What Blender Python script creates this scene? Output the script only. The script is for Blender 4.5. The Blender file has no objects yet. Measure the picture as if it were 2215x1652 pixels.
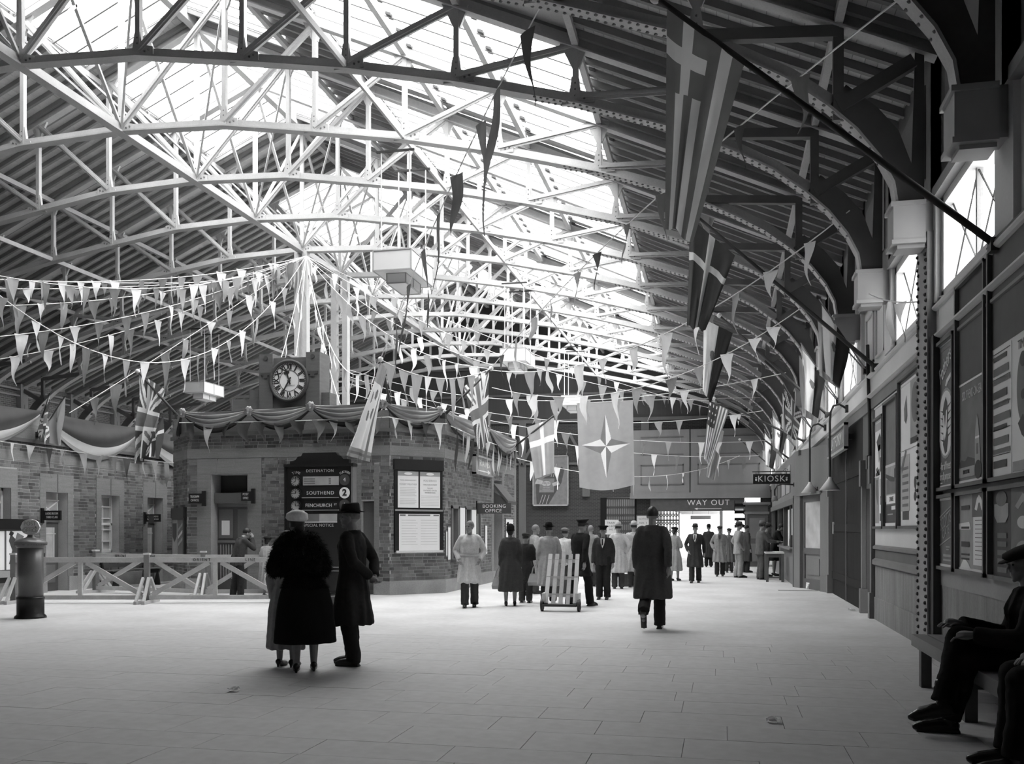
import bpy, math, random
from mathutils import Vector, Matrix, noise

# ------------------------------------------------------------------ camera, sky, exposure
SC = bpy.context.scene
COL = SC.collection
PI = math.pi
FPX = 2050.0                       # focal length in pixels of the 2215 px wide frame
TH = math.atan2(453.0, FPX)        # the camera is turned this far left of the hall's long axis
CS, SN = math.cos(TH), math.sin(TH)
HOR = 1145.0                       # picture row of the horizon (camera level, lens shifted up)
EYE = 1.45
cam = bpy.data.objects.new('camera', bpy.data.cameras.new('camera'))
COL.objects.link(cam)
cam.location = (0, 0, EYE)
cam.rotation_euler = (PI / 2, 0, TH)
cam.data.sensor_width = 36.0
cam.data.lens = 36.0 * FPX / 2215.0
cam.data.shift_y = (HOR - 826.0) / 2215.0
cam.data.clip_start = 0.05
cam.data.clip_end = 500
SC.camera = cam

world = bpy.data.worlds.new('overcast_sky')
SC.world = world
world.use_nodes = True
_n = world.node_tree.nodes
_l = world.node_tree.links
_bg = _n['Background']
_tc = _n.new('ShaderNodeTexCoord')
_sp = _n.new('ShaderNodeSeparateXYZ')
_mr = _n.new('ShaderNodeMapRange')
_l.new(_tc.outputs['Generated'], _sp.inputs[0])
_l.new(_sp.outputs['Z'], _mr.inputs['Value'])
_mr.inputs['From Min'].default_value = 0.0
_mr.inputs['From Max'].default_value = 1.0
_mr.inputs['To Min'].default_value = 1.0
_mr.inputs['To Max'].default_value = 2.0
_l.new(_mr.outputs['Result'], _bg.inputs['Color'])
_bg.inputs['Strength'].default_value = 1.0
SC.view_settings.view_transform = 'Standard'
SC.view_settings.look = 'None'
SC.view_settings.gamma = 1.0
SC.view_settings.use_curve_mapping = False
SC.view_settings.exposure = 2.95
SC.cycles.max_bounces = 8
SC.cycles.diffuse_bounces = 5
SC.cycles.glossy_bounces = 2
SC.cycles.transmission_bounces = 4
SC.cycles.transparent_max_bounces = 24
SC.cycles.caustics_reflective = False
SC.cycles.caustics_refractive = False
SC.cycles.sample_clamp_indirect = 4.0

# ------------------------------------------------------------------ picture -> place
def _ray(px, py):
    u = (px - 1107.5) / FPX
    return Vector((u * CS - SN, u * SN + CS, (HOR - py) / FPX))
def onY(px, py, Y):
    d = _ray(px, py); t = Y / d.y
    return Vector((d.x * t, Y, EYE + d.z * t))
def onX(px, py, X):
    d = _ray(px, py); t = X / d.x
    return Vector((X, d.y * t, EYE + d.z * t))
def onZ(px, py, z=0.0):
    d = _ray(px, py); t = (z - EYE) / d.z
    return Vector((d.x * t, d.y * t, z))

# ------------------------------------------------------------------ materials (all greys: the photograph is black and white)
MATS = {}
def mat(name, v, rough=0.75, amp=0.12, scale=3.0, stretch=(1, 1, 1), bump=0.0, metal=0.0, spec=0.3, amp2=0.0, scale2=40.0):
    if name in MATS: return MATS[name]
    m = bpy.data.materials.new(name); m.use_nodes = True
    nt = m.node_tree; N = nt.nodes; L = nt.links
    b = N['Principled BSDF']
    b.inputs['Roughness'].default_value = rough
    b.inputs['Metallic'].default_value = metal
    b.inputs['Specular IOR Level'].default_value = spec
    tc = N.new('ShaderNodeTexCoord'); mp = N.new('ShaderNodeMapping')
    mp.inputs['Scale'].default_value = stretch
    L.new(tc.outputs['Object'], mp.inputs[0])
    nz = N.new('ShaderNodeTexNoise'); nz.inputs['Scale'].default_value = scale; nz.inputs['Detail'].default_value = 5
    L.new(mp.outputs[0], nz.inputs['Vector'])
    cr = N.new('ShaderNodeMapRange')
    cr.inputs['From Min'].default_value = 0.25; cr.inputs['From Max'].default_value = 0.75
    cr.inputs['To Min'].default_value = v * (1 - amp); cr.inputs['To Max'].default_value = v * (1 + amp)
    L.new(nz.outputs[0], cr.inputs['Value'])
    out = cr.outputs[0]
    if amp2:
        n2 = N.new('ShaderNodeTexNoise'); n2.inputs['Scale'].default_value = scale2; n2.inputs['Detail'].default_value = 3
        L.new(tc.outputs['Object'], n2.inputs['Vector'])
        c2 = N.new('ShaderNodeMapRange'); c2.inputs['From Min'].default_value = .3; c2.inputs['From Max'].default_value = .7
        c2.inputs['To Min'].default_value = 1 - amp2; c2.inputs['To Max'].default_value = 1 + amp2
        L.new(n2.outputs[0], c2.inputs['Value'])
        mu = N.new('ShaderNodeMath'); mu.operation = 'MULTIPLY'
        L.new(out, mu.inputs[0]); L.new(c2.outputs[0], mu.inputs[1]); out = mu.outputs[0]
    L.new(out, b.inputs['Base Color'])
    if bump:
        bp = N.new('ShaderNodeBump'); bp.inputs['Strength'].default_value = bump; bp.inputs['Distance'].default_value = 0.02
        L.new(nz.outputs[0], bp.inputs['Height']); L.new(bp.outputs[0], b.inputs['Normal'])
    MATS[name] = m
    return m
def pane_mat(name, tint, gloss=0.08, white=0.0):
    m = bpy.data.materials.new(name); m.use_nodes = True
    nt = m.node_tree; N = nt.nodes; L = nt.links
    N.remove(N['Principled BSDF'])
    o = N['Material Output']
    tr = N.new('ShaderNodeBsdfTransparent'); tr.inputs['Color'].default_value = (tint, tint, tint, 1)
    gl = N.new('ShaderNodeBsdfGlossy'); gl.inputs['Roughness'].default_value = 0.1
    mx = N.new('ShaderNodeMixShader'); mx.inputs[0].default_value = gloss
    L.new(tr.outputs[0], mx.inputs[1]); L.new(gl.outputs[0], mx.inputs[2])
    last = mx
    if white:
        tl = N.new('ShaderNodeBsdfTranslucent'); tl.inputs['Color'].default_value = (.8, .8, .8, 1)
        m2 = N.new('ShaderNodeMixShader'); m2.inputs[0].default_value = white
        L.new(mx.outputs[0], m2.inputs[1]); L.new(tl.outputs[0], m2.inputs[2]); last = m2
    L.new(last.outputs[0], o.inputs['Surface'])
    MATS[name] = m
    return m

M_IRON = mat('painted_iron', 0.43, 0.5, 0.10, 2.0, amp2=.06)
M_BRACKET = mat('shaded_iron_paint', .13, .5, .12, 3)  # iron paint darkened: the shade on the truss brackets put into the colour
M_GBAR = mat('glazing_bar_paint', .2, .6, .1, 3)
M_BARS = mat('glazing_clip', .05, .6, .1, 3)
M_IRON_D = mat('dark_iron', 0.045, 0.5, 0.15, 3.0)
M_BOARD = mat('roof_board', 0.42, 0.85, 0.16, 1.2, (1, .15, 1), amp2=.06)
M_RAFTER = mat('rafter_timber', 0.19, 0.8, 0.15, 2.0)
M_CREAM = mat('cream_paint', 0.62, 0.55, 0.06, 1.5, amp2=.03)
M_CREAM_D = mat('soiled_cream_paint', 0.30, 0.6, 0.10, 2.0, amp2=.05)
M_BROWN = mat('brown_paint', 0.105, 0.5, 0.12, 2.0, (1, 1, .3), amp2=.06)
M_BROWN_L = mat('mid_brown_paint', 0.17, 0.5, 0.12, 2.0, (1, 1, .3), amp2=.05)
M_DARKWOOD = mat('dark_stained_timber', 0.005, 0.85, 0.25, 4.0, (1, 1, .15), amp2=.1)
M_DADO = mat('worn_dado_paint', 0.22, 0.6, 0.30, 3.0, (1, 2.5, .35), amp2=.10)
M_MORTAR = mat('mortar', 0.40, 0.95, 0.15, 3.0, amp2=.08)
BRICKS = [mat('brick_tone_a', 0.145, 0.9, 0.2, 6, amp2=.15), mat('brick_tone_b', 0.11, 0.9, 0.2, 6, amp2=.15),
          mat('brick_tone_c', 0.19, 0.9, 0.2, 6, amp2=.15), mat('brick_tone_d', 0.075, 0.9, 0.2, 6, amp2=.15)]
M_GAUGED = mat('fine_gauged_brick', 0.22, 0.9, 0.14, 2.0, (1, 1, 14), amp2=.10)
M_PLINTH = mat('stone_plinth', 0.30, 0.85, 0.22, 2.5, amp2=.1)
M_WHITE = mat('white_paint', 0.78, 0.5, 0.04, 4)
M_PAPER = mat('white_paper', 0.80, 0.7, 0.03, 3)
M_PAPER_G = mat('grey_paper', 0.45, 0.7, 0.05, 3)
M_INK = mat('printing_ink', 0.03, 0.6, 0.05, 3)
M_INK_G = mat('faded_ink', 0.40, 0.6, 0.1, 8)
M_PALEINK = mat('pale_ink', 0.62, 0.6, 0.05, 8)
M_BLACK = mat('black_enamel', 0.018, 0.35, 0.1, 3)
M_GREYMID = mat('mid_grey_print', 0.16, 0.6, 0.15, 5)
M_GREYDK = mat('dark_grey_print', 0.06, 0.6, 0.15, 5)
M_GREYLT = mat('light_grey_print', 0.35, 0.6, 0.15, 5)
M_RAIL = mat('barrier_paint', 0.48, 0.6, 0.12, 5, amp2=.05)
M_RAIL_D = mat('barrier_grey_paint', 0.2, 0.6, 0.12, 5, amp2=.05)
M_POST = mat('pillar_box_paint', 0.12, 0.3, 0.1, 3, amp2=.04)
M_ROPE = mat('white_cord', 0.7, 0.8, 0.05, 5)
M_SKIN = mat('skin', 0.26, 0.55, 0.08, 12)
M_HAIR = mat('dark_hair', 0.025, 0.5, 0.3, 30)
M_HAIR_G = mat('grey_hair', 0.16, 0.6, 0.3, 30)
M_SHOE = mat('black_leather', 0.02, 0.25, 0.1, 5, spec=.5)
M_EYE = mat('dark_eye', 0.02, 0.2, 0, 1)
CLOTH = {}
def cloth(v):
    k = 'cloth_%03d' % int(round(v * 1000))
    return mat(k, v, 0.92, 0.14, 7.0, amp2=.10, spec=.1)
FL_W = mat('flag_white', .84, .9, .05, 4); FL_L = mat('flag_light_grey', .38, .9, .07, 5)
FL_M = mat('flag_mid_grey', .22, .9, .1, 5); FL_D = mat('flag_dark', .09, .9, .1, 5); FL_K = mat('flag_black', .04, .9, .1, 5)
def thin_cloth(m):
    nt = m.node_tree; N = nt.nodes; L = nt.links; b = N['Principled BSDF']
    tl = N.new('ShaderNodeBsdfTranslucent'); mx = N.new('ShaderNodeMixShader'); mx.inputs[0].default_value = .38
    L.new(b.inputs['Base Color'].links[0].from_socket, tl.inputs['Color'])
    L.new(b.outputs[0], mx.inputs[1]); L.new(tl.outputs[0], mx.inputs[2]); L.new(mx.outputs[0], N['Material Output'].inputs['Surface'])
for _m in (FL_W, FL_L, FL_M, FL_D, FL_K): thin_cloth(_m)
G_SKY = pane_mat('roof_glass', 0.93, 0.04)
G_WIN = pane_mat('window_glass', 0.93, 0.06)
G_FROST = mat('frosted_glass', 0.46, 0.35, 0.25, 3.0, spec=.4)

# ------------------------------------------------------------------ mesh builder
def V(*a): return Vector(a)
class MB:
    def __init__(s): s.v = []; s.f = []; s.m = []
    def add(s, vs, fs, mi=0):
        o = len(s.v); s.v += [tuple(p) for p in vs]
        s.f += [tuple(i + o for i in f) for f in fs]; s.m += [mi] * len(fs)
        return s
    def box(s, x0, x1, y0, y1, z0, z1, mi=0):
        return s.add([(x0, y0, z0), (x1, y0, z0), (x1, y1, z0), (x0, y1, z0), (x0, y0, z1), (x1, y0, z1), (x1, y1, z1), (x0, y1, z1)],
                     [(0, 3, 2, 1), (4, 5, 6, 7), (0, 1, 5, 4), (1, 2, 6, 5), (2, 3, 7, 6), (3, 0, 4, 7)], mi)
    def bar(s, p, q, w, h, mi=0, up=(0, 0, 1)):
        p = Vector(p); q = Vector(q); d = (q - p).normalized(); up = Vector(up)
        if abs(d.dot(up)) > .98: up = Vector((0, 1, 0)) if abs(d.y) < .9 else Vector((1, 0, 0))
        a = d.cross(up).normalized(); b = a.cross(d).normalized()
        a = a * w / 2; b = b * h / 2
        return s.add([p - a - b, p + a - b, p + a + b, p - a + b, q - a - b, q + a - b, q + a + b, q - a + b],
                     [(0, 1, 2, 3), (4, 7, 6, 5), (0, 4, 5, 1), (1, 5, 6, 2), (2, 6, 7, 3), (3, 7, 4, 0)], mi)
    def rings(s, rings, mi=0, cap=True, closed=False):
        n = len(rings[0]); vs = [p for r in rings for p in r]; fs = []
        R = len(rings)
        for i in range(R - 1 if not closed else R):
            j = (i + 1) % R
            for k in range(n):
                l = (k + 1) % n
                fs.append((i * n + k, i * n + l, j * n + l, j * n + k))
        if cap and not closed:
            fs.append(tuple(reversed(range(n)))); fs.append(tuple((R - 1) * n + k for k in range(n)))
        return s.add(vs, fs, mi)
    def tube(s, pts, r, n=6, mi=0, cap=True):
        pts = [Vector(p) for p in pts]; R = []
        for i, p in enumerate(pts):
            d = (pts[min(i + 1, len(pts) - 1)] - pts[max(i - 1, 0)])
            d = d.normalized() if d.length > 1e-9 else V(0, 0, 1)
            up = V(0, 0, 1) if abs(d.z) < .9 else V(0, 1, 0)
            a = d.cross(up).normalized(); b = a.cross(d)
            rr = r[i] if isinstance(r, (list, tuple)) else r
            R.append([p + (a * math.cos(2 * PI * k / n) + b * math.sin(2 * PI * k / n)) * rr for k in range(n)])
        return s.rings(R, mi, cap)
    def chain(s, pr, n=10, mi=0):
        """tapered limb with round ends through (point, radius) pairs"""
        P = [(Vector(p), r) for p, r in pr]
        d0 = (P[1][0] - P[0][0]).normalized(); d1 = (P[-1][0] - P[-2][0]).normalized()
        pts = []; rad = []
        for a in (0.02, .5, .86): pts.append(P[0][0] - d0 * P[0][1] * math.sqrt(max(0, 1 - a * a))); rad.append(P[0][1] * a)
        for p, r in P: pts.append(p); rad.append(r)
        for a in (.86, .5, .02): pts.append(P[-1][0] + d1 * P[-1][1] * math.sqrt(max(0, 1 - a * a))); rad.append(P[-1][1] * a)
        return s.tube(pts, rad, n, mi)
    def loft(s, rs, n=16, mi=0, cap=True):
        """rs: (z, cx, cy, rx, ry[, power])"""
        R = []
        for q in rs:
            z, cx, cy, rx, ry = q[:5]
            R.append([V(cx + rx * math.cos(2 * PI * k / n), cy + ry * math.sin(2 * PI * k / n), z) for k in range(n)])
        return s.rings(R, mi, cap)
    def ell(s, c, r, n=12, m=8, mi=0):
        c = Vector(c); R = []
        for i in range(m + 1):
            t = -PI / 2 + PI * i / m; t = max(-PI / 2 + .03, min(PI / 2 - .03, t))
            R.append([c + V(r[0] * math.cos(t) * math.cos(2 * PI * k / n), r[1] * math.cos(t) * math.sin(2 * PI * k / n), r[2] * math.sin(t)) for k in range(n)])
        return s.rings(R, mi)
    def lathe(s, prof, n=24, c=(0, 0, 0), mi=0, sx=1, sy=1):
        R = [[V(c[0] + r * sx * math.cos(2 * PI * k / n), c[1] + r * sy * math.sin(2 * PI * k / n), c[2] + z) for k in range(n)] for r, z in prof]
        return s.rings(R, mi)
    def prism(s, poly, o, u, w, d, mi=0):
        """polygon (list of 2-D points) in the plane o + a*u + b*w, thickened by the vector d"""
        o = Vector(o); u = Vector(u); w = Vector(w); d = Vector(d); n = len(poly)
        A = [o + u * a + w * b for a, b in poly]; B = [p + d for p in A]
        fs = [tuple(range(n)), tuple(reversed(range(n, 2 * n)))]
        fs += [(i, i + n, (i + 1) % n + n, (i + 1) % n) for i in range(n)]
        return s.add(A + B, fs, mi)
    def xform(s, Mx):
        s.v = [tuple(Mx @ Vector(p)) for p in s.v]; return s
    def mesh(s, name, mats, smooth=False):
        me = bpy.data.meshes.new(name); me.from_pydata(s.v, [], s.f)
        for m in (mats if isinstance(mats, (list, tuple)) else [mats]): me.materials.append(m)
        if any(s.m): me.polygons.foreach_set('material_index', s.m)
        if smooth: me.polygons.foreach_set('use_smooth', [True] * len(me.polygons))
        me.update()
        return me
    def build(s, name, mats, parent=None, smooth=False, loc=None, rot=0):
        return put(s.mesh(name, mats, smooth), name, parent, loc, rot)
def put(me, name, parent=None, loc=None, rot=0):
    o = bpy.data.objects.new(name, me); COL.objects.link(o)
    if parent: o.parent = parent
    if loc is not None: o.location = loc
    if rot: o.rotation_euler = (0, 0, rot)
    return o
def tag(o, label, cat, group=None, kind=None):
    if label: o['label'] = label
    if cat: o['category'] = cat
    if group: o['group'] = group
    if kind: o['kind'] = kind
    return o
def thing(name, label, cat, loc=(0, 0, 0), rot=0, group=None):
    o = bpy.data.objects.new(name, None); COL.objects.link(o)
    o.empty_display_size = .2
    o.location = loc; o.rotation_euler = (0, 0, rot)
    return tag(o, label, cat, group)
def struct(name, loc=(0, 0, 0), rot=0):
    o = bpy.data.objects.new(name, None); COL.objects.link(o); o['kind'] = 'structure'
    o.location = loc; o.rotation_euler = (0, 0, rot)
    return o
KIDS = {}
def copy_tree(o, parent=None, loc=None, rot=None):
    """copy a thing, its parts and their sub-parts (mesh data shared)"""
    if not KIDS:
        for x in bpy.data.objects:
            if x.parent: KIDS.setdefault(x.parent.name, []).append(x)
    c = o.copy(); COL.objects.link(c)
    if parent: c.parent = parent
    if loc is not None: c.location = loc
    if rot is not None: c.rotation_euler = (0, 0, rot)
    for k in KIDS.get(o.name, []): copy_tree(k, c)
    return c

_fonts = {}
def text_mesh(body, size, depth=0.004, align='CENTER', space=1.0, xs=1.0, bold=0.0):
    cu = bpy.data.curves.new('lettering', 'FONT')
    cu.body = body; cu.size = size; cu.extrude = depth / 2; cu.align_x = align; cu.align_y = 'CENTER'
    cu.space_character = space; cu.resolution_u = 4; cu.offset = bold
    return cu
TMP = bpy.data.scenes.new('workbench')
def _flush_text(cu):
    o = bpy.data.objects.new('lettering', cu); TMP.collection.objects.link(o)
    vl = TMP.view_layers[0]; vl.update(); dg = vl.depsgraph
    me = bpy.data.meshes.new_from_object(o.evaluated_get(dg))
    TMP.collection.objects.unlink(o); bpy.data.objects.remove(o); bpy.data.curves.remove(cu)
    return me
def lettering(body, size, m, parent, origin, u=(1, 0, 0), w=(0, 0, 1), depth=.006, align='CENTER', space=1.05, xs=1.0, name='lettering', bold=0.0):
    """flat raised letters; u reads left to right, w is up, both unit vectors in the parent's space"""
    me = _flush_text(text_mesh(body, size, depth, align, space, xs, bold))
    u = Vector(u).normalized(); w = Vector(w).normalized(); n = u.cross(w)
    Mx = Matrix(((u.x * xs, w.x, n.x, origin[0]), (u.y * xs, w.y, n.y, origin[1]), (u.z * xs, w.z, n.z, origin[2]), (0, 0, 0, 1)))
    me.transform(Mx); me.materials.clear(); me.materials.append(m)
    return put(me, name, parent)
RND = random.Random(7)
# ================================================================== FLOOR
M_FLOOR = mat('worn_pale_paving', 0.50, 0.62, 0.16, 0.8, amp2=.06, scale2=9.0, spec=.35)
M_JOINT = mat('paving_joint', 0.20, 0.9, 0.15, 3)
SLX0, SLX1, SLY0, SLY1 = -8.6, 2.36, 4.7, 12.4
floor = MB()
floor.box(-28, 6, -6, SLY0, -.2, 0); floor.box(-28, 8, SLY1, 51, -.2, 0)
floor.box(-28, SLX0, SLY0, SLY1, -.2, 0); floor.box(SLX1, 6, SLY0, SLY1, -.2, 0)
floor = floor.build('floor', M_FLOOR); floor['kind'] = 'structure'
MB().box(SLX0, SLX1, SLY0, SLY1, -.2, -.007).build('joint_bed', M_JOINT, floor)
_slab = {}
row = 0; y = SLY0
while y < SLY1 - .05:
    d = [.46, .52, .44, .56, .48][row % 5]; d = min(d, SLY1 - y)
    x = SLX0 - (row * .37) % .8
    while x < SLX1 - .02:
        w = RND.choice([.78, .92, .92, 1.05]); a = max(x, SLX0); b = min(x + w, SLX1)
        if b - a > .06:
            k = (round(b - a, 2), round(d, 2))
            if k not in _slab:
                g = .0025
                _slab[k] = MB().box(g, k[0] - g, g, k[1] - g, -.007, 0).mesh('slab', M_FLOOR)
            o = put(_slab[k], 'slab', floor, (a, y, RND.uniform(-.0008, .0006)))
        x += w
    y += d; row += 1
MB().box(-60, 40, 51, 140, -.25, -.02).build('ground', mat('outdoor_paving', .45, .9, .1, 1), None)['kind'] = 'structure'

# ================================================================== ROOF
RX, RZ, PITCH = -12.4, 13.8, 0.443
TY = [8.95 + 2.95 * i for i in range(14)]           # truss positions along the hall: 8.95 ... 47.3
YEND = 50.0
def zr(X): return RZ - PITCH * abs(X - RX)
ceiling = struct('ceiling')
def slope_quad(mb, xa, xb, ya, yb, off, th, mi=0):
    """slab following the roof plane from xa to xb (same side of the ridge), ya to yb; underside off above the plane"""
    za, zb = zr(xa) + off, zr(xb) + off
    mb.add([(xa, ya, za), (xb, ya, zb), (xb, yb, zb), (xa, yb, za), (xa, ya, za + th), (xb, ya, zb + th), (xb, yb, zb + th), (xa, yb, za + th)],
           [(0, 3, 2, 1), (4, 5, 6, 7), (0, 1, 5, 4), (1, 2, 6, 5), (2, 3, 7, 6), (3, 0, 4, 7)], mi)
def boards(xa, xb, ya, yb, gap=.007):
    n = max(1, round(abs(xb - xa) * 1.094 / .17)); st = (xb - xa) / n
    for i in range(n):
        a = xa + i * st; b = a + st; g = gap / 2 * (1 if st > 0 else -1)
        mb = MB(); slope_quad(mb, a + g, b - g, ya, yb, RND.uniform(0, .004), .02); mb.build('board', M_BOARD, ceiling)
    mb = MB(); slope_quad(mb, xa, xb, ya, yb, .035, .03); mb.build('roof_deck', M_RAFTER, ceiling)
LIT = [(14.85, 20.16), (20.75, 26.06), (29.6, 35.5), (38.45, 44.35)]   # ridge skylights
DARK = [(4.0, 14.85), (20.16, 20.75), (26.06, 29.6), (35.5, 38.45), (44.35, YEND)]
XRL, XRR = -15.0, -9.6
boards(-2.25, 2.75, 4.0, YEND)
boards(XRR, -8.0, 4.0, YEND)
boards(XRL, -27.6, 4.0, YEND)
for a, b in DARK:
    boards(RX, XRR, a, b); boards(RX, XRL, a, b)
mb = MB(); slope_quad(mb, -8.0, -2.25, 4.0, 14.85, 0, .05); slope_quad(mb, -8.0, -2.25, 47.3, YEND, 0, .05)
slope_quad(mb, RX, 2.75, -6, 4.0, 0, .05); slope_quad(mb, RX, -27.6, -6, 4.0, 0, .05)
mb.build('roof_deck', M_BOARD, ceiling)
# rafters down the slope, under the boards
_raf = {}
def rafter(xa, xb, y):
    k = (xa, xb)
    if k not in _raf:
        m_ = MB(); slope_quad(m_, xa, xb, -.04, .04, -.115, .115); _raf[k] = m_.mesh('rafter', M_RAFTER)
    put(_raf[k], 'rafter', ceiling, (0, y, 0))
for i in range(110):
    y = 4.2 + i * .4214
    if y > YEND: break
    rafter(-2.25, 2.6, y)
    if 4 < y < 32: rafter(XRL, -27.0, y)
    if 10 < y < 36: rafter(XRR, -8.0, y)
mb = MB()
for i in range(110):
    y = 4.2 + i * .4214
    if y > YEND: break
    if y >= 32: slope_quad(mb, XRL, -27.0, y - .04, y + .04, -.115, .115)
    if y >= 36 or y <= 10: slope_quad(mb, XRR, -8.0, y - .04, y + .04, -.115, .115)
    if any(a < y < b for a, b in DARK):
        slope_quad(mb, RX, XRR, y - .04, y + .04, -.115, .115); slope_quad(mb, RX, XRL, y - .04, y + .04, -.115, .115)
tag(mb.build('far_rafters', M_RAFTER, ceiling), None, None, None, 'stuff')
# purlins along the hall
for X in (1.36, -2.25, -4.2, -6.1, -8.0, XRR, XRL, -18.7, -22.5):
    MB().box(X - .05, X + .05, 4, YEND, zr(X) - .24, zr(X) - .115).build('purlin', M_IRON, ceiling)
MB().box(RX - .09, RX + .09, 4, YEND, RZ - .3, RZ - .02).build('ridge_beam', M_IRON, ceiling)
# glass
_pane = {}; _bar = {}
def pane(xa, xb, y, w, blind=False):
    k = (xa, xb, blind)
    if k not in _pane:
        m_ = MB(); za, zb = zr(xa), zr(xb)       # xa is the upper edge
        e = .02 if xb > xa else -.02
        m_.add([(xa - e * 0, .02, za + .02), (xb + e, .02, zb + .05), (xb + e, w - .02, zb + .05), (xa, w - .02, za + .02)], [(0, 1, 2, 3)])
        _pane[k] = m_.mesh('roof_pane', M_BOARD if blind else G_SKY)
    put(_pane[k], 'blind_panel' if blind else 'roof_pane', ceiling, (0, y, 0))
def gbar(xa, xb, y):
    k = (xa, xb)
    if k not in _bar:
        m_ = MB(); slope_quad(m_, xa, xb, -.022, .022, -.05, .07); _bar[k] = m_.mesh('glazing_bar', M_GBAR)
    put(_bar[k], 'glazing_bar', ceiling, (0, y, 0))
W5 = 2.95 / 5
y = 14.85; i = 0
while y < 47.2:
    blind = i in (9, 19, 29, 39, 49)
    for xa, xb in ((-8.0, -6.1), (-6.1, -4.2), (-4.2, -2.25)): pane(xa, xb, y, W5, blind)
    gbar(-8.0, -2.25, y); y += W5; i += 1
for a, b in LIT:
    y = a
    while y < b - .1:
        pane(RX, XRR, y, W5); pane(RX, XRL, y, W5); gbar(RX, XRR, y); gbar(RX, XRL, y); y += W5
# dark lead clips where the sheets step at each purlin
mb = MB()
y = 14.85
while y < 47.2:
    for x in (-6.1, -4.2, -2.25): slope_quad(mb, x + .06, x + .16, y - .10, y + .10, -.04, .05)
    y += W5
tag(mb.build('glazing_clips', M_BARS, ceiling), None, None, None, 'stuff')

# ================================================================== TRUSSES
CURVE = [(0, 9.85), (2.4, 9.75), (4.4, 9.44), (6.3, 9.12), (8.2, 8.70), (10.15, 8.17), (11.73, 7.62), (12.62, 7.18), (13.16, 6.87), (13.64, 6.49),
         (13.96, 6.18), (14.22, 5.83), (14.37, 5.52), (14.42, 5.2), (14.42, 4.95)]
def zb(d):
    for (a, za), (b, zb_) in zip(CURVE, CURVE[1:]):
        if a <= d <= b and b > a: return za + (zb_ - za) * (d - a) / (b - a)
    return 9.85
NODES = [2.4, 4.4, 6.3, 8.2, 10.15, 12.1]
def sweep(mb, pts, y0, y1, off0, off1, sgn):
    """ribbon following pts (d, z) in the truss plane, between offsets along the curve normal"""
    P = [V(RX + sgn * d, 0, z) for d, z in pts]; R = []
    for i, p in enumerate(P):
        t = (P[min(i + 1, len(P) - 1)] - P[max(i - 1, 0)]).normalized()
        n = V(-t.z, 0, t.x) * (1 if sgn > 0 else -1)
        A = p + n * off0; B = p + n * off1
        R.append([V(A.x, y0, A.z), V(A.x, y1, A.z), V(B.x, y1, B.z), V(B.x, y0, B.z)])
    mb.rings(R)
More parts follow.
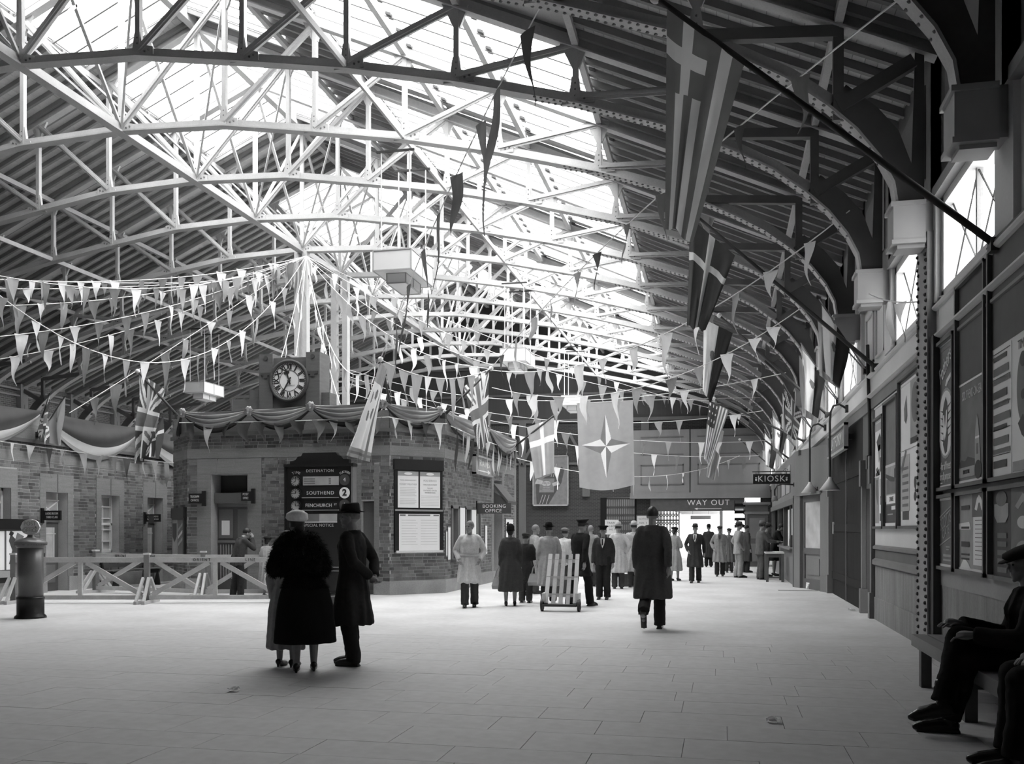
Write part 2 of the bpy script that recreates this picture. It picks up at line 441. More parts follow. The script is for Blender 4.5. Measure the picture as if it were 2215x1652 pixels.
def truss(label):
    t = thing('roof_truss', label, 'roof truss', (0, 0, 0), 0, 'iron roof trusses across the hall')
    dense = []
    for (a, za), (b, zb_) in zip(CURVE, CURVE[1:]):
        for k in range(3): dense.append((a + (b - a) * k / 3, za + (zb_ - za) * k / 3))
    dense.append(CURVE[-1])
    for s in (1, -1):
        m = MB(); sweep(m, dense, -.11, .11, -.015, .015, s); sweep(m, dense, -.012, .012, .015, .16, s); m.build('bottom_chord', M_IRON, t)
        m = MB(); xe = RX + s * 14.9
        m.bar((RX, 0, RZ - .13), (xe, 0, zr(xe) - .13), .03, .24); m.bar((RX, 0, RZ - .26), (xe, 0, zr(xe) - .26), .2, .025)
        m.build('top_chord', M_IRON, t)
        xp = RX; prev = 0
        for i, d in enumerate(NODES):
            x = RX + s * d
            m = MB(); m.box(x - .045, x + .045, -.05, .05, zb(d), zr(x) - .2); m.build('post', M_IRON, t)
            m = MB(); m.bar((RX + s * prev, 0, zb(prev) + .1), (x, 0, zr(x) - .22), .13, .05); m.bar((RX + s * prev, -.03, zb(prev) + .1), (x, -.03, zr(x) - .22), .02, .13)
            m.build('diagonal', M_IRON, t)
            prev = d
        x = RX + s * 13.76
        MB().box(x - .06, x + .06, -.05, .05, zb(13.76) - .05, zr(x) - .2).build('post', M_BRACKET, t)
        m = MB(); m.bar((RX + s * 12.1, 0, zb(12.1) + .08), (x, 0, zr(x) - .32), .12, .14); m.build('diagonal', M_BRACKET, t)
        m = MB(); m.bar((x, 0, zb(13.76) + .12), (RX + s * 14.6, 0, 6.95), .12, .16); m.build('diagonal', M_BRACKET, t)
        # solid knee plate against the wall
        arc = [(d, z) for d, z in dense if d >= 13.6]
        poly = [(RX + s * d, z) for d, z in arc] + [(RX + s * 14.72, 4.95), (RX + s * 14.72, 7.05), (RX + s * 14.62, 7.05), (RX + s * 14.58, 5.75), (RX + s * 14.44, 6.15), (RX + s * 14.2, 6.45), (RX + s * 13.85, 6.75)]
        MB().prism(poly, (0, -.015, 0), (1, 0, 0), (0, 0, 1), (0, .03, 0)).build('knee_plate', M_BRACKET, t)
        # gussets
        for d in [0] + NODES:
            x = RX + s * d; z = zb(d)
            if d == 0 and s < 0: continue
            MB().prism([(x - .22, z), (x + .30 * s + .0, z), (x + .30 * s, z + .14), (x + .08 * s, z + .20), (x + .05 * s, z + .42), (x - .06 * s, z + .42), (x - .10 * s, z + .16), (x - .2 * s, z + .1)] if s > 0 else
                       [(x + .22, z), (x - .30, z), (x - .30, z + .14), (x - .08, z + .20), (x - .05, z + .42), (x + .06, z + .42), (x + .10, z + .16), (x + .2, z + .1)],
                       (0, -.035, 0), (1, 0, 0), (0, 0, 1), (0, .07, 0)).build('gusset', M_IRON, t)
            if d:
                zt = zr(x) - .12
                MB().prism([(x - s * .34, zt + PITCH * .34 - .02), (x + s * .2, zt - PITCH * .2 - .02), (x + s * .06, zt - .45), (x - s * .05, zt - .45), (x - s * .12, zt - .30)],
                           (0, -.03, 0), (1, 0, 0), (0, 0, 1), (0, .06, 0)).build('gusset', M_IRON, t)
    MB().box(RX - .05, RX + .05, -.05, .05, 9.85, RZ - .1).build('king_post', M_IRON, t)
    # rivet heads on the soffit of the curved right-hand end and on the gussets
    m = MB()
    for k in range(46):
        d = 9.5 + k * .105
        if d > 14.3: break
        x = RX + d; z = zb(d) - .02
        for yy in (-.07, .07): m.ell((x + .0, yy, z), (.028, .028, .016), 6, 4)
    for d in [0] + NODES:
        for s in (1, -1):
            x = RX + s * d; z = zb(d)
            for a, b in ((.0, .12), (.0, .22), (.0, .32), (.14 * s, .07), (.22 * s, .09)): m.ell((x + a, -.04, z + b), (.022, .02, .022), 5, 3)
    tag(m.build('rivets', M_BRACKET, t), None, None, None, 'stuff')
    return t
_ord = ['nearest the camera, seen only at its right-hand foot', 'second from the camera, its riveted soffit curving to the right wall', 'third from the camera, dark against the skylight',
        'fourth from the camera, first of the pale ones', 'fifth from the camera', 'sixth from the camera', 'seventh from the camera, on the column behind the clock', 'eighth from the camera, on the ladder-like column',
        'ninth from the camera', 'tenth from the camera', 'eleventh from the camera', 'twelfth from the camera', 'thirteenth from the camera', 'last one before the dark end gable']
for i, Y in enumerate(TY):
    lab = 'arched iron roof truss, ' + _ord[i]
    if i == 0: tr0 = truss(lab); tr0.location = (0, Y, 0)
    else:
        o = copy_tree(tr0, None, (0, Y, 0)); o['label'] = lab
KIDS.clear()
def girder(X, z, w, h, label):
    g = thing('girder', label, 'girder', (X, 8.95, z))
    MB().box(-w / 2, w / 2, 0, 38.4, -.02, .02).box(-.015, .015, 0, 38.4, .02, h).build('flange', M_IRON, g)
    return g
g = girder(RX, 9.83, .2, .2, 'long iron girder along the hall under the ridge, joining the trusses at mid span')
for i in range(13):
    y0 = i * 2.95
    for a, b in (((0, y0, 3.7), (0, y0 + 2.95, .1)), ((0, y0 + 2.95, 3.7), (0, y0, .1))):
        MB().bar(a, b, .07, .05).build('brace', M_IRON, g)
    for sx in (1, -1): MB().bar((0, y0 + 2.95, .1), (sx * 2.4, y0, 2.7), .045, .045).build('brace', M_IRON, g)
girder(-6.1, 9.14, .05, .1, 'thin iron tie along the hall above the hanging lamps, right of the ridge')
girder(-18.7, 9.14, .05, .1, 'thin iron tie along the hall over the left building')
# columns behind the clock building
c = thing('column', 'pale iron double column rising behind the wall clock to the roof', 'column', (RX, 26.65, 0))
for dx in (-.13, .13): MB().box(dx - .07, dx + .07, -.12, .12, 0, 9.83).build('shaft', M_IRON, c)
MB().box(-.35, .35, -.3, .3, 0, .12).build('base', M_IRON, c)
c = thing('column', 'pale ladder-like iron column right of the wall clock', 'column', (RX, 29.6, 0))
for dx in (-.2, .2): MB().box(dx - .09, dx + .09, -.12, .12, 0, 9.83).build('shaft', M_IRON, c)
for k in range(24): MB().box(-.2, .2, -.02, .02, .5 + k * .39, .55 + k * .39).build('rung', M_IRON, c)
MB().box(-.4, .4, -.3, .3, 0, .12).build('base', M_IRON, c)

# ================================================================== RIGHT WALL
W = 2.45
wr = struct('wall_right')
def wpart(name, m, x0, x1, y0, y1, z0, z1, parent=None): return MB().box(x0, x1, y0, y1, z0, z1).build(name, m, parent or wr)
def mould(m, name, y0, y1, z, parent=None, prof=((0, 0), (-.03, .012), (-.03, .03), (-.015, .045), (0, .05)), x=W):
    mb = MB(); R = []
    for yy in (y0, y1): R.append([V(x + a, yy, z + b) for a, b in prof] + [V(x + .02, yy, z + prof[-1][1]), V(x + .02, yy, z + prof[0][1])])
    mb.rings(R); return mb.build(name, m, parent or wr)
# backing of the lower wall, with the openings left out
wpart('wall_core', M_BROWN, W, W + .3, -6, 16.45, 0, 3.7)
wpart('wall_core', M_BROWN, W, W + .3, 16.45, 17.35, 2.15, 3.7)
wpart('wall_core', M_BROWN, W, W + .3, 17.35, 17.75, 0, 3.7)
wpart('wall_core', M_BROWN, W + .06, W + .3, 22.6, YEND, 0, 3.7)
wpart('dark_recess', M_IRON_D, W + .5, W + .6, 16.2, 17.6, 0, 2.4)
# near bay: dado, pale ledge, brown head rail
wpart('dado', M_DADO, W - .012, W, -6, 11.7, 0, .82)
wpart('ledge_panel', M_CREAM_D, W - .02, W, -6, 11.7, .82, 1.0)
mould(M_BROWN_L, 'moulding', -6, 11.7, 3.5, prof=((0, 0), (-.05, .02), (-.05, .05), (-.02, .07), (-.02, .1), (0, .11)))
# riveted stanchion
st = MB(); st.box(2.32, 2.35, 11.72, 12.28, 0, 4.9); st.box(2.35, W, 11.98, 12.02, 0, 4.9); st.box(2.35, W + .02, 11.72, 11.76, 0, 4.9); st.build('stanchion', M_CREAM_D, wr)
wpart('stanchion_shade_side', M_IRON_D, 2.35, W, 11.55, 11.73, 0, 3.66)  # shadow on the stanchion's sides put in as a dark colour
wpart('stanchion_shade_side', M_IRON_D, 2.36, W, 12.28, 12.36, 0, 3.66)
mb = MB()
for k in range(62):
    z = .05 + k * .078
    for yy in (11.76, 12.24): mb.ell((2.315, yy + (.05 if k % 2 else 0) * (1 if yy < 12 else -1), z), (.022, .026, .024), 6, 4)
tag(mb.build('rivets', M_IRON_D, wr), None, None, None, 'stuff')
# poster bay
wpart('panel', M_CREAM, W - .012, W, 12.36, 16.3, 1.2, 3.42)
mould(M_CREAM, 'moulding', 12.36, 16.3, 3.38)
wpart('dado', M_DADO, W - .012, W, 12.36, 16.3, 0, .86)
wpart('skirting', M_DADO, W - .03, W, 12.36, 16.3, 0, .36)
mould(M_BROWN_L, 'dado_rail', 12.36, 16.3, .86, prof=((0, 0), (-.06, .03), (-.06, .1), (-.03, .12), (0, .14)))
wpart('dado_frieze', M_BROWN, W - .015, W, 12.36, 16.3, .99, 1.12)
mould(M_BROWN_L, 'dado_rail', 12.36, 16.3, 1.12, prof=((0, 0), (-.05, .02), (-.05, .06), (0, .09)))
# door posts
for y0 in (16.33, 17.36, 22.62):
    wpart('door_post', M_BROWN_L, W - .07, W + .02, y0, y0 + .13, 0, 2.35 if y0 < 22 else 3.45)
    wpart('door_post_foot', M_BROWN_L, W - .1, W + .02, y0 - .02, y0 + .15, 0, .42)
    wpart('door_post_cap', M_BROWN_L, W - .1, W + .02, y0 - .02, y0 + .15, 2.2, 2.65)
# big sliding doors
d1 = struct('door_1')
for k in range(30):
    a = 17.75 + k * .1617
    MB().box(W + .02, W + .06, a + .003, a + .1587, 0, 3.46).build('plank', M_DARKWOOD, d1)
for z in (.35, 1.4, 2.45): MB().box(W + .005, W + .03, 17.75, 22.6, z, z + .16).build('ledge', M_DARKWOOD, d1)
MB().box(W + .0, W + .02, 20.1, 20.16, 0, 3.4).build('meeting_strip', M_BROWN_L, d1)
MB().box(W + .0, W + .02, 22.3, 22.5, 1.35, 1.62).build('small_notice', M_CREAM_D, d1)
# bands above
wpart('head_rail', M_BROWN_L, W - .03, W, -6, YEND, 3.44, 3.62)
mould(M_CREAM, 'cornice', -6, YEND, 3.62, prof=((0, 0), (-.05, .01), (-.09, .03), (-.09, .05), (-.06, .06), (0, .07)))
wpart('frieze', M_CREAM, W - .03, W + .3, -6, YEND, 3.69, 4.0)
mould(M_CREAM, 'cornice', -6, YEND, 3.96, prof=((-.03, 0), (-.06, .01), (-.08, .03), (-.08, .05), (-.04, .07), (-.04, .09), (0, .1)))
# clerestory bays
wn = 0
BAYS = [TY[0] - 2.95 * k for k in range(5, 0, -1)] + TY
for i, Y in enumerate(BAYS):
    y1 = min(Y + 2.95, YEND)
    # pier under the truss foot, corbel box, upper wall
    wpart('pier', M_CREAM, W - .06, W + .3, Y - .28, Y + .28, 4.06, 5.3)
    if Y < 12.3 and Y > 5: pass
    cb = MB(); cb.box(1.95, 2.3, Y - .2, Y + .2, 4.8, 5.22); cb.box(1.92, 2.3, Y - .23, Y + .23, 5.2, 5.25); cb.box(1.93, 2.3, Y - .22, Y + .22, 4.76, 4.81); cb.box(2.0, 2.3, Y - .15, Y + .15, 4.72, 4.76); cb.box(2.3, W, Y - .14, Y + .14, 4.8, 5.25)
    cb.build('corbel', mat('corbel_paint', .36, .55, .08, 2), wr)
    wpart('upper_wall', M_BROWN, W, W + .3, Y - .28, y1 + .28, 5.28, 7.7)
    wpart('upper_panel', M_BROWN_L, W - .02, W, Y + .55, y1 - .55, 5.75, 6.9)
    wpart('lintel', M_CREAM_D, W - .1, W + .3, Y + .28, y1 - .28, 5.22, 5.34)
    if y1 - Y < 1: continue
    k = i - 5
    if k in (-1, -2, -4, -5, 2, 5, 8, 11):      # panelled bays
        wpart('bay_panel', M_CREAM, W, W + .3, Y + .28, y1 - .28, 4.0, 5.24)
        a, b = Y + .55, y1 - .55
        for aa, bb in ((a, (a + b) / 2 - .12), ((a + b) / 2 + .12, b)):
            fr = MB()
            for q in ((aa, bb, 4.2, 4.24), (aa, bb, 5.02, 5.06), (aa, aa + .04, 4.2, 5.06), (bb - .04, bb, 4.2, 5.06)): fr.box(W - .03, W, *q)
            fr.build('panel_moulding', M_CREAM, wr)
    else:
        wn += 1
        w = struct('window_%d' % wn)
        a, b = Y + .28, y1 - .28
        fr = MB()
        for q in ((a, b, 4.06, 4.16), (a, b, 5.12, 5.22), (a, a + .12, 4.06, 5.22), (b - .12, b, 4.06, 5.22)): fr.box(W, W + .22, *q)
        fr.build('window_frame', M_CREAM, w)
        MB().box(W + .08, W + .14, (a + b) / 2 - .03, (a + b) / 2 + .03, 4.16, 5.12).build('mullion', M_CREAM_D, w)
        e = (b - a - .24) / 2
        for j in range(2):
            ya, yb = a + .12 + j * e, a + .12 + (j + 1) * e
            MB().box(W + .11, W + .115, ya, yb, 4.16, 5.12).build('pane', G_WIN, w)
            MB().bar((W + .1, ya, 4.16), (W + .1, yb, 5.12), .014, .014).build('lattice_bar', M_IRON_D, w)
            MB().bar((W + .1, yb, 4.16), (W + .1, ya, 5.12), .014, .014).build('lattice_bar', M_IRON_D, w)
# stretch of the wall behind the camera and beyond
wpart('near_upper_wall', M_BROWN, W, W + .3, -6, BAYS[0] - .2, 4.0, 7.7)

# kiosk built out from the wall
kx = 1.82
kio = thing('kiosk', 'brown panelled kiosk front built out from right wall with slanted door end', 'kiosk', (kx, 25, 0))
def kpart(name, m, x0, x1, y0, y1, z0, z1): return MB().box(x0 - kx, x1 - kx, y0 - 25, y1 - 25, z0, z1).build(name, m, kio)
A = V(2.42, 22.76, 0); B = V(kx, 24.9, 0); ud = (B - A).normalized(); nd = V(-ud.y, ud.x, 0)     # slanted end, door in it
nd = nd if nd.x < 0 else -nd
LN = (B - A).length
def slant(name, m, a, b, z0, z1, d0, d1, parent=None):
    o = A - V(kx, 25, 0); mb = MB(); P = []
    for dd in (d0, d1):
        for t in (a, b):
            for z in (z0, z1): P.append(o + ud * t + nd * dd + V(0, 0, z))
    mb.add(P, [(0, 2, 3, 1), (4, 5, 7, 6), (0, 1, 5, 4), (2, 6, 7, 3), (0, 4, 6, 2), (1, 3, 7, 5)])
    return mb.build(name, m, parent or kio)
slant('side_panel', M_BROWN_L, 0, LN, 2.3, 3.42, -.1, 0)
slant('pilaster', M_BROWN_L, LN - .42, LN, 0, 2.3, -.1, .04); slant('pilaster', M_BROWN_L, 0, .5, 0, 2.3, -.1, .03)
slant('head_moulding', M_BROWN_L, .45, LN - .2, 2.28, 2.36, 0, .06); slant('head_moulding', M_BROWN_L, .7, LN - .7, 2.4, 2.46, 0, .03)
dk = slant('kiosk_door', M_BROWN_L, .5, LN - .42, 0, 2.3, -.14, -.06)
slant('stile', M_BROWN, .5, .62, 0, 2.28, -.06, -.03, dk); slant('stile', M_BROWN, LN - .56, LN - .44, 0, 2.28, -.06, -.03, dk)
slant('rail', M_BROWN, .6, LN - .55, .85, 1.0, -.06, -.03, dk); slant('rail', M_BROWN, .6, LN - .55, 2.12, 2.28, -.06, -.03, dk); slant('rail', M_BROWN, .6, LN - .55, 0, .25, -.06, -.03, dk)
slant('frosted_pane', G_FROST, .64, LN - .58, 1.0, 2.12, -.058, -.048, dk)
slant('lower_panel', M_BROWN_L, .75, LN - .7, .35, .75, -.06, -.045, dk)
kpart('counter_front', M_BROWN_L, kx, kx + .1, 24.9, 36, 0, .95)
kpart('end_post', M_BROWN, kx - .05, kx + .1, 24.9, 25.15, 0, 2.3)
kpart('kiosk_head', M_BROWN_L, kx, kx + .1, 24.9, 36, 2.15, 3.42)
kpart('kiosk_cornice', M_BROWN, kx - .06, kx + .02, 24.9, 36, 2.1, 2.25)
for y0 in (26.6, 28.6, 30.6, 32.6, 34.6): kpart('head_panel', M_CREAM_D if y0 < 29 else M_BROWN, kx - .02, kx, y0, y0 + 1.5, 2.45, 3.2)
for y0 in (26.4, 29.2, 32, 35.8): kpart('post', M_BROWN, kx - .02, kx + .1, y0, y0 + .15, .95, 2.15)
kpart('back_wall', M_BROWN, W - .02, W + .05, 24.9, 36, 0, 3.42)
kpart('roof_slab', M_BROWN, kx + .05, W, 24.5, 36, 3.3, 3.42)
kpart('shelf', M_BROWN_L, kx - .12, kx + .3, 25.2, 36, .92, .97)
kpart('far_end', M_BROWN, kx, W, 35.9, 36.0, 0, 3.4)
for q, (y0, z0, w_, h_, m_) in enumerate([(25.3, 1.0, .5, 1.1, M_PAPER), (25.9, 1.3, .35, .7, M_PAPER_G), (26.65, 1.2, .4, .8, M_GREYLT), (27.3, 1.0, .3, 1.0, M_PAPER)]):
    tag(MB().box(kx + .0, kx + .02, y0, y0 + w_, z0, z0 + h_).build('magazine_rack_card', m_), ['tall white showcard hanging at the near end of kiosk opening', 'grey showcard next to the tall white one at the kiosk', 'pale grey paper hung in the kiosk opening beyond first post', 'narrow white paper hung deepest in the kiosk opening'][q], 'showcard')

# ================================================================== FAR END WALL
def brick_tex(name, a, b, c, sx=.225, sz=.075):
    m = mat(name, a, .9, .15, 3)
    nt = m.node_tree; N = nt.nodes; L = nt.links
    bt = N.new('ShaderNodeTexBrick'); bt.inputs['Scale'].default_value = 1.0
    bt.inputs['Color1'].default_value = (a, a, a, 1); bt.inputs['Color2'].default_value = (b, b, b, 1); bt.inputs['Mortar'].default_value = (c, c, c, 1)
    bt.inputs['Brick Width'].default_value = sx; bt.inputs['Row Height'].default_value = sz; bt.inputs['Mortar Size'].default_value = .008
    tc = N.new('ShaderNodeTexCoord'); sp = N.new('ShaderNodeSeparateXYZ'); cb = N.new('ShaderNodeCombineXYZ'); ad = N.new('ShaderNodeMath')
    L.new(tc.outputs['Object'], sp.inputs[0]); L.new(sp.outputs['X'], ad.inputs[0]); L.new(sp.outputs['Y'], ad.inputs[1])
    L.new(ad.outputs[0], cb.inputs['X']); L.new(sp.outputs['Z'], cb.inputs['Y']); L.new(cb.outputs[0], bt.inputs['Vector'])
    L.new(bt.outputs['Color'], N['Principled BSDF'].inputs['Base Color'])
    return m
M_BT_D = brick_tex('sooty_brickwork', .040, .030, .075)
M_BT = brick_tex('brickwork', .15, .10, .28)
wf = struct('wall_far')
FY = YEND
def fpart(name, m, x0, x1, z0, z1, y0=FY, y1=FY + .35): return MB().box(x0, x1, y0, y1, z0, z1).build(name, m, wf)
fpart('brickwork', M_BT_D, -27.5, -6.2, 0, 7.2); fpart('brickwork', M_BT_D, -6.2, -4.4, 3.13, 7.2); fpart('brickwork', M_BT_D, -4.4, -3.6, 0, 7.2)
fpart('brickwork', M_BT_D, -3.6, 3, 3.1, 7.2)
fpart('brickwork', M_BT_D, 1.95, 3, 0, 3.1)
MB().prism([(-27.8, 7.2), (2.8, 7.2), (RX, 13.95)], (0, FY, 0), (1, 0, 0), (0, 0, 1), (0, .3, 0)).build('gable', mat('dark_gable_boarding', .055, .85, .12, 2, (6, 1, .2)), wf)
for z, h in ((4.9, .12), (7.15, .18), (8.6, .12), (10.1, .1)):
    hw = min(15.1, (13.9 - z) / PITCH)
    fpart('gable_rail', M_BROWN, max(RX - hw, -27.5), min(RX + hw, 2.4), z, z + h, FY - .12, FY)
for x in (-22.0, -17.0, -12.4, -10.45, -7.0, -3.9): fpart('pier', M_BROWN, x - .2, x + .2, 0 if x < -8 else 3.2, 7.2, FY - .14, FY)
# brackets of the piers
for x in (-10.45, -7.0, -3.9):
    for s in (-1, 1): MB().bar((x, FY - .2, 4.9), (x + s * .9, FY - .2, 6.6), .1, .14).build('pier_brace', M_BROWN, wf)
# panelled fascia over the way out
fpart('fascia', M_BROWN_L, -4.62, 2.4, 3.08, 6.6, FY - .5, FY - .4)
for a, b in ((-4.1, -1.9), (-1.2, 1.9)):
    for q in ((a, b, 3.75, 3.81), (a, b, 4.75, 4.81), (a, a + .06, 3.75, 4.81), (b - .06, b, 3.75, 4.81)): fpart('fascia_bead', M_BROWN, q[0], q[1], q[2], q[3], FY - .53, FY - .5)
    for q in ((a, b, 5.3, 5.36), (a, b, 6.2, 6.26)): fpart('fascia_bead', M_BROWN, q[0], q[1], q[2], q[3], FY - .53, FY - .5)
fpart('fascia_joint', M_DARKWOOD, -1.6, -1.55, 3.35, 6.6, FY - .52, FY - .5)
fpart('fascia_foot', M_BROWN_L, -4.65, 2.42, 3.05, 3.35, FY - .56, FY - .4)
# lattice gates, dark against the daylight
def lattice_gate(x0, x1, z0, z1, label, pitch=.13):
    g = thing('lattice_gate', label, 'gate', ((x0 + x1) / 2, FY + .1, 0))
    cx = (x0 + x1) / 2; n = int((x1 - x0) / pitch)
    for k in range(n + 1):
        x = x0 + (x1 - x0) * k / n - cx
        MB().box(x - .022, x + .022, -.015, .015, z0, z1).build('upright', M_IRON_D, g)
    mb = MB(); rows = int((z1 - z0) / .42)
    for r in range(rows):
        za = z0 + r * .42
        for k in range(n):
            xa = x0 + (x1 - x0) * k / n - cx; xb = x0 + (x1 - x0) * (k + 1) / n - cx
            mb.bar((xa, 0, za), (xb, 0, za + .2), .02, .03); mb.bar((xb, 0, za), (xa, 0, za + .2), .02, .03)
    tag(mb.build('lattice', M_IRON_D, g), None, None, None, 'stuff')
    for z in (z0, z1 - .06, 1.9): MB().box(x0 - cx, x1 - cx, -.03, .03, z, z + .07).build('rail', M_IRON_D, g)
    return g
lattice_gate(-5.95, -4.45, 0.0, 3.1, 'folding lattice gate with daylight behind, left of the way out', .1)
lattice_gate(-3.55, -2.15, 0.0, 2.95, 'folded lattice gate leaf at left edge of the way out opening', .14)
fpart('jamb', M_DARKWOOD, -6.25, -5.95, 0, 3.13, FY - .05, FY + .3)
fpart('jamb', M_DARKWOOD, -4.45, -4.35, 0, 3.13, FY - .05, FY + .3)
wo = thing('way_out_sign', 'dark sign board lettered WAY OUT over the far opening', 'sign', (-.7, FY - .45, 2.4))
MB().box(-2.9, 1.85, 0, .4, .0, .68).build('board', M_GREYDK, wo)
lettering('WAY OUT', .40, M_PALEINK, wo, (.04, -.005, .42), space=1.2)
MB().box(-.5, .7, -.01, 0, .10, .125).add([(-.5, -.01, .06), (-.5, -.01, .17), (-.66, -.01, .113)], [(0, 1, 2)]).build('arrow', M_PALEINK, wo)
# covered way outside
ow = struct('trim_1')
MB().box(-9.5, -3.7, FY + 3.5, FY + 3.8, 0, 4.5).build('yard_wall', mat('yard_wall_render', .16, .9, .2, 2), ow)
MB().box(-3.6, -3.4, FY + .4, 85, 0, 3.0).build('outer_wall', M_CREAM_D, ow)
for k in range(9): MB().box(-3.4, -3.22, FY + 2 + k * 4, FY + 2.5 + k * 4, 0, 2.7).build('pilaster', M_CREAM, ow)
MB().box(-3.6, .1, FY + .4, 85, 3.1, 3.2).build('canopy', M_CREAM, ow)
for k in range(5): MB().box(-.1, .08, FY + 6 + k * 7, FY + 6.2 + k * 7, 0, 3.1).build('canopy_post', M_IRON_D, ow)
for k in range(6): MB().box(-3.6, .1, FY + 4 + k * 6, FY + 4.1 + k * 6, 2.75, 3.1).build('canopy_beam', M_CREAM_D, ow)
hs = thing('hanging_sign', 'small dark sign hanging under the canopy outside the way out', 'sign', (-1.3, 62, 2.1)); MB().box(-.65, .65, -.04, .04, 0, .25).build('board', M_GREYDK, hs)
for dx in (-.5, .5): MB().box(dx - .01, dx + .01, -.01, .01, .25, 1.0).build('rod', M_IRON_D, hs)

# wall behind the camera
wb = struct('wall_near')
MB().box(-27.8, 3, -6.3, -6, 0, 7.4).build('brickwork', M_BT_D, wb)
MB().prism([(-27.8, 7.3), (2.8, 7.3), (RX, 14.0)], (0, -6.3, 0), (1, 0, 0), (0, 0, 1), (0, .3, 0)).build('gable', M_BROWN, wb)
# outer left wall, seen above the low building
wo_ = struct('trim_2')
MB().box(-27.6, -27.2, -6, 51, 0, 7.4).build('outer_brickwork', M_BT, wo_)
for Y in TY: MB().box(-27.2, -27.0, Y - .2, Y + .2, 0, 7.2).build('outer_pier', M_CREAM_D, wo_)
for z in (6.95, 6.7): MB().box(-27.2, -27.05, -6, 50, z, z + .06).build('eaves_pipe', M_CREAM_D, wo_)
# ================================================================== BRICKWORK BUILT BRICK BY BRICK
_bm = {}
def brick_mesh(L_, tone):
    k = (L_, tone)
    if k not in _bm:
        x0, x1, z0, z1, y0 = .0, L_, .0, .065, -.005
        c = .003
        m_ = MB(); m_.add([(x0 + c, y0, z0 + c), (x1 - c, y0, z0 + c), (x1 - c, y0, z1 - c), (x0 + c, y0, z1 - c), (x0, .0, z0), (x1, .0, z0), (x1, .0, z1), (x0, .0, z1)],
                          [(0, 1, 2, 3), (4, 5, 1, 0), (5, 6, 2, 1), (6, 7, 3, 2), (7, 4, 0, 3)])
        _bm[k] = m_.mesh('brick', BRICKS[tone])
    return _bm[k]
def brickwork(parent, o, u, L_, z0, z1, holes, nparts, near, seed=1):
    """courses of bricks on the wall face starting at o and running along u; holes (a0, a1, b0, b1) are left bare"""
    o = Vector(o); u = Vector(u).normalized(); n = u.cross(V(0, 0, 1)); rd = random.Random(seed)
    ang = math.atan2(u.y, u.x); rest = MB(); full = []
    z = z0; c = 0
    while z + .06 < z1:
        x = -(rd.random() * .1 + (.11 if c % 2 else 0)); k = c % 2
        while x < L_:
            ln = .215 if (k % 3) else .1025
            k += 1
            a, b = max(x, 0), min(x + ln, L_); x += ln + .01
            if b - a < .03: continue
            cut = False; segs = [(a, b)]
            for h0, h1, g0, g1 in holes:
                if z + .065 > g0 + .01 and z < g1 - .01:
                    ns = []
                    for s0, s1 in segs:
                        if s1 <= h0 or s0 >= h1: ns.append((s0, s1)); continue
                        cut = True
                        if s0 < h0: ns.append((s0, h0))
                        if s1 > h1: ns.append((h1, s1))
                    segs = ns
            for s0, s1 in segs:
                if s1 - s0 < .03: continue
                t = rd.choices((0, 1, 2, 3), (5, 4, 3, 2))[0]
                P = o + u * s0 + V(0, 0, z)
                if abs(s1 - s0 - .215) < 1e-6 and not cut: full.append((((P + u * .1) - near).length, P, t))
                else:
                    f = n * .005; e = u * (s1 - s0); w = V(0, 0, .065)
                    rest.add([P + f, P + e + f, P + e + w + f, P + w + f, P, P + e, P + e + w, P + w], [(0, 1, 2, 3), (4, 5, 1, 0), (5, 6, 2, 1), (6, 7, 3, 2), (7, 4, 0, 3)], t)
        z += .075; c += 1
    full.sort(key=lambda q: q[0])
    for i, (d, P, t) in enumerate(full):
        if i < nparts:
            b = put(brick_mesh(.215, t), 'brick', parent, P, ang)
        else:
            f = n * .005; e = u * .215; w = V(0, 0, .065)
            rest.add([P + f, P + e + f, P + e + w + f, P + w + f, P, P + e, P + e + w, P + w], [(0, 1, 2, 3), (4, 5, 1, 0), (5, 6, 2, 1), (6, 7, 3, 2), (7, 4, 0, 3)], t)
    if rest.v: tag(rest.build('further_bricks', BRICKS, parent), None, None, None, 'stuff')
def wall_box(parent, name, m, o, u, a, b, z0, z1, d0, d1):
    """box on a wall face: a..b along u, d0..d1 along the outward normal"""
    o = Vector(o); u = Vector(u).normalized(); n = u.cross(V(0, 0, 1)); mb = MB()
    P = [o + u * t + n * d + V(0, 0, z) for d in (d0, d1) for t in (a, b) for z in (z0, z1)]
    mb.add(P, [(0, 2, 3, 1), (4, 5, 7, 6), (0, 1, 5, 4), (2, 6, 7, 3), (0, 4, 6, 2), (1, 3, 7, 5)])
    return mb.build(name, m, parent)

# ---------------------------------------------------------------- left building (its front is a wall of the hall)
XL = -15.2; ZL = 4.05
wl = struct('wall_left')
o_l = V(XL, 12, 0); u_l = V(0, 1, 0)
def lh(y): return y - 12
OPEN = [(lh(16.85), lh(17.9), .86, 2.36), (lh(19.0), lh(19.75), 0, 2.32), (lh(21.0), lh(21.72), .8, 2.32), (lh(22.95), lh(23.68), 0, 2.32), (lh(25.3), lh(26.0), .8, 2.32)]
cuts = sorted(OPEN)
x = 0; LT = 18.0
segs = []
for a, b, c_, d_ in cuts:
    segs.append((x, a, 0, ZL)); segs.append((a, b, d_, ZL))
    if c_ > 0: segs.append((a, b, 0, c_))
    x = b
segs.append((x, LT, 0, ZL))
for a, b, c_, d_ in segs: wall_box(wl, 'brick_backing', M_MORTAR, o_l, u_l, a, b, c_, d_, -.35, 0)
sur = []
for a, b, c_, d_ in OPEN: sur += [(a - .2, a, 0, d_ + .42), (b, b + .2, 0, d_ + .42), (a, b, d_, d_ + .42)]
bandz = [(0, LT, 0, .34), (0, LT, 2.98, 3.2)]
brickwork(wl, o_l, u_l, LT, .34, 3.42, OPEN + sur + bandz, 300, Vector((XL, 20.5, 1.6)), 5)
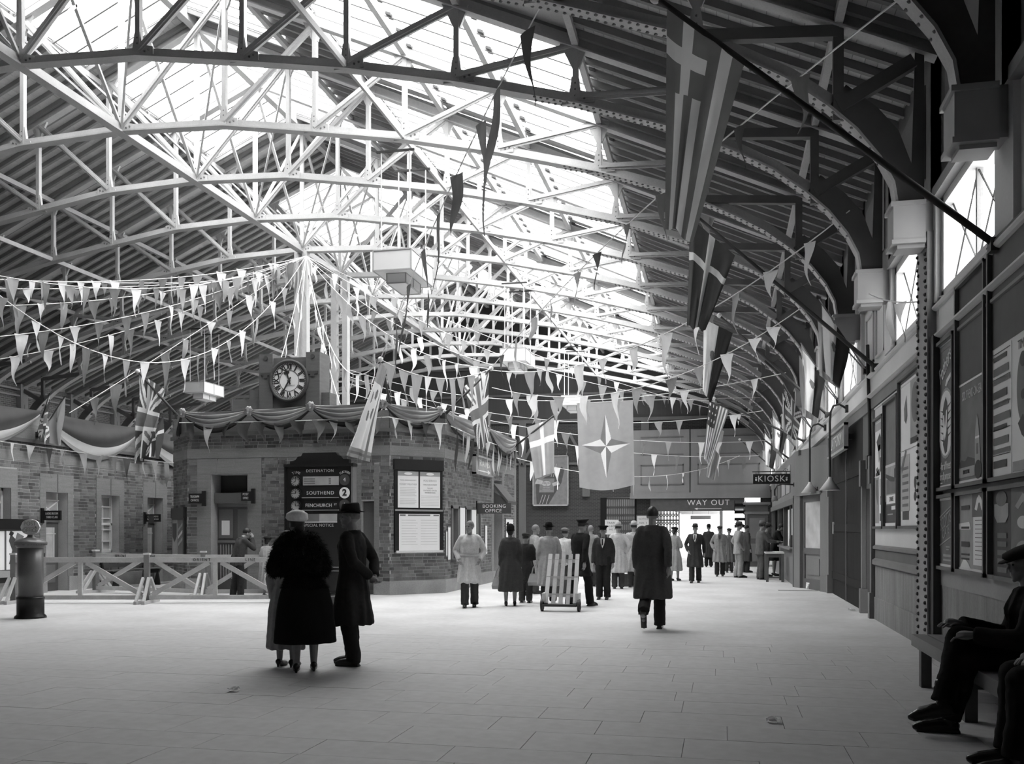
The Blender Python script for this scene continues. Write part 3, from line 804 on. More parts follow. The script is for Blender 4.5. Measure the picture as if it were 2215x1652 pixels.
for a, b, c_, d_ in sur: wall_box(wl, 'gauged_surround', M_GAUGED, o_l, u_l, a, b, max(c_, .34), d_, 0, .012)
for a, b, c_, d_ in OPEN: wall_box(wl, 'keystone_joint', M_BROWN, o_l, u_l, (a + b) / 2 + .0, (a + b) / 2 + .03, d_, d_ + .42, .012, .016)
x = 0
for a, b, c_, d_ in cuts:
    if c_ == 0: wall_box(wl, 'plinth', M_PLINTH, o_l, u_l, x, a, 0, .34, 0, .05); x = b
wall_box(wl, 'plinth', M_PLINTH, o_l, u_l, x, LT, 0, .34, 0, .05)
wall_box(wl, 'gauged_band', M_GAUGED, o_l, u_l, 0, LT, 2.98, 3.2, 0, .012)
wall_box(wl, 'string_course', M_BROWN, o_l, u_l, 0, LT, 3.4, 3.48, 0, .07)
wall_box(wl, 'parapet', M_GAUGED, o_l, u_l, 0, LT, 3.48, ZL, 0, .02)
wall_box(wl, 'flat_roof', M_BROWN, o_l, u_l, 0, LT, ZL - .1, ZL, -8, 0)
# windows and doors of the left building
def sash(name, y0, y1, z0, z1, cols=2, rows=6, cross=False):
    w = struct(name); X = XL - .24
    for q in ((y0, y0 + .05, z0, z1), (y1 - .05, y1, z0, z1), (y0, y1, z0, z0 + .06), (y0, y1, z1 - .06, z1), (y0, y1, (z0 + z1) / 2 - .03, (z0 + z1) / 2 + .03)):
        MB().box(X - .04, X + .04, *q).build('sash_frame', M_WHITE, w)
    if cross:
        MB().bar((X + .02, y0 + .05, z0 + .06), (X + .02, y1 - .05, z1 - .3), .03, .03).build('glazing_bar', M_WHITE, w)
        MB().bar((X + .02, y1 - .05, z0 + .06), (X + .02, y0 + .05, z1 - .3), .03, .03).build('glazing_bar', M_WHITE, w)
        MB().box(X, X + .03, y0, y1, z1 - .32, z1 - .29).build('glazing_bar', M_WHITE, w)
    else:
        for k in range(1, cols): yy = y0 + (y1 - y0) * k / cols; MB().box(X, X + .03, yy - .012, yy + .012, z0, z1).build('glazing_bar', M_WHITE, w)
        for k in range(1, rows): zz = z0 + (z1 - z0) * k / rows; MB().box(X, X + .03, y0, y1, zz - .012, zz + .012).build('glazing_bar', M_WHITE, w)
    MB().box(X - .02, X - .012, y0, y1, z0, z1).build('pane', G_FROST, w)
    MB().box(X - .1, X - .08, y0 - .02, y1 + .02, z0 - .02, z1 + .02).build('blind', M_GREYLT, w)
    return w
s1 = sash('window_20', 16.85, 17.9, .92, 2.36, cross=True); MB().box(XL - .1, XL + .1, 16.75, 18.0, .82, .92).build('sill', M_CREAM, s1)
s2 = sash('window_21', 21.0, 21.72, .86, 2.32, 2, 5); MB().box(XL - .1, XL + .08, 20.92, 21.8, .78, .86).build('sill', M_PLINTH, s2)
s3 = sash('window_22', 25.3, 26.0, .86, 2.32, 2, 5)
for i, (y0, y1) in enumerate(((19.0, 19.75), (22.95, 23.68))):
    d = struct('door_%d' % (i + 2)); X = XL - .26
    MB().box(X - .05, X, y0, y1, 0, 1.62).build('leaf', M_BROWN, d)
    MB().box(X, X + .02, y0 + .12, y1 - .12, .2, .62).build('lower_panel', M_BROWN_L, d)
    MB().box(X, X + .015, y0 + .12, y1 - .14, .78, 1.5).build('glass_panel', G_FROST, d)
    for q in ((y0 + .1, y1 - .12, 1.34, 1.36), (y0 + .1, y1 - .12, .76, .79), (y1 - .2, y1 - .18, .78, 1.5)): MB().box(X + .01, X + .03, *q).build('glazing_bar', M_CREAM, d)
    MB().box(X - .06, X + .04, y0, y1, 1.62, 1.7).build('transom', M_BROWN, d)
    MB().box(X - .02, X, y0, y1, 1.7, 2.32).build('fanlight', G_FROST, d)
    for a, b in (((y0 + .03, 1.74), (y1 - .03, 2.12)), ((y1 - .03, 1.74), (y0 + .03, 2.12)), ((y0, 2.14), (y1, 2.14)), ((y1 - .06, 1.7), (y1 - .06, 2.3))):
        MB().bar((X + .01, a[0], a[1]), (X + .01, b[0], b[1]), .028, .028).build('glazing_bar', M_WHITE, d)
    MB().ell((X + .04, y0 + .08, .95), (.03, .03, .03)).build('knob', M_IRON, d)
def projecting_sign(x0, x1, Y, z0, z1, lines, label, bracket_right=False, size=.085, m=M_BLACK):
    s = thing('projecting_sign', label, 'sign', ((x0 + x1) / 2, Y, (z0 + z1) / 2)); hw = (x1 - x0) / 2; hz = (z1 - z0) / 2
    MB().box(-hw, hw, -.025, .025, -hz, hz).build('board', m, s)
    bx = hw if bracket_right else -hw
    MB().box(bx - .035, bx + .035, -.04, .04, -hz - .06, hz + .06).build('bracket', M_BLACK, s)
    for i, t in enumerate(lines): lettering(t, size, M_PALEINK, s, (.0 + (-.03 if bracket_right else .03), -.027, (len(lines) / 2 - .5 - i) * size * 1.15), depth=.004, xs=min(1.0, (x1 - x0 - .12) / (len(t) * size * .70)))
    return s
projecting_sign(XL + .02, XL + .52, 18.85, 1.66, 1.88, ['LADIES ROOM', 'THIRD CLASS'], 'dark projecting sign for the ladies room over the left doorway', size=.072)
gs = projecting_sign(XL + .02, XL + .50, 22.8, 1.66, 1.86, ['GENTLEMENS', 'WAITING ROOM'], 'dark projecting sign for the gentlemens room, scuffed in the middle', size=.066)
MB().box(-.1, .06, -.03, -.027, -.14, .07).build('stuck_paper', M_GREYDK, gs)
# poster board at the left edge
pb = thing('poster_board', 'poster board with black header on left brick wall behind pillar box', 'notice board', (XL + .105, 17.35, .0))
def xb(p, name, m, y0, y1, z0, z1, x0, x1): return MB().box(x0, x1, y0 - 17.35, y1 - 17.35, z0, z1).build(name, m, p)
xb(pb, 'header', M_BLACK, 16.0, 18.55, 1.46, 1.68, -.04, .06); xb(pb, 'backing', M_BROWN, 16.0, 18.4, .55, 1.46, -.04, 0)
xb(pb, 'sill', M_CREAM_D, 16.0, 18.4, .42, .56, -.04, .08); xb(pb, 'lower_ledge', M_BLACK, 16.0, 18.4, .3, .42, -.04, .03)
xb(pb, 'poster', M_PAPER, 16.6, 17.58, .58, 1.42, 0, .01); p2_ = xb(pb, 'poster', M_PAPER, 17.64, 18.36, .58, 1.42, 0, .01)
MB().prism([(.05, .1), (.25, .1), (.5, .2), (.62, .15), (.62, .45), (.5, .62), (.3, .6), (.1, .75), (.05, .6), (.15, .4)], (.012, 17.66 - 17.35, .6), (0, 1, 0), (0, 0, 1), (.003, 0, 0)).build('poster_figure', M_GREYDK, p2_)
MB().prism([(.2, .55), (.4, .55), (.5, .7), (.3, .78)], (.012, 17.66 - 17.35, .6), (0, 1, 0), (0, 0, 1), (.005, 0, 0)).build('poster_figure', M_GREYMID, p2_)
MB().prism([(.05, .76), (.14, .72), (.2, .8), (.1, .84)], (.012, 17.66 - 17.35, .58), (0, 1, 0), (0, 0, 1), (.006, 0, 0)).build('poster_figure', M_INK, p2_)

# ---------------------------------------------------------------- octagonal office block
BY = 19.92; BX0, BX1 = -12.14, -7.18; DC = .97
FL = V(BX0 - DC, BY + DC, 0); A0 = V(BX0, BY, 0); A1 = V(BX1, BY, 0); C1 = V(BX1 + DC, BY + DC, 0); S1 = V(BX1 + DC, 28.4, 0)
blk = thing('office_block', 'octagonal brick office block with draped parapet standing in the middle of the hall', 'building', (0, 0, 0))
ZB = 4.1
FACES = {'front': (A0, A1), 'chamfer': (A1, C1), 'side': (C1, S1), 'left_chamfer': (FL, A0)}
HOLES = {'front': [(.60, 1.53, 0, 2.72), (4.30, 4.60, 0, 2.08)], 'chamfer': [], 'left_chamfer': [],
         'side': [(.55, 1.15, .75, 2.0), (1.75, 2.3, .75, 2.0), (2.9, 3.3, .75, 2.0), (4.85, 5.85, 0, 2.85)]}
SURR = {'front': [(.25, .6, .3, 3.05), (1.53, 1.88, .3, 3.05), (.6, 1.53, 2.72, 3.05), (3.9, 4.3, .3, 2.9), (4.6, 4.72, .3, 2.9)],
        'chamfer': [], 'left_chamfer': [], 'side': [(4.55, 4.85, .3, 3.2), (5.85, 6.1, .3, 3.2)]}
NP = {'front': 150, 'chamfer': 150, 'side': 0, 'left_chamfer': 0}
for fn, (p, q) in FACES.items():
    u = (q - p).normalized(); Lf = (q - p).length; hs_ = sorted(HOLES[fn]); x = 0
    for a, b, c_, d_ in hs_:
        wall_box(blk, 'brick_backing', M_MORTAR, p, u, x, a, 0, ZB, -.5, 0); wall_box(blk, 'brick_backing', M_MORTAR, p, u, a, b, d_, ZB, -.5, 0)
        if c_ > 0: wall_box(blk, 'brick_backing', M_MORTAR, p, u, a, b, 0, c_, -.5, 0)
        x = b
    wall_box(blk, 'brick_backing', M_MORTAR, p, u, x, Lf, 0, ZB, -.5, 0)
    brickwork(blk, p, u, Lf, .32, 3.62, HOLES[fn] + SURR[fn] + [(0, Lf, 3.1, 3.32)], NP[fn], (C1 + V(0, 0, 2.2)) if fn == 'chamfer' else V(-10, BY, 3.0), 11 + len(fn))
    for a, b, c_, d_ in SURR[fn]: wall_box(blk, 'gauged_surround', M_GAUGED, p, u, a, b, c_, d_, 0, .012)
    wall_box(blk, 'gauged_band', M_GAUGED, p, u, 0, Lf, 3.1, 3.32, 0, .013)
    wall_box(blk, 'string_course', M_GREYMID, p, u, -.03, Lf + .03, 3.62, 3.7, 0, .07)
    wall_box(blk, 'parapet', M_GAUGED, p, u, 0, Lf, 3.7, ZB, 0, .02)
    x = 0
    for a, b, c_, d_ in [h for h in hs_ if h[2] == 0] + [(Lf, Lf, 0, 0)]:
        wall_box(blk, 'plinth', M_PLINTH, p, u, x - (.02 if x == 0 else 0), a + (.02 if a == Lf else 0), 0, .3, 0, .05); x = b
MB().prism([(FL.x, FL.y), (A0.x, A0.y), (A1.x, A1.y), (C1.x, C1.y), (S1.x, S1.y), (FL.x, S1.y)], (0, 0, ZB - .1), (1, 0, 0), (0, 1, 0), (0, 0, .08)).build('flat_roof', M_GREYMID, blk)
MB().box(FL.x, S1.x, S1.y, S1.y + .3, 0, ZB).build('back_wall', M_GREYMID, blk)
MB().box(FL.x, FL.x + .3, FL.y, S1.y, 0, ZB).build('back_wall', M_GREYMID, blk)
uF = V(1, 0, 0)
# keystone voussoirs over the post office door
for a, b in ((.25, .78), (.8, 1.25), (1.27, 1.88)):
    dx = .05
    MB().prism([(a + (dx if a > .3 else 0), 2.74), (b - (dx if b < 1.8 else 0), 2.74), (b, 3.08), (a, 3.08)], A0 + V(0, -.016, 0), uF, (0, 0, 1), (0, .016, 0)).build('voussoir', M_GAUGED, blk)
# post office door, deep in shadow
dp = MB().box(A0.x + .6, A0.x + 1.53, BY + .30, BY + .36, 0, 2.0).build('post_office_door', M_BROWN, blk)
MB().box(A0.x + .6, A0.x + 1.53, BY + .26, BY + .32, 1.98, 2.06).build('transom', M_BROWN_L, dp)
MB().box(A0.x + .64, A0.x + 1.0, BY + .285, BY + .3, 1.25, 1.92).build('upper_panel', M_BROWN_L, dp)
MB().box(A0.x + 1.12, A0.x + 1.5, BY + .285, BY + .3, 1.25, 1.92).build('upper_panel', M_BROWN_L, dp)
MB().box(A0.x + .62, A0.x + 1.53, BY + .27, BY + .3, 1.14, 1.2).build('middle_rail', M_BROWN_L, dp)
MB().box(A0.x + .72, A0.x + .92, BY + .27, BY + .285, 1.32, 1.66).build('paper_notice', M_PAPER, dp)
for k in range(5): MB().box(A0.x + .68 + k * .07, A0.x + .70 + k * .07, BY + .27, BY + .3, .3, 1.1).build('glazing_bar', M_CREAM_D, dp)
wall_box(blk, 'canopy_hood', M_BROWN, A0, uF, .62, 1.51, 2.06, 2.3, -.3, -.12)
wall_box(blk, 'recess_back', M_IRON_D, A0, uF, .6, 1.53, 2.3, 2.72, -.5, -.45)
wall_box(blk, 'side_door', M_BROWN_L, A0, uF, 4.30, 4.60, 0, 2.06, -.2, -.12)
wall_box(blk, 'side_door_kick', M_BROWN, A0, uF, 4.32, 4.58, .1, 1.0, -.12, -.1)
# air brick
ab = wall_box(blk, 'air_brick', M_IRON_D, A0, uF, 2.28, 2.46, 2.93, 3.03, 0, .012)
for k in range(6): wall_box(blk, 'air_brick_bar', M_GAUGED, A0, uF, 2.28 + k * .034, 2.288 + k * .034, 2.93, 3.03, .012, .016)
for k in range(4): wall_box(blk, 'air_brick_bar', M_GAUGED, A0, uF, 2.28, 2.46, 2.93 + k * .031, 2.938 + k * .031, .012, .016)
# ticket windows on the right side
uS = V(0, 1, 0)
for a, b in ((.55, 1.15), (1.75, 2.3), (2.9, 3.3)):
    wf_ = wall_box(blk, 'ticket_window', M_BROWN, C1, uS, a, b, .75, 2.0, -.3, -.25)
    for q in ((a, a + .07, .75, 2.0), (b - .07, b, .75, 2.0), (a, b, 1.95, 2.03)): wall_box(wf_, 'architrave', M_BROWN_L, C1, uS, *q, -.25, .04)
    wall_box(wf_, 'blind', M_GREYLT, C1, uS, a + .08, b - .08, 1.25, 1.95, -.2, -.18)
    wall_box(wf_, 'counter', M_BROWN, C1, uS, a - .05, b + .05, .68, .75, -.2, .15)
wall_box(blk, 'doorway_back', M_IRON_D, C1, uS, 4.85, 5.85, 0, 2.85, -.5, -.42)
aw = MB(); o = C1 + V(0, 4.8, 0)
aw.prism([(0, 2.75), (.42, 2.25), (.42, 2.15), (0, 2.65)], o, (1, 0, 0), (0, 0, 1), (0, 1.1, 0)); aw.build('awning', M_GREYDK, blk)
MB().prism([(.0, 2.1), (.42, 2.1), (.42, 2.25), (0, 2.5)], o + V(0, .02, 0), (1, 0, 0), (0, 0, 1), (0, .02, 0)).build('awning_cheek', M_GREYDK, blk)
for a, b, z0, z1, lb in ((1.25, 1.68, .9, 1.98, 'tall white timetable sheet left of the raincoat man'), (2.36, 2.78, .9, 1.95, 'tall white timetable sheet right of the raincoat man'), (3.75, 3.95, .8, 1.55, 'narrow white notice on brickwork under the booking office sign'),
                         (6.25, 7.2, .8, 1.75, 'white poster at the far end of the block behind woman in dark coat'), (.06, .14, .85, 1.4, 'tiny white card nearest the corner of the block'), (.22, .4, .75, 1.5, 'small framed white card between corner and first ticket window')):
    c_ = C1 + V(.03, (a + b) / 2, (z0 + z1) / 2); t = thing('wall_notice', lb, 'notice', c_)
    MB().box(-.025, 0, -(b - a) / 2 - .03, (b - a) / 2 + .03, -(z1 - z0) / 2 - .03, (z1 - z0) / 2 + .03).build('frame', M_BROWN, t)
    MB().box(0, .006, -(b - a) / 2, (b - a) / 2, -(z1 - z0) / 2, (z1 - z0) / 2).build('sheet', M_PAPER, t)
t = thing('direction_sign', 'pale framed direction sign with an arrow high on block side', 'sign', C1 + V(.06, 3.45, 3.12))
MB().box(-.06, 0, -.95, .95, -.22, .22).build('board', M_GREYLT, t)
for q in ((-.98, .98, .2, .25), (-.98, .98, -.25, -.2), (-.98, -.93, -.25, .25), (.93, .98, -.25, .25)): MB().box(-.06, .05, *q).build('frame', M_CREAM_D, t)
lettering('TRAINS', .24, M_PAPER, t, (.004, 0, .06), (0, 1, 0), (0, 0, 1), space=1.1, xs=1.5)
MB().box(0, .006, -.6, .5, -.15, -.12).prism([(.45, -.07), (.75, -.135), (.45, -.2)], (0, 0, 0), (0, 1, 0), (0, 0, 1), (.006, 0, 0)).build('arrow', M_PAPER, t)
s = projecting_sign(C1.x, C1.x + .93, 23.8, 1.86, 2.13, [], 'dark grey booking office sign projecting from brick block', m=M_GREYDK)
lettering('BOOKING', .125, M_PAPER, s, (.02, -.03, .055), space=1.12); lettering('OFFICE', .125, M_PAPER, s, (0, -.03, -.065), space=1.12)
projecting_sign(A0.x + .10, A0.x + .48, BY - .1, 2.05, 2.28, ['TELEGRAPH', 'OFFICE'], 'small black projecting sign for the telegraph office left of doorway', True, .075)
projecting_sign(A0.x + 1.43, A0.x + 1.72, BY - .1, 2.10, 2.32, ['POST', 'OFFICE'], 'small black projecting sign for the post office right of doorway', True, .075)

# poster case on the left chamfer
uL = (A0 - FL).normalized(); nL = uL.cross(V(0, 0, 1))
pc = thing('poster_case', 'black framed double poster case on the shaded corner of block', 'notice board', FL)
oz = V(0, 0, 0)
wall_box(pc, 'frame', M_BLACK, oz, uL, .08, 1.28, .72, 1.95, 0, .06)
wall_box(pc, 'header', M_BLACK, oz, uL, .06, 1.30, 1.72, 1.97, 0, .08)
wall_box(pc, 'poster', M_GREYLT, oz, uL, .16, .66, .8, 1.68, .06, .066); wall_box(pc, 'poster', M_GREYMID, oz, uL, .70, 1.2, .8, 1.68, .06, .066)
q = oz + nL * .067
MB().prism([(.2, 1.6), (.6, 1.6), (.6, 1.28), (.4, 1.15), (.2, 1.28)], q, uL, (0, 0, 1), nL * .003).build('poster_shield', M_GREYDK, pc)
for k in range(3): MB().prism([(.74, 1.05 + k * .17), (1.16, 1.2 + k * .17), (1.16, 1.27 + k * .17), (.74, 1.12 + k * .17)], q, uL, (0, 0, 1), nL * .003).build('poster_stripe', M_GREYLT if k != 1 else M_PALEINK, pc)

# ---------------------------------------------------------------- notice board on the right chamfer
uC = (C1 - A1).normalized(); nC = uC.cross(V(0, 0, 1))
nb = thing('notice_board', 'tall black notice board with two printed sheets above one big sheet', 'notice board', A1)
wall_box(nb, 'frame', M_BLACK, oz, uC, .10, 1.30, 1.05, 3.0, 0, .06)
wall_box(nb, 'header', M_BLACK, oz, uC, .08, 1.32, 2.78, 3.02, 0, .09)
wall_box(nb, 'middle_rail', M_CREAM_D, oz, uC, .10, 1.30, 1.86, 1.90, .06, .08)
wall_box(nb, 'foot_rail', M_CREAM, oz, uC, .12, 1.30, .93, .98, 0, .1)
wall_box(nb, 'stile', M_BLACK, oz, uC, .10, .2, .95, 1.9, .0, .065); wall_box(nb, 'stile', M_BLACK, oz, uC, 1.22, 1.32, .95, 1.9, .0, .065)
wall_box(nb, 'frame', M_BLACK, oz, uC, .10, 1.30, .96, 1.06, 0, .06)
shs = []
for a, b in ((.17, .68), (.72, 1.23)):
    sh = wall_box(nb, 'sheet', M_PAPER, oz, uC, a, b, 1.94, 2.75, .06, .066); shs.append((a, b, sh))
    wall_box(sh, 'heading_band', M_GREYLT, oz, uC, a, b, 2.65, 2.75, .066, .068)
    P = [((a + b) / 2 + .1 * math.cos(2 * PI * k / 16), 2.70 + .03 * math.sin(2 * PI * k / 16)) for k in range(16)]
    MB().prism(P, nC * .068, uC, (0, 0, 1), nC * .003).build('emblem', M_PAPER, sh)
def ctext(body, size, m, a, z, par, xs=1.0): return lettering(body, size, m, par, uC * a + nC * .068 + V(0, 0, z), uC, (0, 0, 1), .002, 'CENTER', 1.05, xs)
a, b, sh = shs[0]; m_ = (a + b) / 2
ctext('TRAIN ARRANGEMENTS', .042, M_INK_G, m_, 2.55, sh, .85); ctext('FOGGY WEATHER', .056, M_INK_G, m_, 2.46, sh, .9)
for k in range(11): 
    if k != 6: wall_box(sh, 'print_line', M_PALEINK, oz, uC, a + .05, b - .05 - .04 * (k % 3 == 1), 2.38 - k * .036, 2.395 - k * .036, .066, .0675)
a, b, sh = shs[1]; m_ = (a + b) / 2
ctext('FOG SERVICE', .06, M_INK_G, m_, 2.55, sh, .9); ctext('FENCHURCH STREET', .042, M_INK_G, m_, 2.46, sh, .85); ctext('TILBURY', .042, M_INK_G, m_, 2.38, sh, .9); ctext('SOUTHEND-ON-SEA', .042, M_INK_G, m_, 2.33, sh, .85); ctext('SHOEBURYNESS', .042, M_INK_G, m_, 2.28, sh, .85)
for k in range(7): wall_box(sh, 'print_line', M_PALEINK, oz, uC, a + .03, b - .03, 2.2 - k * .035, 2.212 - k * .035, .066, .0675)
sh = wall_box(nb, 'sheet', M_PAPER, oz, uC, .2, 1.22, .98, 1.80, .06, .066)
for a, b in ((.22, .36), (.42, .98), (1.06, 1.2)): wall_box(sh, 'heading_band', M_GREYMID, oz, uC, a, b, 1.755, 1.785, .066, .068)
for k in range(10): wall_box(sh, 'print_line', M_PALEINK, oz, uC, .26, .66 if k % 2 else .62, 1.65 - k * .06, 1.665 - k * .06, .066, .0675); wall_box(sh, 'print_line', M_PALEINK, oz, uC, .74, 1.16, 1.65 - k * .06, 1.665 - k * .06, .066, .0675)

# ---------------------------------------------------------------- clock on the parapet
ck = thing('wall_clock', 'big round clock with roman numerals in stepped stone case on block', 'clock', (-9.68, BY + .25, ZB - .02))
M_CASE = mat('clock_case_stone', .11, .8, .12, 3, (1, 1, 6), amp2=.06)
MB().box(-.62, .62, 0, .5, 0, 1.32).build('case', M_CASE, ck)
for s_ in (-1, 1):
    MB().box(s_ * .58 - .17, s_ * .58 + .17, -.05, .52, 0, 1.42).build('case_pilaster', M_CASE, ck)
    MB().prism([(s_ * .58 - .13, .98), (s_ * .58 + .13, .98), (s_ * .58 + .13, .92), (s_ * .58 + .05, .92), (s_ * .58 + .05, .86), (s_ * .58 - .05, .86), (s_ * .58 - .05, .92), (s_ * .58 - .13, .92)], (0, -.07, 0), (1, 0, 0), (0, 0, 1), (0, .03, 0)).build('stepped_bracket', M_GREYDK, ck)
    MB().lathe([(.05, 0), (.05, .015)], 14).xform(Matrix.Translation((s_ * .58, -.05, 1.32)) @ Matrix.Rotation(PI / 2, 4, 'X')).build('roundel', M_GREYDK, ck)
MB().box(-.78, .78, -.08, .52, 0, .16).build('case_base', M_CASE, ck)
MB().box(-1.05, -.7, .05, .45, 0, .62).build('case_wing', M_CASE, ck); MB().box(-1.5, -1.02, .1, .4, 0, .42).build('case_wing', M_CASE, ck)
MB().box(.72, .95, .05, .45, 0, .5).build('case_wing', M_CASE, ck)
CZ = .78
def disc(r0, r1, y0, y1, n=48):
    mb = MB(); R = []
    for r, y in ((r0, y1), (r1, y1), (r1, y0), (r0, y0)): R.append([V(r * math.cos(2 * PI * k / n), y, r * math.sin(2 * PI * k / n)) for k in range(n)])
    return mb.rings(R, 0, False, True)
def face(r, y, n=48): return MB().add([(r * math.cos(2 * PI * k / n), y, r * math.sin(2 * PI * k / n)) for k in range(n)], [tuple(range(n))])
def at(mb, x, z): return mb.xform(Matrix.Translation((x, 0, z)))
at(disc(.42, .485, -.10, 0), 0, CZ).build('bezel', M_GREYDK, ck, True)
dl = at(face(.43, -.045), 0, CZ).build('dial', M_WHITE, ck)
at(disc(.378, .412, -.05, -.046), 0, CZ).build('minute_ring', M_INK, dl)
for k in range(60):
    if k % 5: pass
mb = MB()
for k in range(60):
    a = k * PI / 30 + PI / 60; mb.bar((.386 * math.sin(a), -.051, CZ + .386 * math.cos(a)), (.404 * math.sin(a), -.051, CZ + .404 * math.cos(a)), .022, .004, up=(0, 1, 0))
mb.build('minute_marks', M_WHITE, dl)
at(disc(.232, .243, -.05, -.046), 0, CZ).build('inner_ring', M_INK, dl)
for k, t in enumerate(['XII', 'I', 'II', 'III', 'IIII', 'V', 'VI', 'VII', 'VIII', 'IX', 'X', 'XI']):
    a = -k * PI / 6; u = V(math.cos(a), 0, math.sin(a)); w = V(-math.sin(a), 0, math.cos(a))
    p = w * .312 + V(0, -.05, CZ)
    lettering(t, .175, M_INK, dl, p, u, w, .004, 'CENTER', .95, {1: 1.4, 2: 1.0, 3: .8, 4: .66}[len(t)] * .8, 'numeral', .006)
def hand(ang, ln, w, name, y, spade):
    mb = MB(); d = V(math.sin(ang), 0, math.cos(ang)); c_ = V(0, y, CZ)
    mb.bar(c_ - d * .09, c_ + d * ln, w, .006, up=(0, 1, 0))
    if spade: p = c_ + d * (ln - .02); mb.ell(p + V(.035 * math.cos(ang), 0, -.035 * math.sin(ang)), (.035, .005, .035)); mb.ell(p - V(.035 * math.cos(ang), 0, -.035 * math.sin(ang)), (.035, .005, .035)); mb.bar(p, p + d * .08, .03, .006, up=(0, 1, 0))
    mb.ell(c_, (.035, .012, .035)); return mb.build(name, M_INK, ck)
hand(math.radians(-17.5), .215, .034, 'hour_hand', -.06, True); hand(math.radians(210), .385, .036, 'minute_hand', -.07, False)
lettering('AUTOMATIC', .045, M_INK_G, dl, (.02, -.048, CZ - .11), xs=.9)

# ---------------------------------------------------------------- departure board
DBX, DBY = -8.43, 18.95
db = thing('departure_board', 'black departure board with three small clocks for Southend and Fenchurch Street trains', 'departure board', (DBX, DBY, 0))
MB().box(-.75, .75, 0, .16, .55, 2.82).build('case', M_BLACK, db)
MB().box(.75, .79, -.03, .18, .0, 2.85).build('side_strip', M_GREYMID, db); MB().box(-.79, -.75, -.03, .18, 0, 2.85).build('side_strip', M_BLACK, db)
MB().box(-.8, .8, -.04, .2, 2.8, 2.86).build('cornice', M_BLACK, db)
MB().prism([(-.68, 2.86), (-.68, 2.92), (-.55, 2.95), (-.5, 3.02), (-.42, 3.03), (-.38, 3.1), (.38, 3.1), (.42, 3.05), (.5, 3.02), (.55, 2.96), (.68, 2.95), (.68, 2.86)], (0, .02, 0), (1, 0, 0), (0, 0, 1), (0, .12, 0)).build('crest', M_BLACK, db)
MB().box(-.75, .75, -.06, .22, 0, .1).build('plinth', M_BLACK, db)
MB().box(-.75, .75, .02, .14, .1, .56).build('lower_panel', M_BLACK, db)
def dz(py): return EYE + (HOR - py) * 20.3 / FPX
def dx_(px): return (px - 692.5) * 20.3 / FPX
lettering('DESTINATION', .085, M_PALEINK, db, (dx_(695), -.004, dz(1018)), space=1.2)
def arc_text(body, cx, cz, r, size, half, xs):
    n = len(body)
    for i, ch in enumerate(body):
        a = -half + 2 * half * i / (n - 1); w = V(math.sin(a), 0, math.cos(a)); u = V(math.cos(a), 0, -math.sin(a))
        lettering(ch, size, M_PALEINK, db, V(cx, -.004, cz) + w * r, u, w, .005, 'CENTER', 1, xs)
arc_text('TIME', dx_(640), dz(1037), .16, .075, .48, 1.0); arc_text('PLATFORM', dx_(752.5), dz(1037), .16, .075, .68, .62)
for i, (py, hh, mm) in enumerate(((1040, 240, 0), (1067, 10, 270), (1094, 0, 84))):
    cx, cz = dx_(639.5), dz(py)
    cd = at(face(.115, -.03, 28), cx, cz).build('small_clock', M_GREYLT, db); at(disc(.105, .125, -.05, 0, 28), cx, cz).build('clock_rim', M_BLACK, cd)
    for k in range(12): a = k * PI / 6; MB().box(-.008, .008, -.034, -.03, -.008, .008).xform(Matrix.Translation((cx + .088 * math.sin(a), 0, cz + .088 * math.cos(a)))).build('hour_dot', M_INK, cd)
    for ang, ln, w in ((math.radians(hh), .055, .014), (math.radians(mm), .085, .01)): MB().bar((cx, -.036, cz), (cx + ln * math.sin(ang), -.036, cz + ln * math.cos(ang)), w, .004, up=(0, 1, 0)).build('clock_hand', M_INK, cd)
for py, t, bright in ((1038, '4', 0), (1066, '2', 1), (1092, '1', 0)):
    cx, cz = dx_(752.5), dz(py)
    dd = at(face(.12, -.015, 28), cx, cz).build('platform_disc', M_PAPER if bright else M_GREYDK, db)
    lettering(t, .19 if bright else .12, M_INK if bright else M_PALEINK, dd, (cx, -.02, cz), bold=.008 if bright else 0)
sl = MB().box(dx_(656), dx_(739), -.01, 0, dz(1049), dz(1030)).build('destination_list', M_GREYLT, db)
for k in range(3): MB().box(dx_(658), dx_(684), -.013, -.01, dz(1036.5 + k * 5), dz(1034 + k * 5)).build('print_line', M_GREYMID, sl); MB().box(dx_(716), dx_(721), -.013, -.01, dz(1037 + k * 5), dz(1033.5 + k * 5)).build('print_line', M_GREYMID, sl)
lettering('SOUTHEND', .105, M_PALEINK, db, (dx_(696), -.004, dz(1066)), space=1.2)
lettering('FENCHURCH', .105, M_PALEINK, db, (dx_(692), -.004, dz(1093)), space=1.05, xs=.95); lettering('ST', .055, M_PALEINK, db, (dx_(731), -.004, dz(1091)), space=1.05)
for py in (1076, 1103): MB().box(dx_(654), dx_(739), -.03, 0, dz(py) - .008, dz(py) + .008).build('slat_edge', M_CREAM_D, db)
MB().box(dx_(662), dx_(694), -.01, 0, dz(1128), dz(1111)).build('blank_slat', M_GREYMID, db); MB().box(dx_(694), dx_(735), -.01, 0, dz(1128), dz(1111)).build('paper_slat', M_GREYLT, db)
MB().box(dx_(650), dx_(735), -.03, 0, dz(1130), dz(1128)).build('slat_edge', M_CREAM, db)
lettering('SPECIAL NOTICE', .085, M_PALEINK, db, (dx_(692), -.004, dz(1136)), space=1.1)
for py in (1226, 1234): MB().box(dx_(640), dx_(752), -.03, 0, dz(py) - .01, dz(py) + .006).build('slat_edge', M_CREAM_D, db)

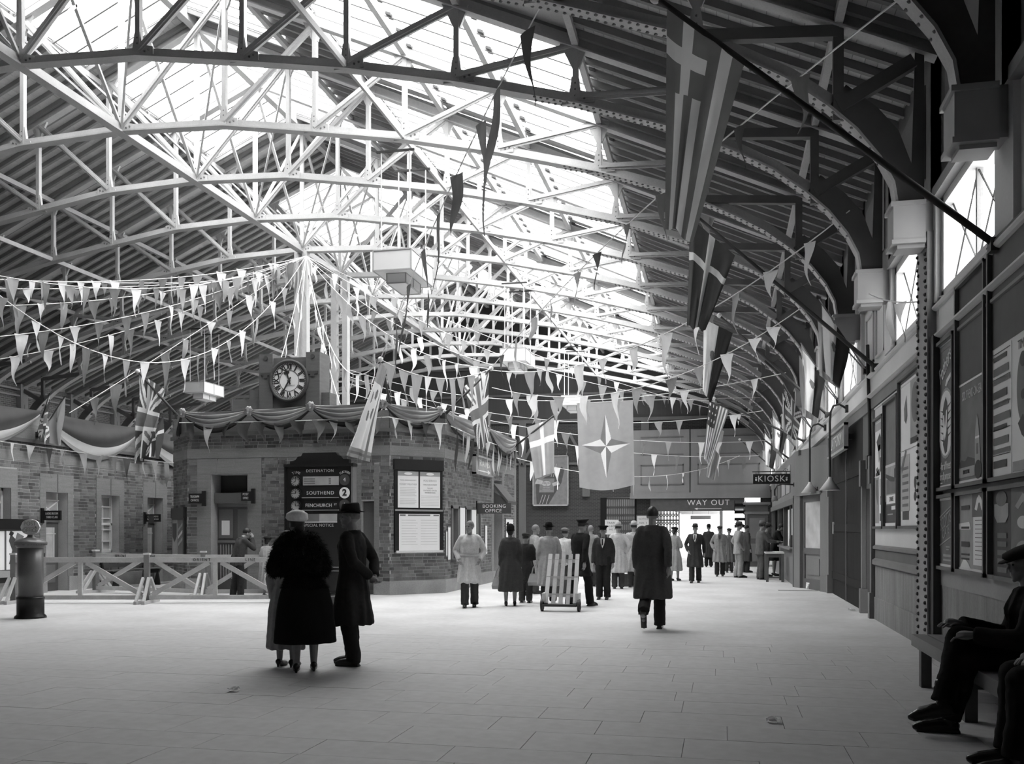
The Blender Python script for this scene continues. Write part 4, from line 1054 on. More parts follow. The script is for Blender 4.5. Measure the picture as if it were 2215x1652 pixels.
# ---------------------------------------------------------------- posters and signs on the right wall
def frame_on_right(label, y0, y1, z0, z1, X=W - .012, face_m=M_PAPER):
    """poster frame on a wall facing -X; y0 is the far (picture left) edge. Returns the thing and a local placer"""
    t = thing('framed_poster', label, 'poster', (X, (y0 + y1) / 2, (z0 + z1) / 2))
    hy = (y0 - y1) / 2; hz = (z1 - z0) / 2
    MB().box(-.015, 0, -hy, hy, -hz, hz).build('sheet', face_m, t)
    f = .038
    for q in ((-hy - f, hy + f, hz, hz + f), (-hy - f, hy + f, -hz - f, -hz), (-hy - f, -hy, -hz - f, hz + f), (hy, hy + f, -hz - f, hz + f)): MB().box(-.06, 0, *q).build('frame', M_BROWN, t)
    def shape(poly, m, lift=.003, name='print'):
        """poly in picture fractions: x 0..1 left to right, y 0..1 top to bottom"""
        P = [(a * 2 * hy, -b * 2 * hz) for a, b in poly]
        return MB().prism(P, (-.015 - lift, hy, hz), (0, -1, 0), (0, 0, 1), (-.0015, 0, 0)).build(name, m, t)
    def rect(a, b, c_, d_, m, lift=.003, name='print'): return shape([(a, c_), (b, c_), (b, d_), (a, d_)], m, lift, name)
    def word(body, a, b, size, m, xs=1.0, rot=0, lift=.008):
        u = V(0, -math.cos(rot), math.sin(rot)); w = V(0, math.sin(rot), math.cos(rot))
        return lettering(body, size, m, t, (-.015 - lift, hy - a * 2 * hy, hz - b * 2 * hz), u, w, .002, 'CENTER', 1.0, xs)
    def ellipse(a, b, ra, rb, m, lift=.004): return shape([(a + ra * math.cos(2 * PI * k / 24), b + rb * math.sin(2 * PI * k / 24)) for k in range(24)], m, lift)
    return t, rect, shape, word, ellipse
# near bay, upper row
t, rect, shape, word, ell = frame_on_right('dark poster with white script and a radiant pale oval', 11.66, 10.84, 1.92, 3.52, face_m=M_GREYMID)
rect(0, 1, 0, .012, M_PAPER)
word('Fothers', .48, .16, .26, M_PAPER, .72, .42); shape([(.45, .30), (.55, .26), (.85, .22), (.97, .1), (1.0, .1), (.92, .235), (.62, .285), (.54, .31)], M_PAPER)
ell(.5, .56, .46, .245, M_GREYLT, .003); ell(.5, .56, .42, .225, M_PAPER, .005)
shape([(.42, .42), (.52, .38), (.6, .42), (.66, .5), (.6, .58), (.66, .66), (.58, .76), (.48, .77), (.36, .7), (.44, .62), (.34, .54), (.36, .46)], M_GREYDK, .008)
for k in range(5): shape([(.62, .45 + .05 * k), (.86, .43 + .05 * k), (.62, .465 + .05 * k)], M_GREYDK, .009); shape([(.38, .47 + .05 * k), (.2, .46 + .05 * k), (.38, .485 + .05 * k)], M_GREYDK, .009)
shape([(.38, .5), (.44, .5), (.5, .6), (.56, .48), (.62, .47), (.58, .62), (.48, .68), (.4, .6)], M_PAPER, .011)
word('-for all finest', .5, .855, .13, M_PAPER, .74); word('for all purposes', .5, .925, .13, M_PAPER, .66); rect(0, 1, .985, 1, M_PAPER); rect(.18, .3, .965, .975, M_PAPER)
t, rect, shape, word, ell = frame_on_right('Southend poster with a pale spire below a blank dark sheet', 10.66, 9.60, 1.92, 3.95, face_m=M_GREYMID)
rect(0, 1, 0, .49, M_GREYDK, .002); rect(0, 1, .495, .505, M_PAPER)
word('SOUTHEND-ON-SEA', .5, .565, .13, M_PALEINK, .62)
shape([(.62, .75), (.68, .68), (.74, .75), (.76, .8), (.8, .92), (.6, .92), (.6, .8)], M_GREYLT); rect(.62, .76, .785, .795, M_PAPER, .005); rect(.66, .72, .82, .87, M_GREYMID, .006)
shape([(0, .9), (.1, .88), (.25, .89), (.35, .87), (.6, .89), (.6, .92), (0, .92)], M_GREYDK, .004); rect(0, .6, .92, .97, M_GREYLT, .004); word('TRAVEL BY RAIL', .3, .945, .06, M_GREYDK, .6); ell(.72, .945, .12, .045, M_INK, .006); rect(0, 1, .985, 1, M_PAPER)
t, rect, shape, word, ell = frame_on_right('pale poster of small print beside a dark oval portrait, blank top', 9.42, 8.15, 1.92, 4.0, face_m=M_PAPER)
rect(0, 1, 0, .44, M_GREYDK, .002)
for k in range(10): rect(.04, .36 + .04 * (k % 3), .48 + k * .05, .50 + k * .05 + .012 * (k % 2), M_GREYMID if k % 3 else M_GREYDK, .004)
for k in range(5): rect(.03, .44, .465 + k * .11, .468 + k * .11, M_INK, .004)
rect(.47, .475, .45, 1, M_GREYLT, .004); ell(.72, .66, .13, .14, M_GREYMID, .004); ell(.72, .55, .06, .03, M_GREYDK, .006); ell(.73, .69, .05, .02, M_GREYDK, .006); shape([(.62, .8), (.72, .77), (.8, .82), (.82, .88), (.7, .85)], M_GREYDK, .006)
rect(.5, 1, .95, .99, M_GREYLT, .004); word('TIMES', .72, .49, .11, M_GREYMID, .9)
# near bay, lower row
t, rect, shape, word, ell = frame_on_right('grey poster with slanted band of big pale letters, lower row', 11.66, 10.84, 1.04, 1.80, face_m=M_GREYMID)
rect(0, 1, 0, .035, M_PAPER); rect(0, 1, .965, 1, M_PAPER)
shape([(.05, .29), (.9, .09), (.9, .11), (.05, .31)], M_GREYLT); shape([(.12, .69), (1, .51), (1, .53), (.12, .71)], M_GREYLT)
word('SCOTTS', .5, .34, .2, M_GREYLT, .7, .22); word('OATS', .52, .5, .15, M_GREYLT, .9, .22)
for a, b, c_, d_ in ((.5, .72, .7, .72), (.52, .68, .74, .76), (.35, .9, .82, .855), (.35, .92, .89, .915)): rect(a, b, c_, d_, M_GREYLT)
t, rect, shape, word, ell = frame_on_right('pair of small posters, crown above a white text panel, lower row', 10.66, 9.60, 1.04, 1.80, face_m=M_GREYLT)
rect(.5, 1, 0, .3, M_GREYMID); shape([(.6, .2), (.68, .06), (.75, .02), (.82, .06), (.92, .2), (.84, .22), (.78, .12), (.74, .12), (.68, .22)], M_PAPER, .005); rect(.55, .97, .3, .92, M_PAPER, .004)
for k in range(10): rect(.62, .9, .34 + k * .055, .348 + k * .055, M_GREYMID, .006)
for z_, s_ in ((.14, .1), (.42, .05), (.62, .12), (.78, .04), (.84, .04)): rect(.1, .4, z_, z_ + s_ * .6, M_GREYDK, .004)
shape([(0, .38), (.4, .36), (.46, .46), (0, .46)], M_PAPER, .003); shape([(.05, .97), (.2, .84), (.35, .9), (.45, .97)], M_PAPER, .003); rect(0, 1, .97, 1, M_PAPER, .006)
t, rect, shape, word, ell = frame_on_right('dark poster with a pale shield beside a busy grey one, lower row', 9.42, 8.15, 1.04, 1.80, face_m=M_GREYDK)
shape([(.06, .16), (.4, .16), (.4, .3), (.33, .38), (.13, .38), (.06, .3)], M_GREYLT); ell(.23, .1, .13, .09, M_GREYMID)
for k in range(5): rect(.14, .36, .5 + k * .1, .56 + k * .1, M_GREYMID, .004)
rect(.46, 1, 0, 1, M_GREYMID, .002); ell(.72, .38, .12, .07, M_PALEINK, .005); shape([(.55, .2), (.72, .06), (.9, .2), (.8, .24), (.72, .16), (.62, .24)], M_GREYLT, .004); ell(.72, .7, .16, .12, M_GREYLT, .004)
# three frames beyond the stanchion
t, rect, shape, word, ell = frame_on_right('poster of dark abstract figures, farthest of three beyond the riveted post', 16.2, 15.35, 1.5, 3.18)
rect(0, 1, .03, .1, M_GREYLT); shape([(.2, .2), (.55, .13), (.75, .2), (.7, .28), (.4, .3)], M_GREYDK); shape([(.55, .36), (.85, .36), (.85, .46), (.6, .5)], M_GREYDK); shape([(.1, .46), (.3, .44), (.5, .54), (.45, .5), (.3, .5)], M_GREYMID); shape([(.1, .5), (.5, .46), (.55, .52), (.1, .53)], M_GREYDK); shape([(.35, .24), (.6, .24), (.62, .34), (.45, .4)], M_GREYLT)
rect(0, 1, .525, .535, M_PAPER, .006); rect(.02, .45, .54, .97, M_GREYLT); shape([(.15, .56), (.35, .56), (.4, .72), (.3, .8), (.15, .7)], M_GREYMID, .005); rect(.55, .95, .56, .72, M_PAPER_G); rect(.6, .95, .72, .8, M_GREYDK); rect(.7, .85, .74, .84, M_PAPER, .006); rect(.55, .95, .88, .95, M_GREYDK)
t, rect, shape, word, ell = frame_on_right('half blank grey poster over an airliner picture, middle of three', 15.2, 14.12, 1.5, 3.32, face_m=M_GREYMID)
rect(0, 1, .5, .52, M_PALEINK); rect(0, 1, .52, .8, M_GREYLT); shape([(.05, .57), (.45, .6), (.75, .62), (.72, .65), (.4, .64), (.05, .6)], M_GREYDK, .005); shape([(.7, .55), (.78, .54), (.78, .62), (.7, .62)], M_GREYDK, .005); rect(.1, .9, .62, .74, M_GREYMID, .0045); rect(.1, .95, .75, .82, M_PAPER, .005); word('SPAINES', .5, .785, .1, M_GREYDK, .9)
rect(0, 1, .83, .97, M_GREYDK, .004); rect(.5, .95, .84, .87, M_PAPER, .006); rect(.2, .6, .9, .91, M_GREYLT, .006); rect(0, 1, .975, 1, M_PAPER, .006)
t, rect, shape, word, ell = frame_on_right('four pale sheets in one frame, nearest of three beside riveted post', 13.98, 12.6, 1.5, 3.48)
shape([(.2, .2), (.32, .12), (.36, .26), (.3, .31), (.22, .28)], M_GREYMID); rect(.52, .98, .04, .42, M_GREYLT); ell(.75, .2, .17, .13, M_GREYMID, .005); rect(.52, .98, .42, .46, M_GREYDK)
rect(0, 1, .485, .49, M_GREYLT, .006); rect(.05, .48, .52, .9, M_PAPER_G); 
for k in range(6): rect(.12, .42, .6 + k * .05, .62 + k * .05, M_GREYMID, .005)
shape([(.05, .6), (.3, .48), (.34, .5), (.1, .64)], M_GREYMID, .006)
ell(.75, .72, .05, .04, M_GREYDK); ell(.75, .81, .06, .03, M_GREYDK); rect(.73, .77, .72, .82, M_GREYDK); rect(.12, .44, .9, .96, M_GREYDK)
# platform sign over the sliding doors
ps = thing('platform_sign', 'grey framed sign lettered PLATFORM 1 over the dark sliding doors', 'sign', (2.30, 20.2, 3.22))
MB().box(-.02, .03, -1.4, 1.4, -.23, .23).build('board', M_GREYMID, ps)
for q in ((-1.44, 1.44, .2, .25), (-1.44, 1.44, -.25, -.2), (-1.44, -1.39, -.25, .25), (1.39, 1.44, -.25, .25)): MB().box(-.05, .03, *q).build('frame', M_GREYLT, ps)
lettering('PLATFORM 1', .34, M_PALEINK, ps, (-.024, 0, 0), (0, -1, 0), (0, 0, 1), xs=1.15)
MB().box(.03, .14, -1.2, -1.1, -.05, .05).build('bracket', M_IRON_D, ps); MB().box(.03, .14, 1.1, 1.2, -.05, .05).build('bracket', M_IRON_D, ps)
# kiosk sign
ks = thing('kiosk_sign', 'black hanging sign lettered KIOSK between two pale flourishes', 'sign', (1.32, 26.6, 2.82))
MB().box(-.48, .48, -.03, .03, -.135, .135).build('board', M_BLACK, ks)
lettering('KIOSK', .23, M_PALEINK, ks, (0, -.034, 0), space=1.15)
for s_ in (-1, 1): MB().ell((s_ * .4, -.035, -.02), (.025, .005, .035)).box(s_ * .4 - .025, s_ * .4 + .025, -.038, -.03, .03, .045).build('flourish', M_PALEINK, ks)
MB().tube([(-.5, 0, .2), (.62, 0, .2)], .014).build('bracket_arm', M_IRON_D, ks)
for s_ in (-1, 1): MB().tube([(s_ * .4, 0, .13), (s_ * .4, 0, .2)], .008).build('hanger', M_IRON_D, ks)
MB().tube([(.3, 0, .2), (.36, 0, .28), (.44, 0, .24), (.4, 0, .2)], .008).build('scroll', M_IRON_D, ks)
MB().box(.58, .64, -.03, .03, .1, .3).build('wall_plate', M_IRON_D, ks)
# big cigarette poster and small placards at the far wall
cp = thing('framed_poster', 'tall dark cigarette poster on far brick wall behind pale cross flag', 'poster', (-8.9, FY - .2, 4.05))
MB().box(-.93, .93, -.02, .05, -1.33, 1.33).build('sheet', M_GREYMID, cp)
for q in ((-.97, .97, 1.29, 1.34), (-.97, .97, -1.34, -1.27), (-.97, -.92, -1.34, 1.34), (.92, .97, -1.34, 1.34)): MB().box(q[0], q[1], -.05, .05, q[2], q[3]).build('frame', M_GREYLT, cp)
def cpoly(poly, m, l=.004): return MB().prism(poly, (0, -.02 - l, 0), (1, 0, 0), (0, 0, 1), (0, -.002, 0)).build('print', m, cp)
cpoly([(-.8, -.2), (-.75, -1.25), (-.1, -1.25), (.6, -.1), (.75, .6), (.6, .75), (.3, .3), (.2, .75), (0, .3), (-.3, .2)], M_GREYDK)
for a in (-.6, -.45, -.25): cpoly([(a, -1.24), (a + .03, -1.24), (a + .2, -.75), (a + .17, -.75)], M_GREYLT, .008)
cpoly([(-.62, -.62), (.18, -.62), (.22, .12), (-.55, .12)], M_GREYMID, .007); cpoly([(-.58, -.55), (.12, -.55), (.12, -.53), (-.58, -.53)], M_GREYLT, .01)
cpoly([(-.85, -.15), (-.45, -.2), (-.4, .0), (-.72, .1)], M_GREYLT, .01); cpoly([(.15, -.3), (.5, -.2), (.42, .0), (.08, -.15)], M_GREYLT, .01)
cpoly([(-.22 + .24 * math.cos(2 * PI * k / 20), -.15 + .14 * math.sin(2 * PI * k / 20)) for k in range(20)], M_GREYLT, .012)
lettering('CRAVEN', .11, M_GREYDK, cp, (-.22, -.036, -.13)); lettering('A', .1, M_GREYDK, cp, (-.22, -.036, -.23)); lettering('VIRGINIA', .085, M_GREYLT, cp, (-.22, -.032, -.37)); lettering('CIGARETTES', .075, M_GREYLT, cp, (-.22, -.032, -.46))
for a in (0.02, .14): cpoly([(a, .2), (a + .025, .2), (a + .2, .9), (a + .175, .9)], M_GREYLT, .008)
pl = thing('placard_stand', 'pale placard on a stand between hats before the lattice gate', 'placard', onZ(1340, 1216) + V(0, -3, 0)); 
MB().box(-.02, .02, -.02, .02, 0, 1.75).build('stand', M_IRON_D, pl); MB().box(-.28, .28, -.03, -.01, 1.25, 1.85).build('board', M_PAPER_G, pl); MB().box(-.3, .3, -.2, .2, 0, .03).build('foot', M_IRON_D, pl)
lettering('TRAINS', .12, M_GREYDK, pl, (0, -.033, 1.72)); lettering('AND BOATS', .09, M_GREYDK, pl, (0, -.033, 1.58)); lettering('NO 1', .1, M_INK, pl, (.02, -.033, 1.45))
ft = thing('framed_poster', 'pale notice framed on the far brick pier behind walking man', 'poster', (-3.98, FY - .2, 1.78))
MB().box(-.36, .36, -.02, .06, -.42, .42).build('frame', M_BROWN, ft); MB().box(-.32, .32, -.03, -.02, -.38, .38).build('sheet', M_PAPER_G, ft); lettering('NOTICE', .13, M_GREYDK, ft, (0, -.034, .22)); lettering('NO. 2', .15, M_GREYDK, ft, (.0, -.034, .0))
# ================================================================== PILLAR BOX
pbx = onZ(66, 1336)
t = thing('pillar_box', 'round grey pillar box with domed cap and white oval post office plate', 'letter box', pbx)
R_ = .195
MB().lathe([(R_ + .05, 0), (R_ + .045, .03), (R_ + .012, .06), (R_ + .012, .30), (R_ + .02, .33), (R_ + .012, .345)], 32).build('black_base', M_BLACK, t, True)
MB().lathe([(R_, .34), (R_, 1.17)], 32).build('barrel', M_POST, t, True)
mb = MB(); mb.lathe([(R_ + .005, 1.15), (R_ + .03, 1.18), (R_ + .03, 1.2), (R_ + .06, 1.215), (R_ + .06, 1.235), (R_ + .05, 1.25), (R_ - .02, 1.29), (.07, 1.32), (.05, 1.34), (.045, 1.36), (.02, 1.365)], 32)
mb.build('cap', M_POST, t, True)
mb = MB()
for k in range(40): a = 2 * PI * k / 40; mb.ell(((R_ + .045) * math.cos(a), (R_ + .045) * math.sin(a), 1.205), (.012, .012, .012), 5, 3)
mb.build('beading', M_POST, t)
pt = MB(); pt.add([(.178 * math.cos(2 * PI * k / 32) * (1 + .025 * math.cos(8 * 2 * PI * k / 32)), y, .13 * math.sin(2 * PI * k / 32) * (1 + .02 * math.cos(8 * 2 * PI * k / 32)) + 1.49) for y in (-.012, .012) for k in range(32)],
    [tuple(range(32)), tuple(range(63, 31, -1))] + [(k, k + 32, (k + 1) % 32 + 32, (k + 1) % 32) for k in range(32)])
pt = pt.build('oval_plate', M_WHITE, t)
lettering('POST', .095, M_GREYLT, pt, (0, -.015, 1.545)); lettering('OFFICE', .09, M_GREYLT, pt, (0, -.015, 1.435), xs=.95)
MB().box(-.12, .12, -.015, -.012, 1.486, 1.494).prism([(.1, 1.475), (.14, 1.49), (.1, 1.505)], (0, -.012, 0), (1, 0, 0), (0, 0, 1), (0, -.003, 0)).build('arrow', M_GREYMID, pt)
MB().box(-.1, .1, R_ - .01, R_ + .02, 1.0, 1.06).build('posting_slot', M_BLACK, t)
# a framed timetable stand behind the box
ts = thing('timetable_stand', 'small framed timetable on a pedestal behind the pillar box', 'stand', onZ(103, 1272))
MB().lathe([(.16, 0), (.14, .03), (.05, .1), (.045, .62)], 16).build('pedestal', M_BROWN, ts, True)
MB().box(-.12, .1, -.02, .03, .62, 1.08).build('frame', M_BLACK, ts); MB().box(-.08, -.02, -.025, -.02, .66, 1.04).build('sheet', M_PAPER, ts); MB().box(.01, .07, -.025, -.02, .66, 1.04).build('sheet', M_PAPER, ts)

# ================================================================== CROWD BARRIERS
def barrier(P, Q, label, text_at=None, foot_at='P', m=M_RAIL):
    P = Vector(P); Q = Vector(Q); d = (Q - P); L_ = d.length; ang = math.atan2(d.y, d.x)
    t = thing('barrier', label, 'barrier', P, ang, 'white trestle barriers in front of the block')
    MB().box(0, L_, -.035, .035, .80, .905).build('top_rail', m, t)
    MB().box(0, L_, -.035, .035, .07, .155).build('bottom_rail', m, t)
    h = L_ / 2
    MB().box(h - .04, h + .04, -.03, .03, .15, .80).build('upright', m, t)
    for a, b in (((.1, .16), (h - .12, .80)), ((L_ - .1, .16), (h + .12, .80))):
        MB().bar((a[0], 0, a[1]), (b[0], 0, b[1]), .05, .09).build('diagonal', m, t)
    for x in ((0, L_) if foot_at == 'PQ' else (0,)):
        f = MB().box(x - .05, x + .05, -.05, .05, 0, .97).build('post', M_RAIL_D, t)
        MB().box(x - .06, x + .06, -.06, .06, .95, .985).build('post_cap', M_CREAM, f)
        for dx in (-.075, .075): MB().box(x + dx - .03, x + dx + .03, -.46, .46, 0, .06).build('foot', m, f)
        for s in (-1, 1):
            for dx in (-.075, .075): MB().bar((x + dx, s * .42, .05), (x + dx * .7, s * .06, .5), .05, .05).build('strut', m, f)
    if text_at: 
        for k, w in enumerate(('ORIENT', 'LINE')): lettering(w, .075, M_INK, t, (text_at + (k - .5) * .95, -.039, .853), space=1.4)
    return t
barrier(onZ(30, 1304), onZ(318, 1304), 'front barrier from pillar box to the nearest A-shaped trestle foot', foot_at='P')
barrier(onZ(318, 1304), onZ(612, 1303), 'front barrier lettered ORIENT LINE running behind the couple', 1.55, 'PQ')
barrier(onZ(207, 1281), onZ(440, 1290), 'rear barrier lettered ORIENT LINE beside the long bench', 1.3, 'P')
barrier(onZ(440, 1290), onZ(690, 1289), 'rear barrier in front of the post office doorway', None, 'PQ')

# ================================================================== BENCHES
b1 = thing('bench', 'long dark bench with cast iron ends against left brick wall', 'bench', (XL + .3, 22.3, 0))
for y in (-1.75, 0, 1.75):
    mb = MB()
    mb.prism([(.0, 0), (.12, 0), (.08, .12), (.06, .3), (.42, .32), (.36, .12), (.34, 0), (.5, 0), (.5, .06), (.46, .3), (.52, .42), (.1, .42), (.02, .82), (-.04, .82), (.02, .4)], (0, y - .03, 0), (1, 0, 0), (0, 0, 1), (0, .06, 0)); mb.build('iron_end', M_BLACK, b1)
for k in range(4): MB().box(.08 + k * .1, .16 + k * .1, -1.9, 1.9, .42, .445).build('seat_slat', M_BROWN, b1)
for k in range(3): MB().box(.0 - k * .012, .025 - k * .012, -1.9, 1.9, .5 + k * .11, .59 + k * .11).build('back_slat', M_BROWN, b1)
b2 = thing('bench', 'wooden bench against the right wall under the near posters', 'bench', (W - .1, 7.6, 0))
for y in (-2.6, -.9, .15, 1.75):
    MB().box(-.56, -.47, y - .05, y + .05, 0, .42).build('leg', M_BROWN, b2); MB().box(-.1, -.02, y - .05, y + .05, 0, .42).build('leg', M_BROWN, b2)
    MB().box(-.56, -.02, y - .04, y + .04, .36, .42).build('bearer', M_BROWN, b2)
for k in range(4): MB().box(-.6 + k * .145, -.475 + k * .145, -2.8, 1.95, .42, .465).build('seat_slat', M_BROWN_L, b2)
MB().box(-.6, -.57, -2.8, 1.95, .36, .42).build('front_rail', M_BROWN_L, b2)

# ================================================================== HANGING BOX LAMPS
M_OPAL = mat('opal_glass', .80, .4, .02, 3)
def lamp():
    t = thing('hanging_lamp', 'x', 'lamp', (0, 0, 0), 0, 'stepped opal box lamps on four rods')
    o = MB(); o.box(-.4, .4, 0, 1.45, 0, .4); sh = o.build('opal_box', M_OPAL, t)
    o = MB(); o.box(-.2, .2, .25, 1.2, -.2, 0); sh2 = o.build('lower_opal_box', M_OPAL, t)
    def edges(x0, x1, y0, y1, z0, z1, par, ym=()):
        for x in (x0, x1):
            for y in (y0, y1) + tuple(ym): MB().box(x - .012, x + .012, y - .012, y + .012, z0, z1).build('frame_bar', M_IRON, par)
        for z in (z0, z1):
            for x in (x0, x1): MB().box(x - .012, x + .012, y0, y1, z - .012, z + .012).build('frame_bar', M_IRON, par)
            for y in (y0, y1): MB().box(x0, x1, y - .012, y + .012, z - .012, z + .012).build('frame_bar', M_IRON, par)
    edges(-.4, .4, 0, 1.45, 0, .4, sh, (.72,)); edges(-.2, .2, .25, 1.2, -.2, 0, sh2, (.72,))
    for x in (-.3, .3):
        for y in (.2, 1.25): MB().tube([(x, y, .4), (x, y, 2.45)], .014).build('rod', M_ROPE, t)
    for y in (.2, 1.25): MB().box(-.4, .4, y - .02, y + .02, 2.42, 2.46).build('hanger_bar', M_IRON_D, t)
    return t
l0 = lamp()
for i, (x, y, lab) in enumerate(((-6.4, 17.9, 'largest box lamp, hanging in front of the pale trusses'), (-6.25, 28.4, 'second box lamp along the hall, above pale cross flag'), (-6.1, 38.9, 'farthest box lamp, half hidden by the star flag'),
                                 (-19.4, 32.3, 'box lamp over the left building behind the flagpole'))):
    o = l0 if i == 0 else copy_tree(l0)
    o.location = (x, y, 6.62); o['label'] = lab
KIDS.clear()

# ================================================================== GOOSENECK LAMPS ON THE RIGHT WALL
def goose(p, drop, out, label, up=.35):
    t = thing('wall_lamp', label, 'lamp', p)
    pts = [(0, 0, 0), (-.15, 0, .06)] + [(-out * .5 - .5 * out * math.cos(a) * 1.0 + 0, 0, .06 + up * math.sin(a)) for a in [PI - PI * k / 8 for k in range(1, 8)]][::1]
    pts = [(0, 0, 0)] + [(-out + out * math.cos(PI / 2 * k / 6), 0, up * math.sin(PI / 2 * k / 6)) for k in range(1, 6)]
    pts = [(0, 0, 0), (-out * .45, 0, .1), (-out * .8, 0, .06), (-out * .95, 0, -.06), (-out, 0, -.25), (-out, 0, -drop)]
    MB().tube(pts, .022, 8).build('pipe', M_IRON_D, t, True)
    MB().lathe([(.03, .02), (.04, -.02), (.2, -.24), (.19, -.24), (.03, -.04)], 20, (-out, 0, -drop)).build('cone_shade', M_CREAM, t, True)
    MB().ell((-out, 0, -drop - .16), (.06, .06, .08)).build('bulb', M_WHITE, t, True)
    MB().box(-.03, .02, -.07, .07, -.07, .07).build('wall_plate', M_IRON_D, t)
    return t
goose(onX(1832, 884, W - .05), 1.35, .32, 'long gooseneck lamp with cone shade before the platform sign')
goose(onX(1785, 925, W - .05), 1.3, .35, 'long gooseneck lamp with cone shade beside the kiosk door')
t = thing('wall_lamp', 'short bracket lamp with bell shade over kiosk counter', 'lamp', (kx, 25.3, 2.6))
MB().tube([(0, 0, 0), (-.3, 0, .02), (-.42, 0, -.02), (-.48, 0, -.14), (-.48, 0, -.3)], .02, 8).build('pipe', M_IRON_D, t, True)
MB().lathe([(.03, 0), (.06, -.03), (.085, -.1), (.075, -.13), (.05, -.13)], 16, (-.48, 0, -.28)).build('bell_shade', M_GREYMID, t, True)
MB().box(-.02, .02, -.05, .05, -.05, .05).build('wall_plate', M_IRON_D, t)
# conduit on the wall between doors and posters
cd = thing('conduit', 'dark electric conduit pipe climbing the right wall beside sliding doors', 'pipe', (W - .05, 16.6, 2.55))
MB().tube([(0, .25, 2.0), (0, .12, 1.2), (0, .05, .9), (0, 0, .4), (0, -.02, 0)], .03, 8).build('pipe', M_IRON_D, cd, True); MB().box(-.06, .03, -.12, .05, -.1, .12).build('switch_box', M_IRON_D, cd)

# ================================================================== KIOSK TABLE, BOOTH, RACK
tb = thing('table', 'dark table with white papers in front of the kiosk counter', 'table', (1.50, 27.6, 0))
MB().box(-.30, .19, -.5, .6, .78, .82).build('tabletop', M_CREAM, tb)
for x in (-.26, .15):
    for y in (-.46, .55): MB().box(x - .035, x + .035, y - .035, y + .035, 0, .78).build('leg', M_BROWN, tb)
MB().box(-.26, .15, -.47, -.44, .68, .78).build('apron', M_BROWN, tb); MB().box(-.26, .15, -.47, -.44, .1, .15).build('stretcher', M_BROWN, tb)
for i, (x, y, a, m_) in enumerate(((-.2, -.2, .1, M_GREYDK), (.1, -.1, -.1, M_PAPER), (.25, .2, .2, M_PAPER))):
    tag(MB().box(-.13, .13, -.11, .11, 0, .012).build('newspaper', m_, None, False, (1.42 + x * .6, 27.6 + y * 1.3, .82), a), ['dark folded magazine on the left of kiosk table', 'white newspaper lying middle of the kiosk table', 'white newspaper at the back of the kiosk table'][i], 'newspaper')
bo = thing('booth', 'tall dark wooden booth with cornice standing beyond the kiosk counter', 'booth', (1.35, 38.2, 0))
MB().box(-.42, .42, 0, 2.0, 0, 2.45).build('body', M_BROWN, bo)
for z, e in ((2.42, .09), (2.05, .05)): MB().box(-.42 - e, .42 + e, -e, 2 + e, z, z + .1).build('cornice', M_BROWN_L, bo)
MB().box(-.28, .3, -.02, 0, 1.1, 1.9).build('panel', M_BROWN_L, bo); MB().box(-.28, .3, -.02, 0, .2, .9).build('panel', M_BROWN_L, bo)
MB().box(-.42, -.36, -.03, .02, 0, 2.05).build('corner_post', M_BROWN_L, bo)
rk = thing('newspaper_rack', 'slatted newspaper rack with white bundles at the way out edge', 'rack', (.72, 38.6, 0))
for k in range(9): MB().box(-.22, .22, 0, .4, .12 + k * .28, .24 + k * .28).build('shelf', M_DARKWOOD, rk)
for x in (-.22, .2): MB().box(x, x + .02, 0, .4, 0, 2.6).build('side', M_DARKWOOD, rk)
for k in range(8):
    if k != 6: tag(MB().box(-.19, .16 - .03 * (k % 3), .02, .34, 0, .055 + .02 * (k % 2)).build('paper_bundle', M_PAPER, None, False, (.72, 38.6, .24 + k * .28)), 'white paper bundle on the %s shelf of the slatted rack' % ['lowest', 'second lowest', 'third lowest', 'fourth lowest', 'middle', 'third highest', '', 'highest filled'][k], 'paper', 'white bundles in the slatted rack')
for i, (px, py, s, lab) in enumerate(((505, 1495, .09, 'crumpled white paper scrap on the floor left of the couple'), (1672, 1562, .1, 'flat white scrap on the dark floor before the seated men'), (1842, 1320, .12, 'white scrap by the foot of the dark sliding doors'), (413, 1289, .12, 'white litter under the rear barrier'))):
    p = onZ(px, py); rd = random.Random(i); mb = MB(); n = 6
    for a in range(n):
        for b in range(n): mb.v.append(((a - 2.5) * s / 5, (b - 2.5) * s / 5, .012 + rd.random() * .03))
    mb.f = [(a * n + b, (a + 1) * n + b, (a + 1) * n + b + 1, a * n + b + 1) for a in range(n - 1) for b in range(n - 1)]; mb.m = [0] * len(mb.f)
    mb.v += [(x, y, 0) for x, y in ((-.3 * s, -.3 * s), (.3 * s, -.3 * s), (.3 * s, .3 * s), (-.3 * s, .3 * s))]; mb.f.append((36, 37, 38, 39)); mb.m.append(0)
    tag(mb.build('paper_scrap', M_PAPER, None, False, p), lab, 'litter')
bp = thing('paper_bundle', 'heap of white papers on the floor at the kiosk door', 'paper', onZ(1766, 1273) + V(-.1, -.1, 0))
for k in range(4): MB().box(-.15 + .01 * k, .14 - .01 * k, -.1, .1, .04 * k, .04 * k + .035).xform(Matrix.Rotation(.1 * k, 4, 'Z')).build('sheet_stack', M_PAPER, bp)
dm = thing('floor_grating', 'flat dark grating let in the floor before the kiosk door', 'grating', onZ(1735, 1277)); MB().box(-.55, .35, -.1, .1, 0, .004).build('plate', M_GREYMID, dm)

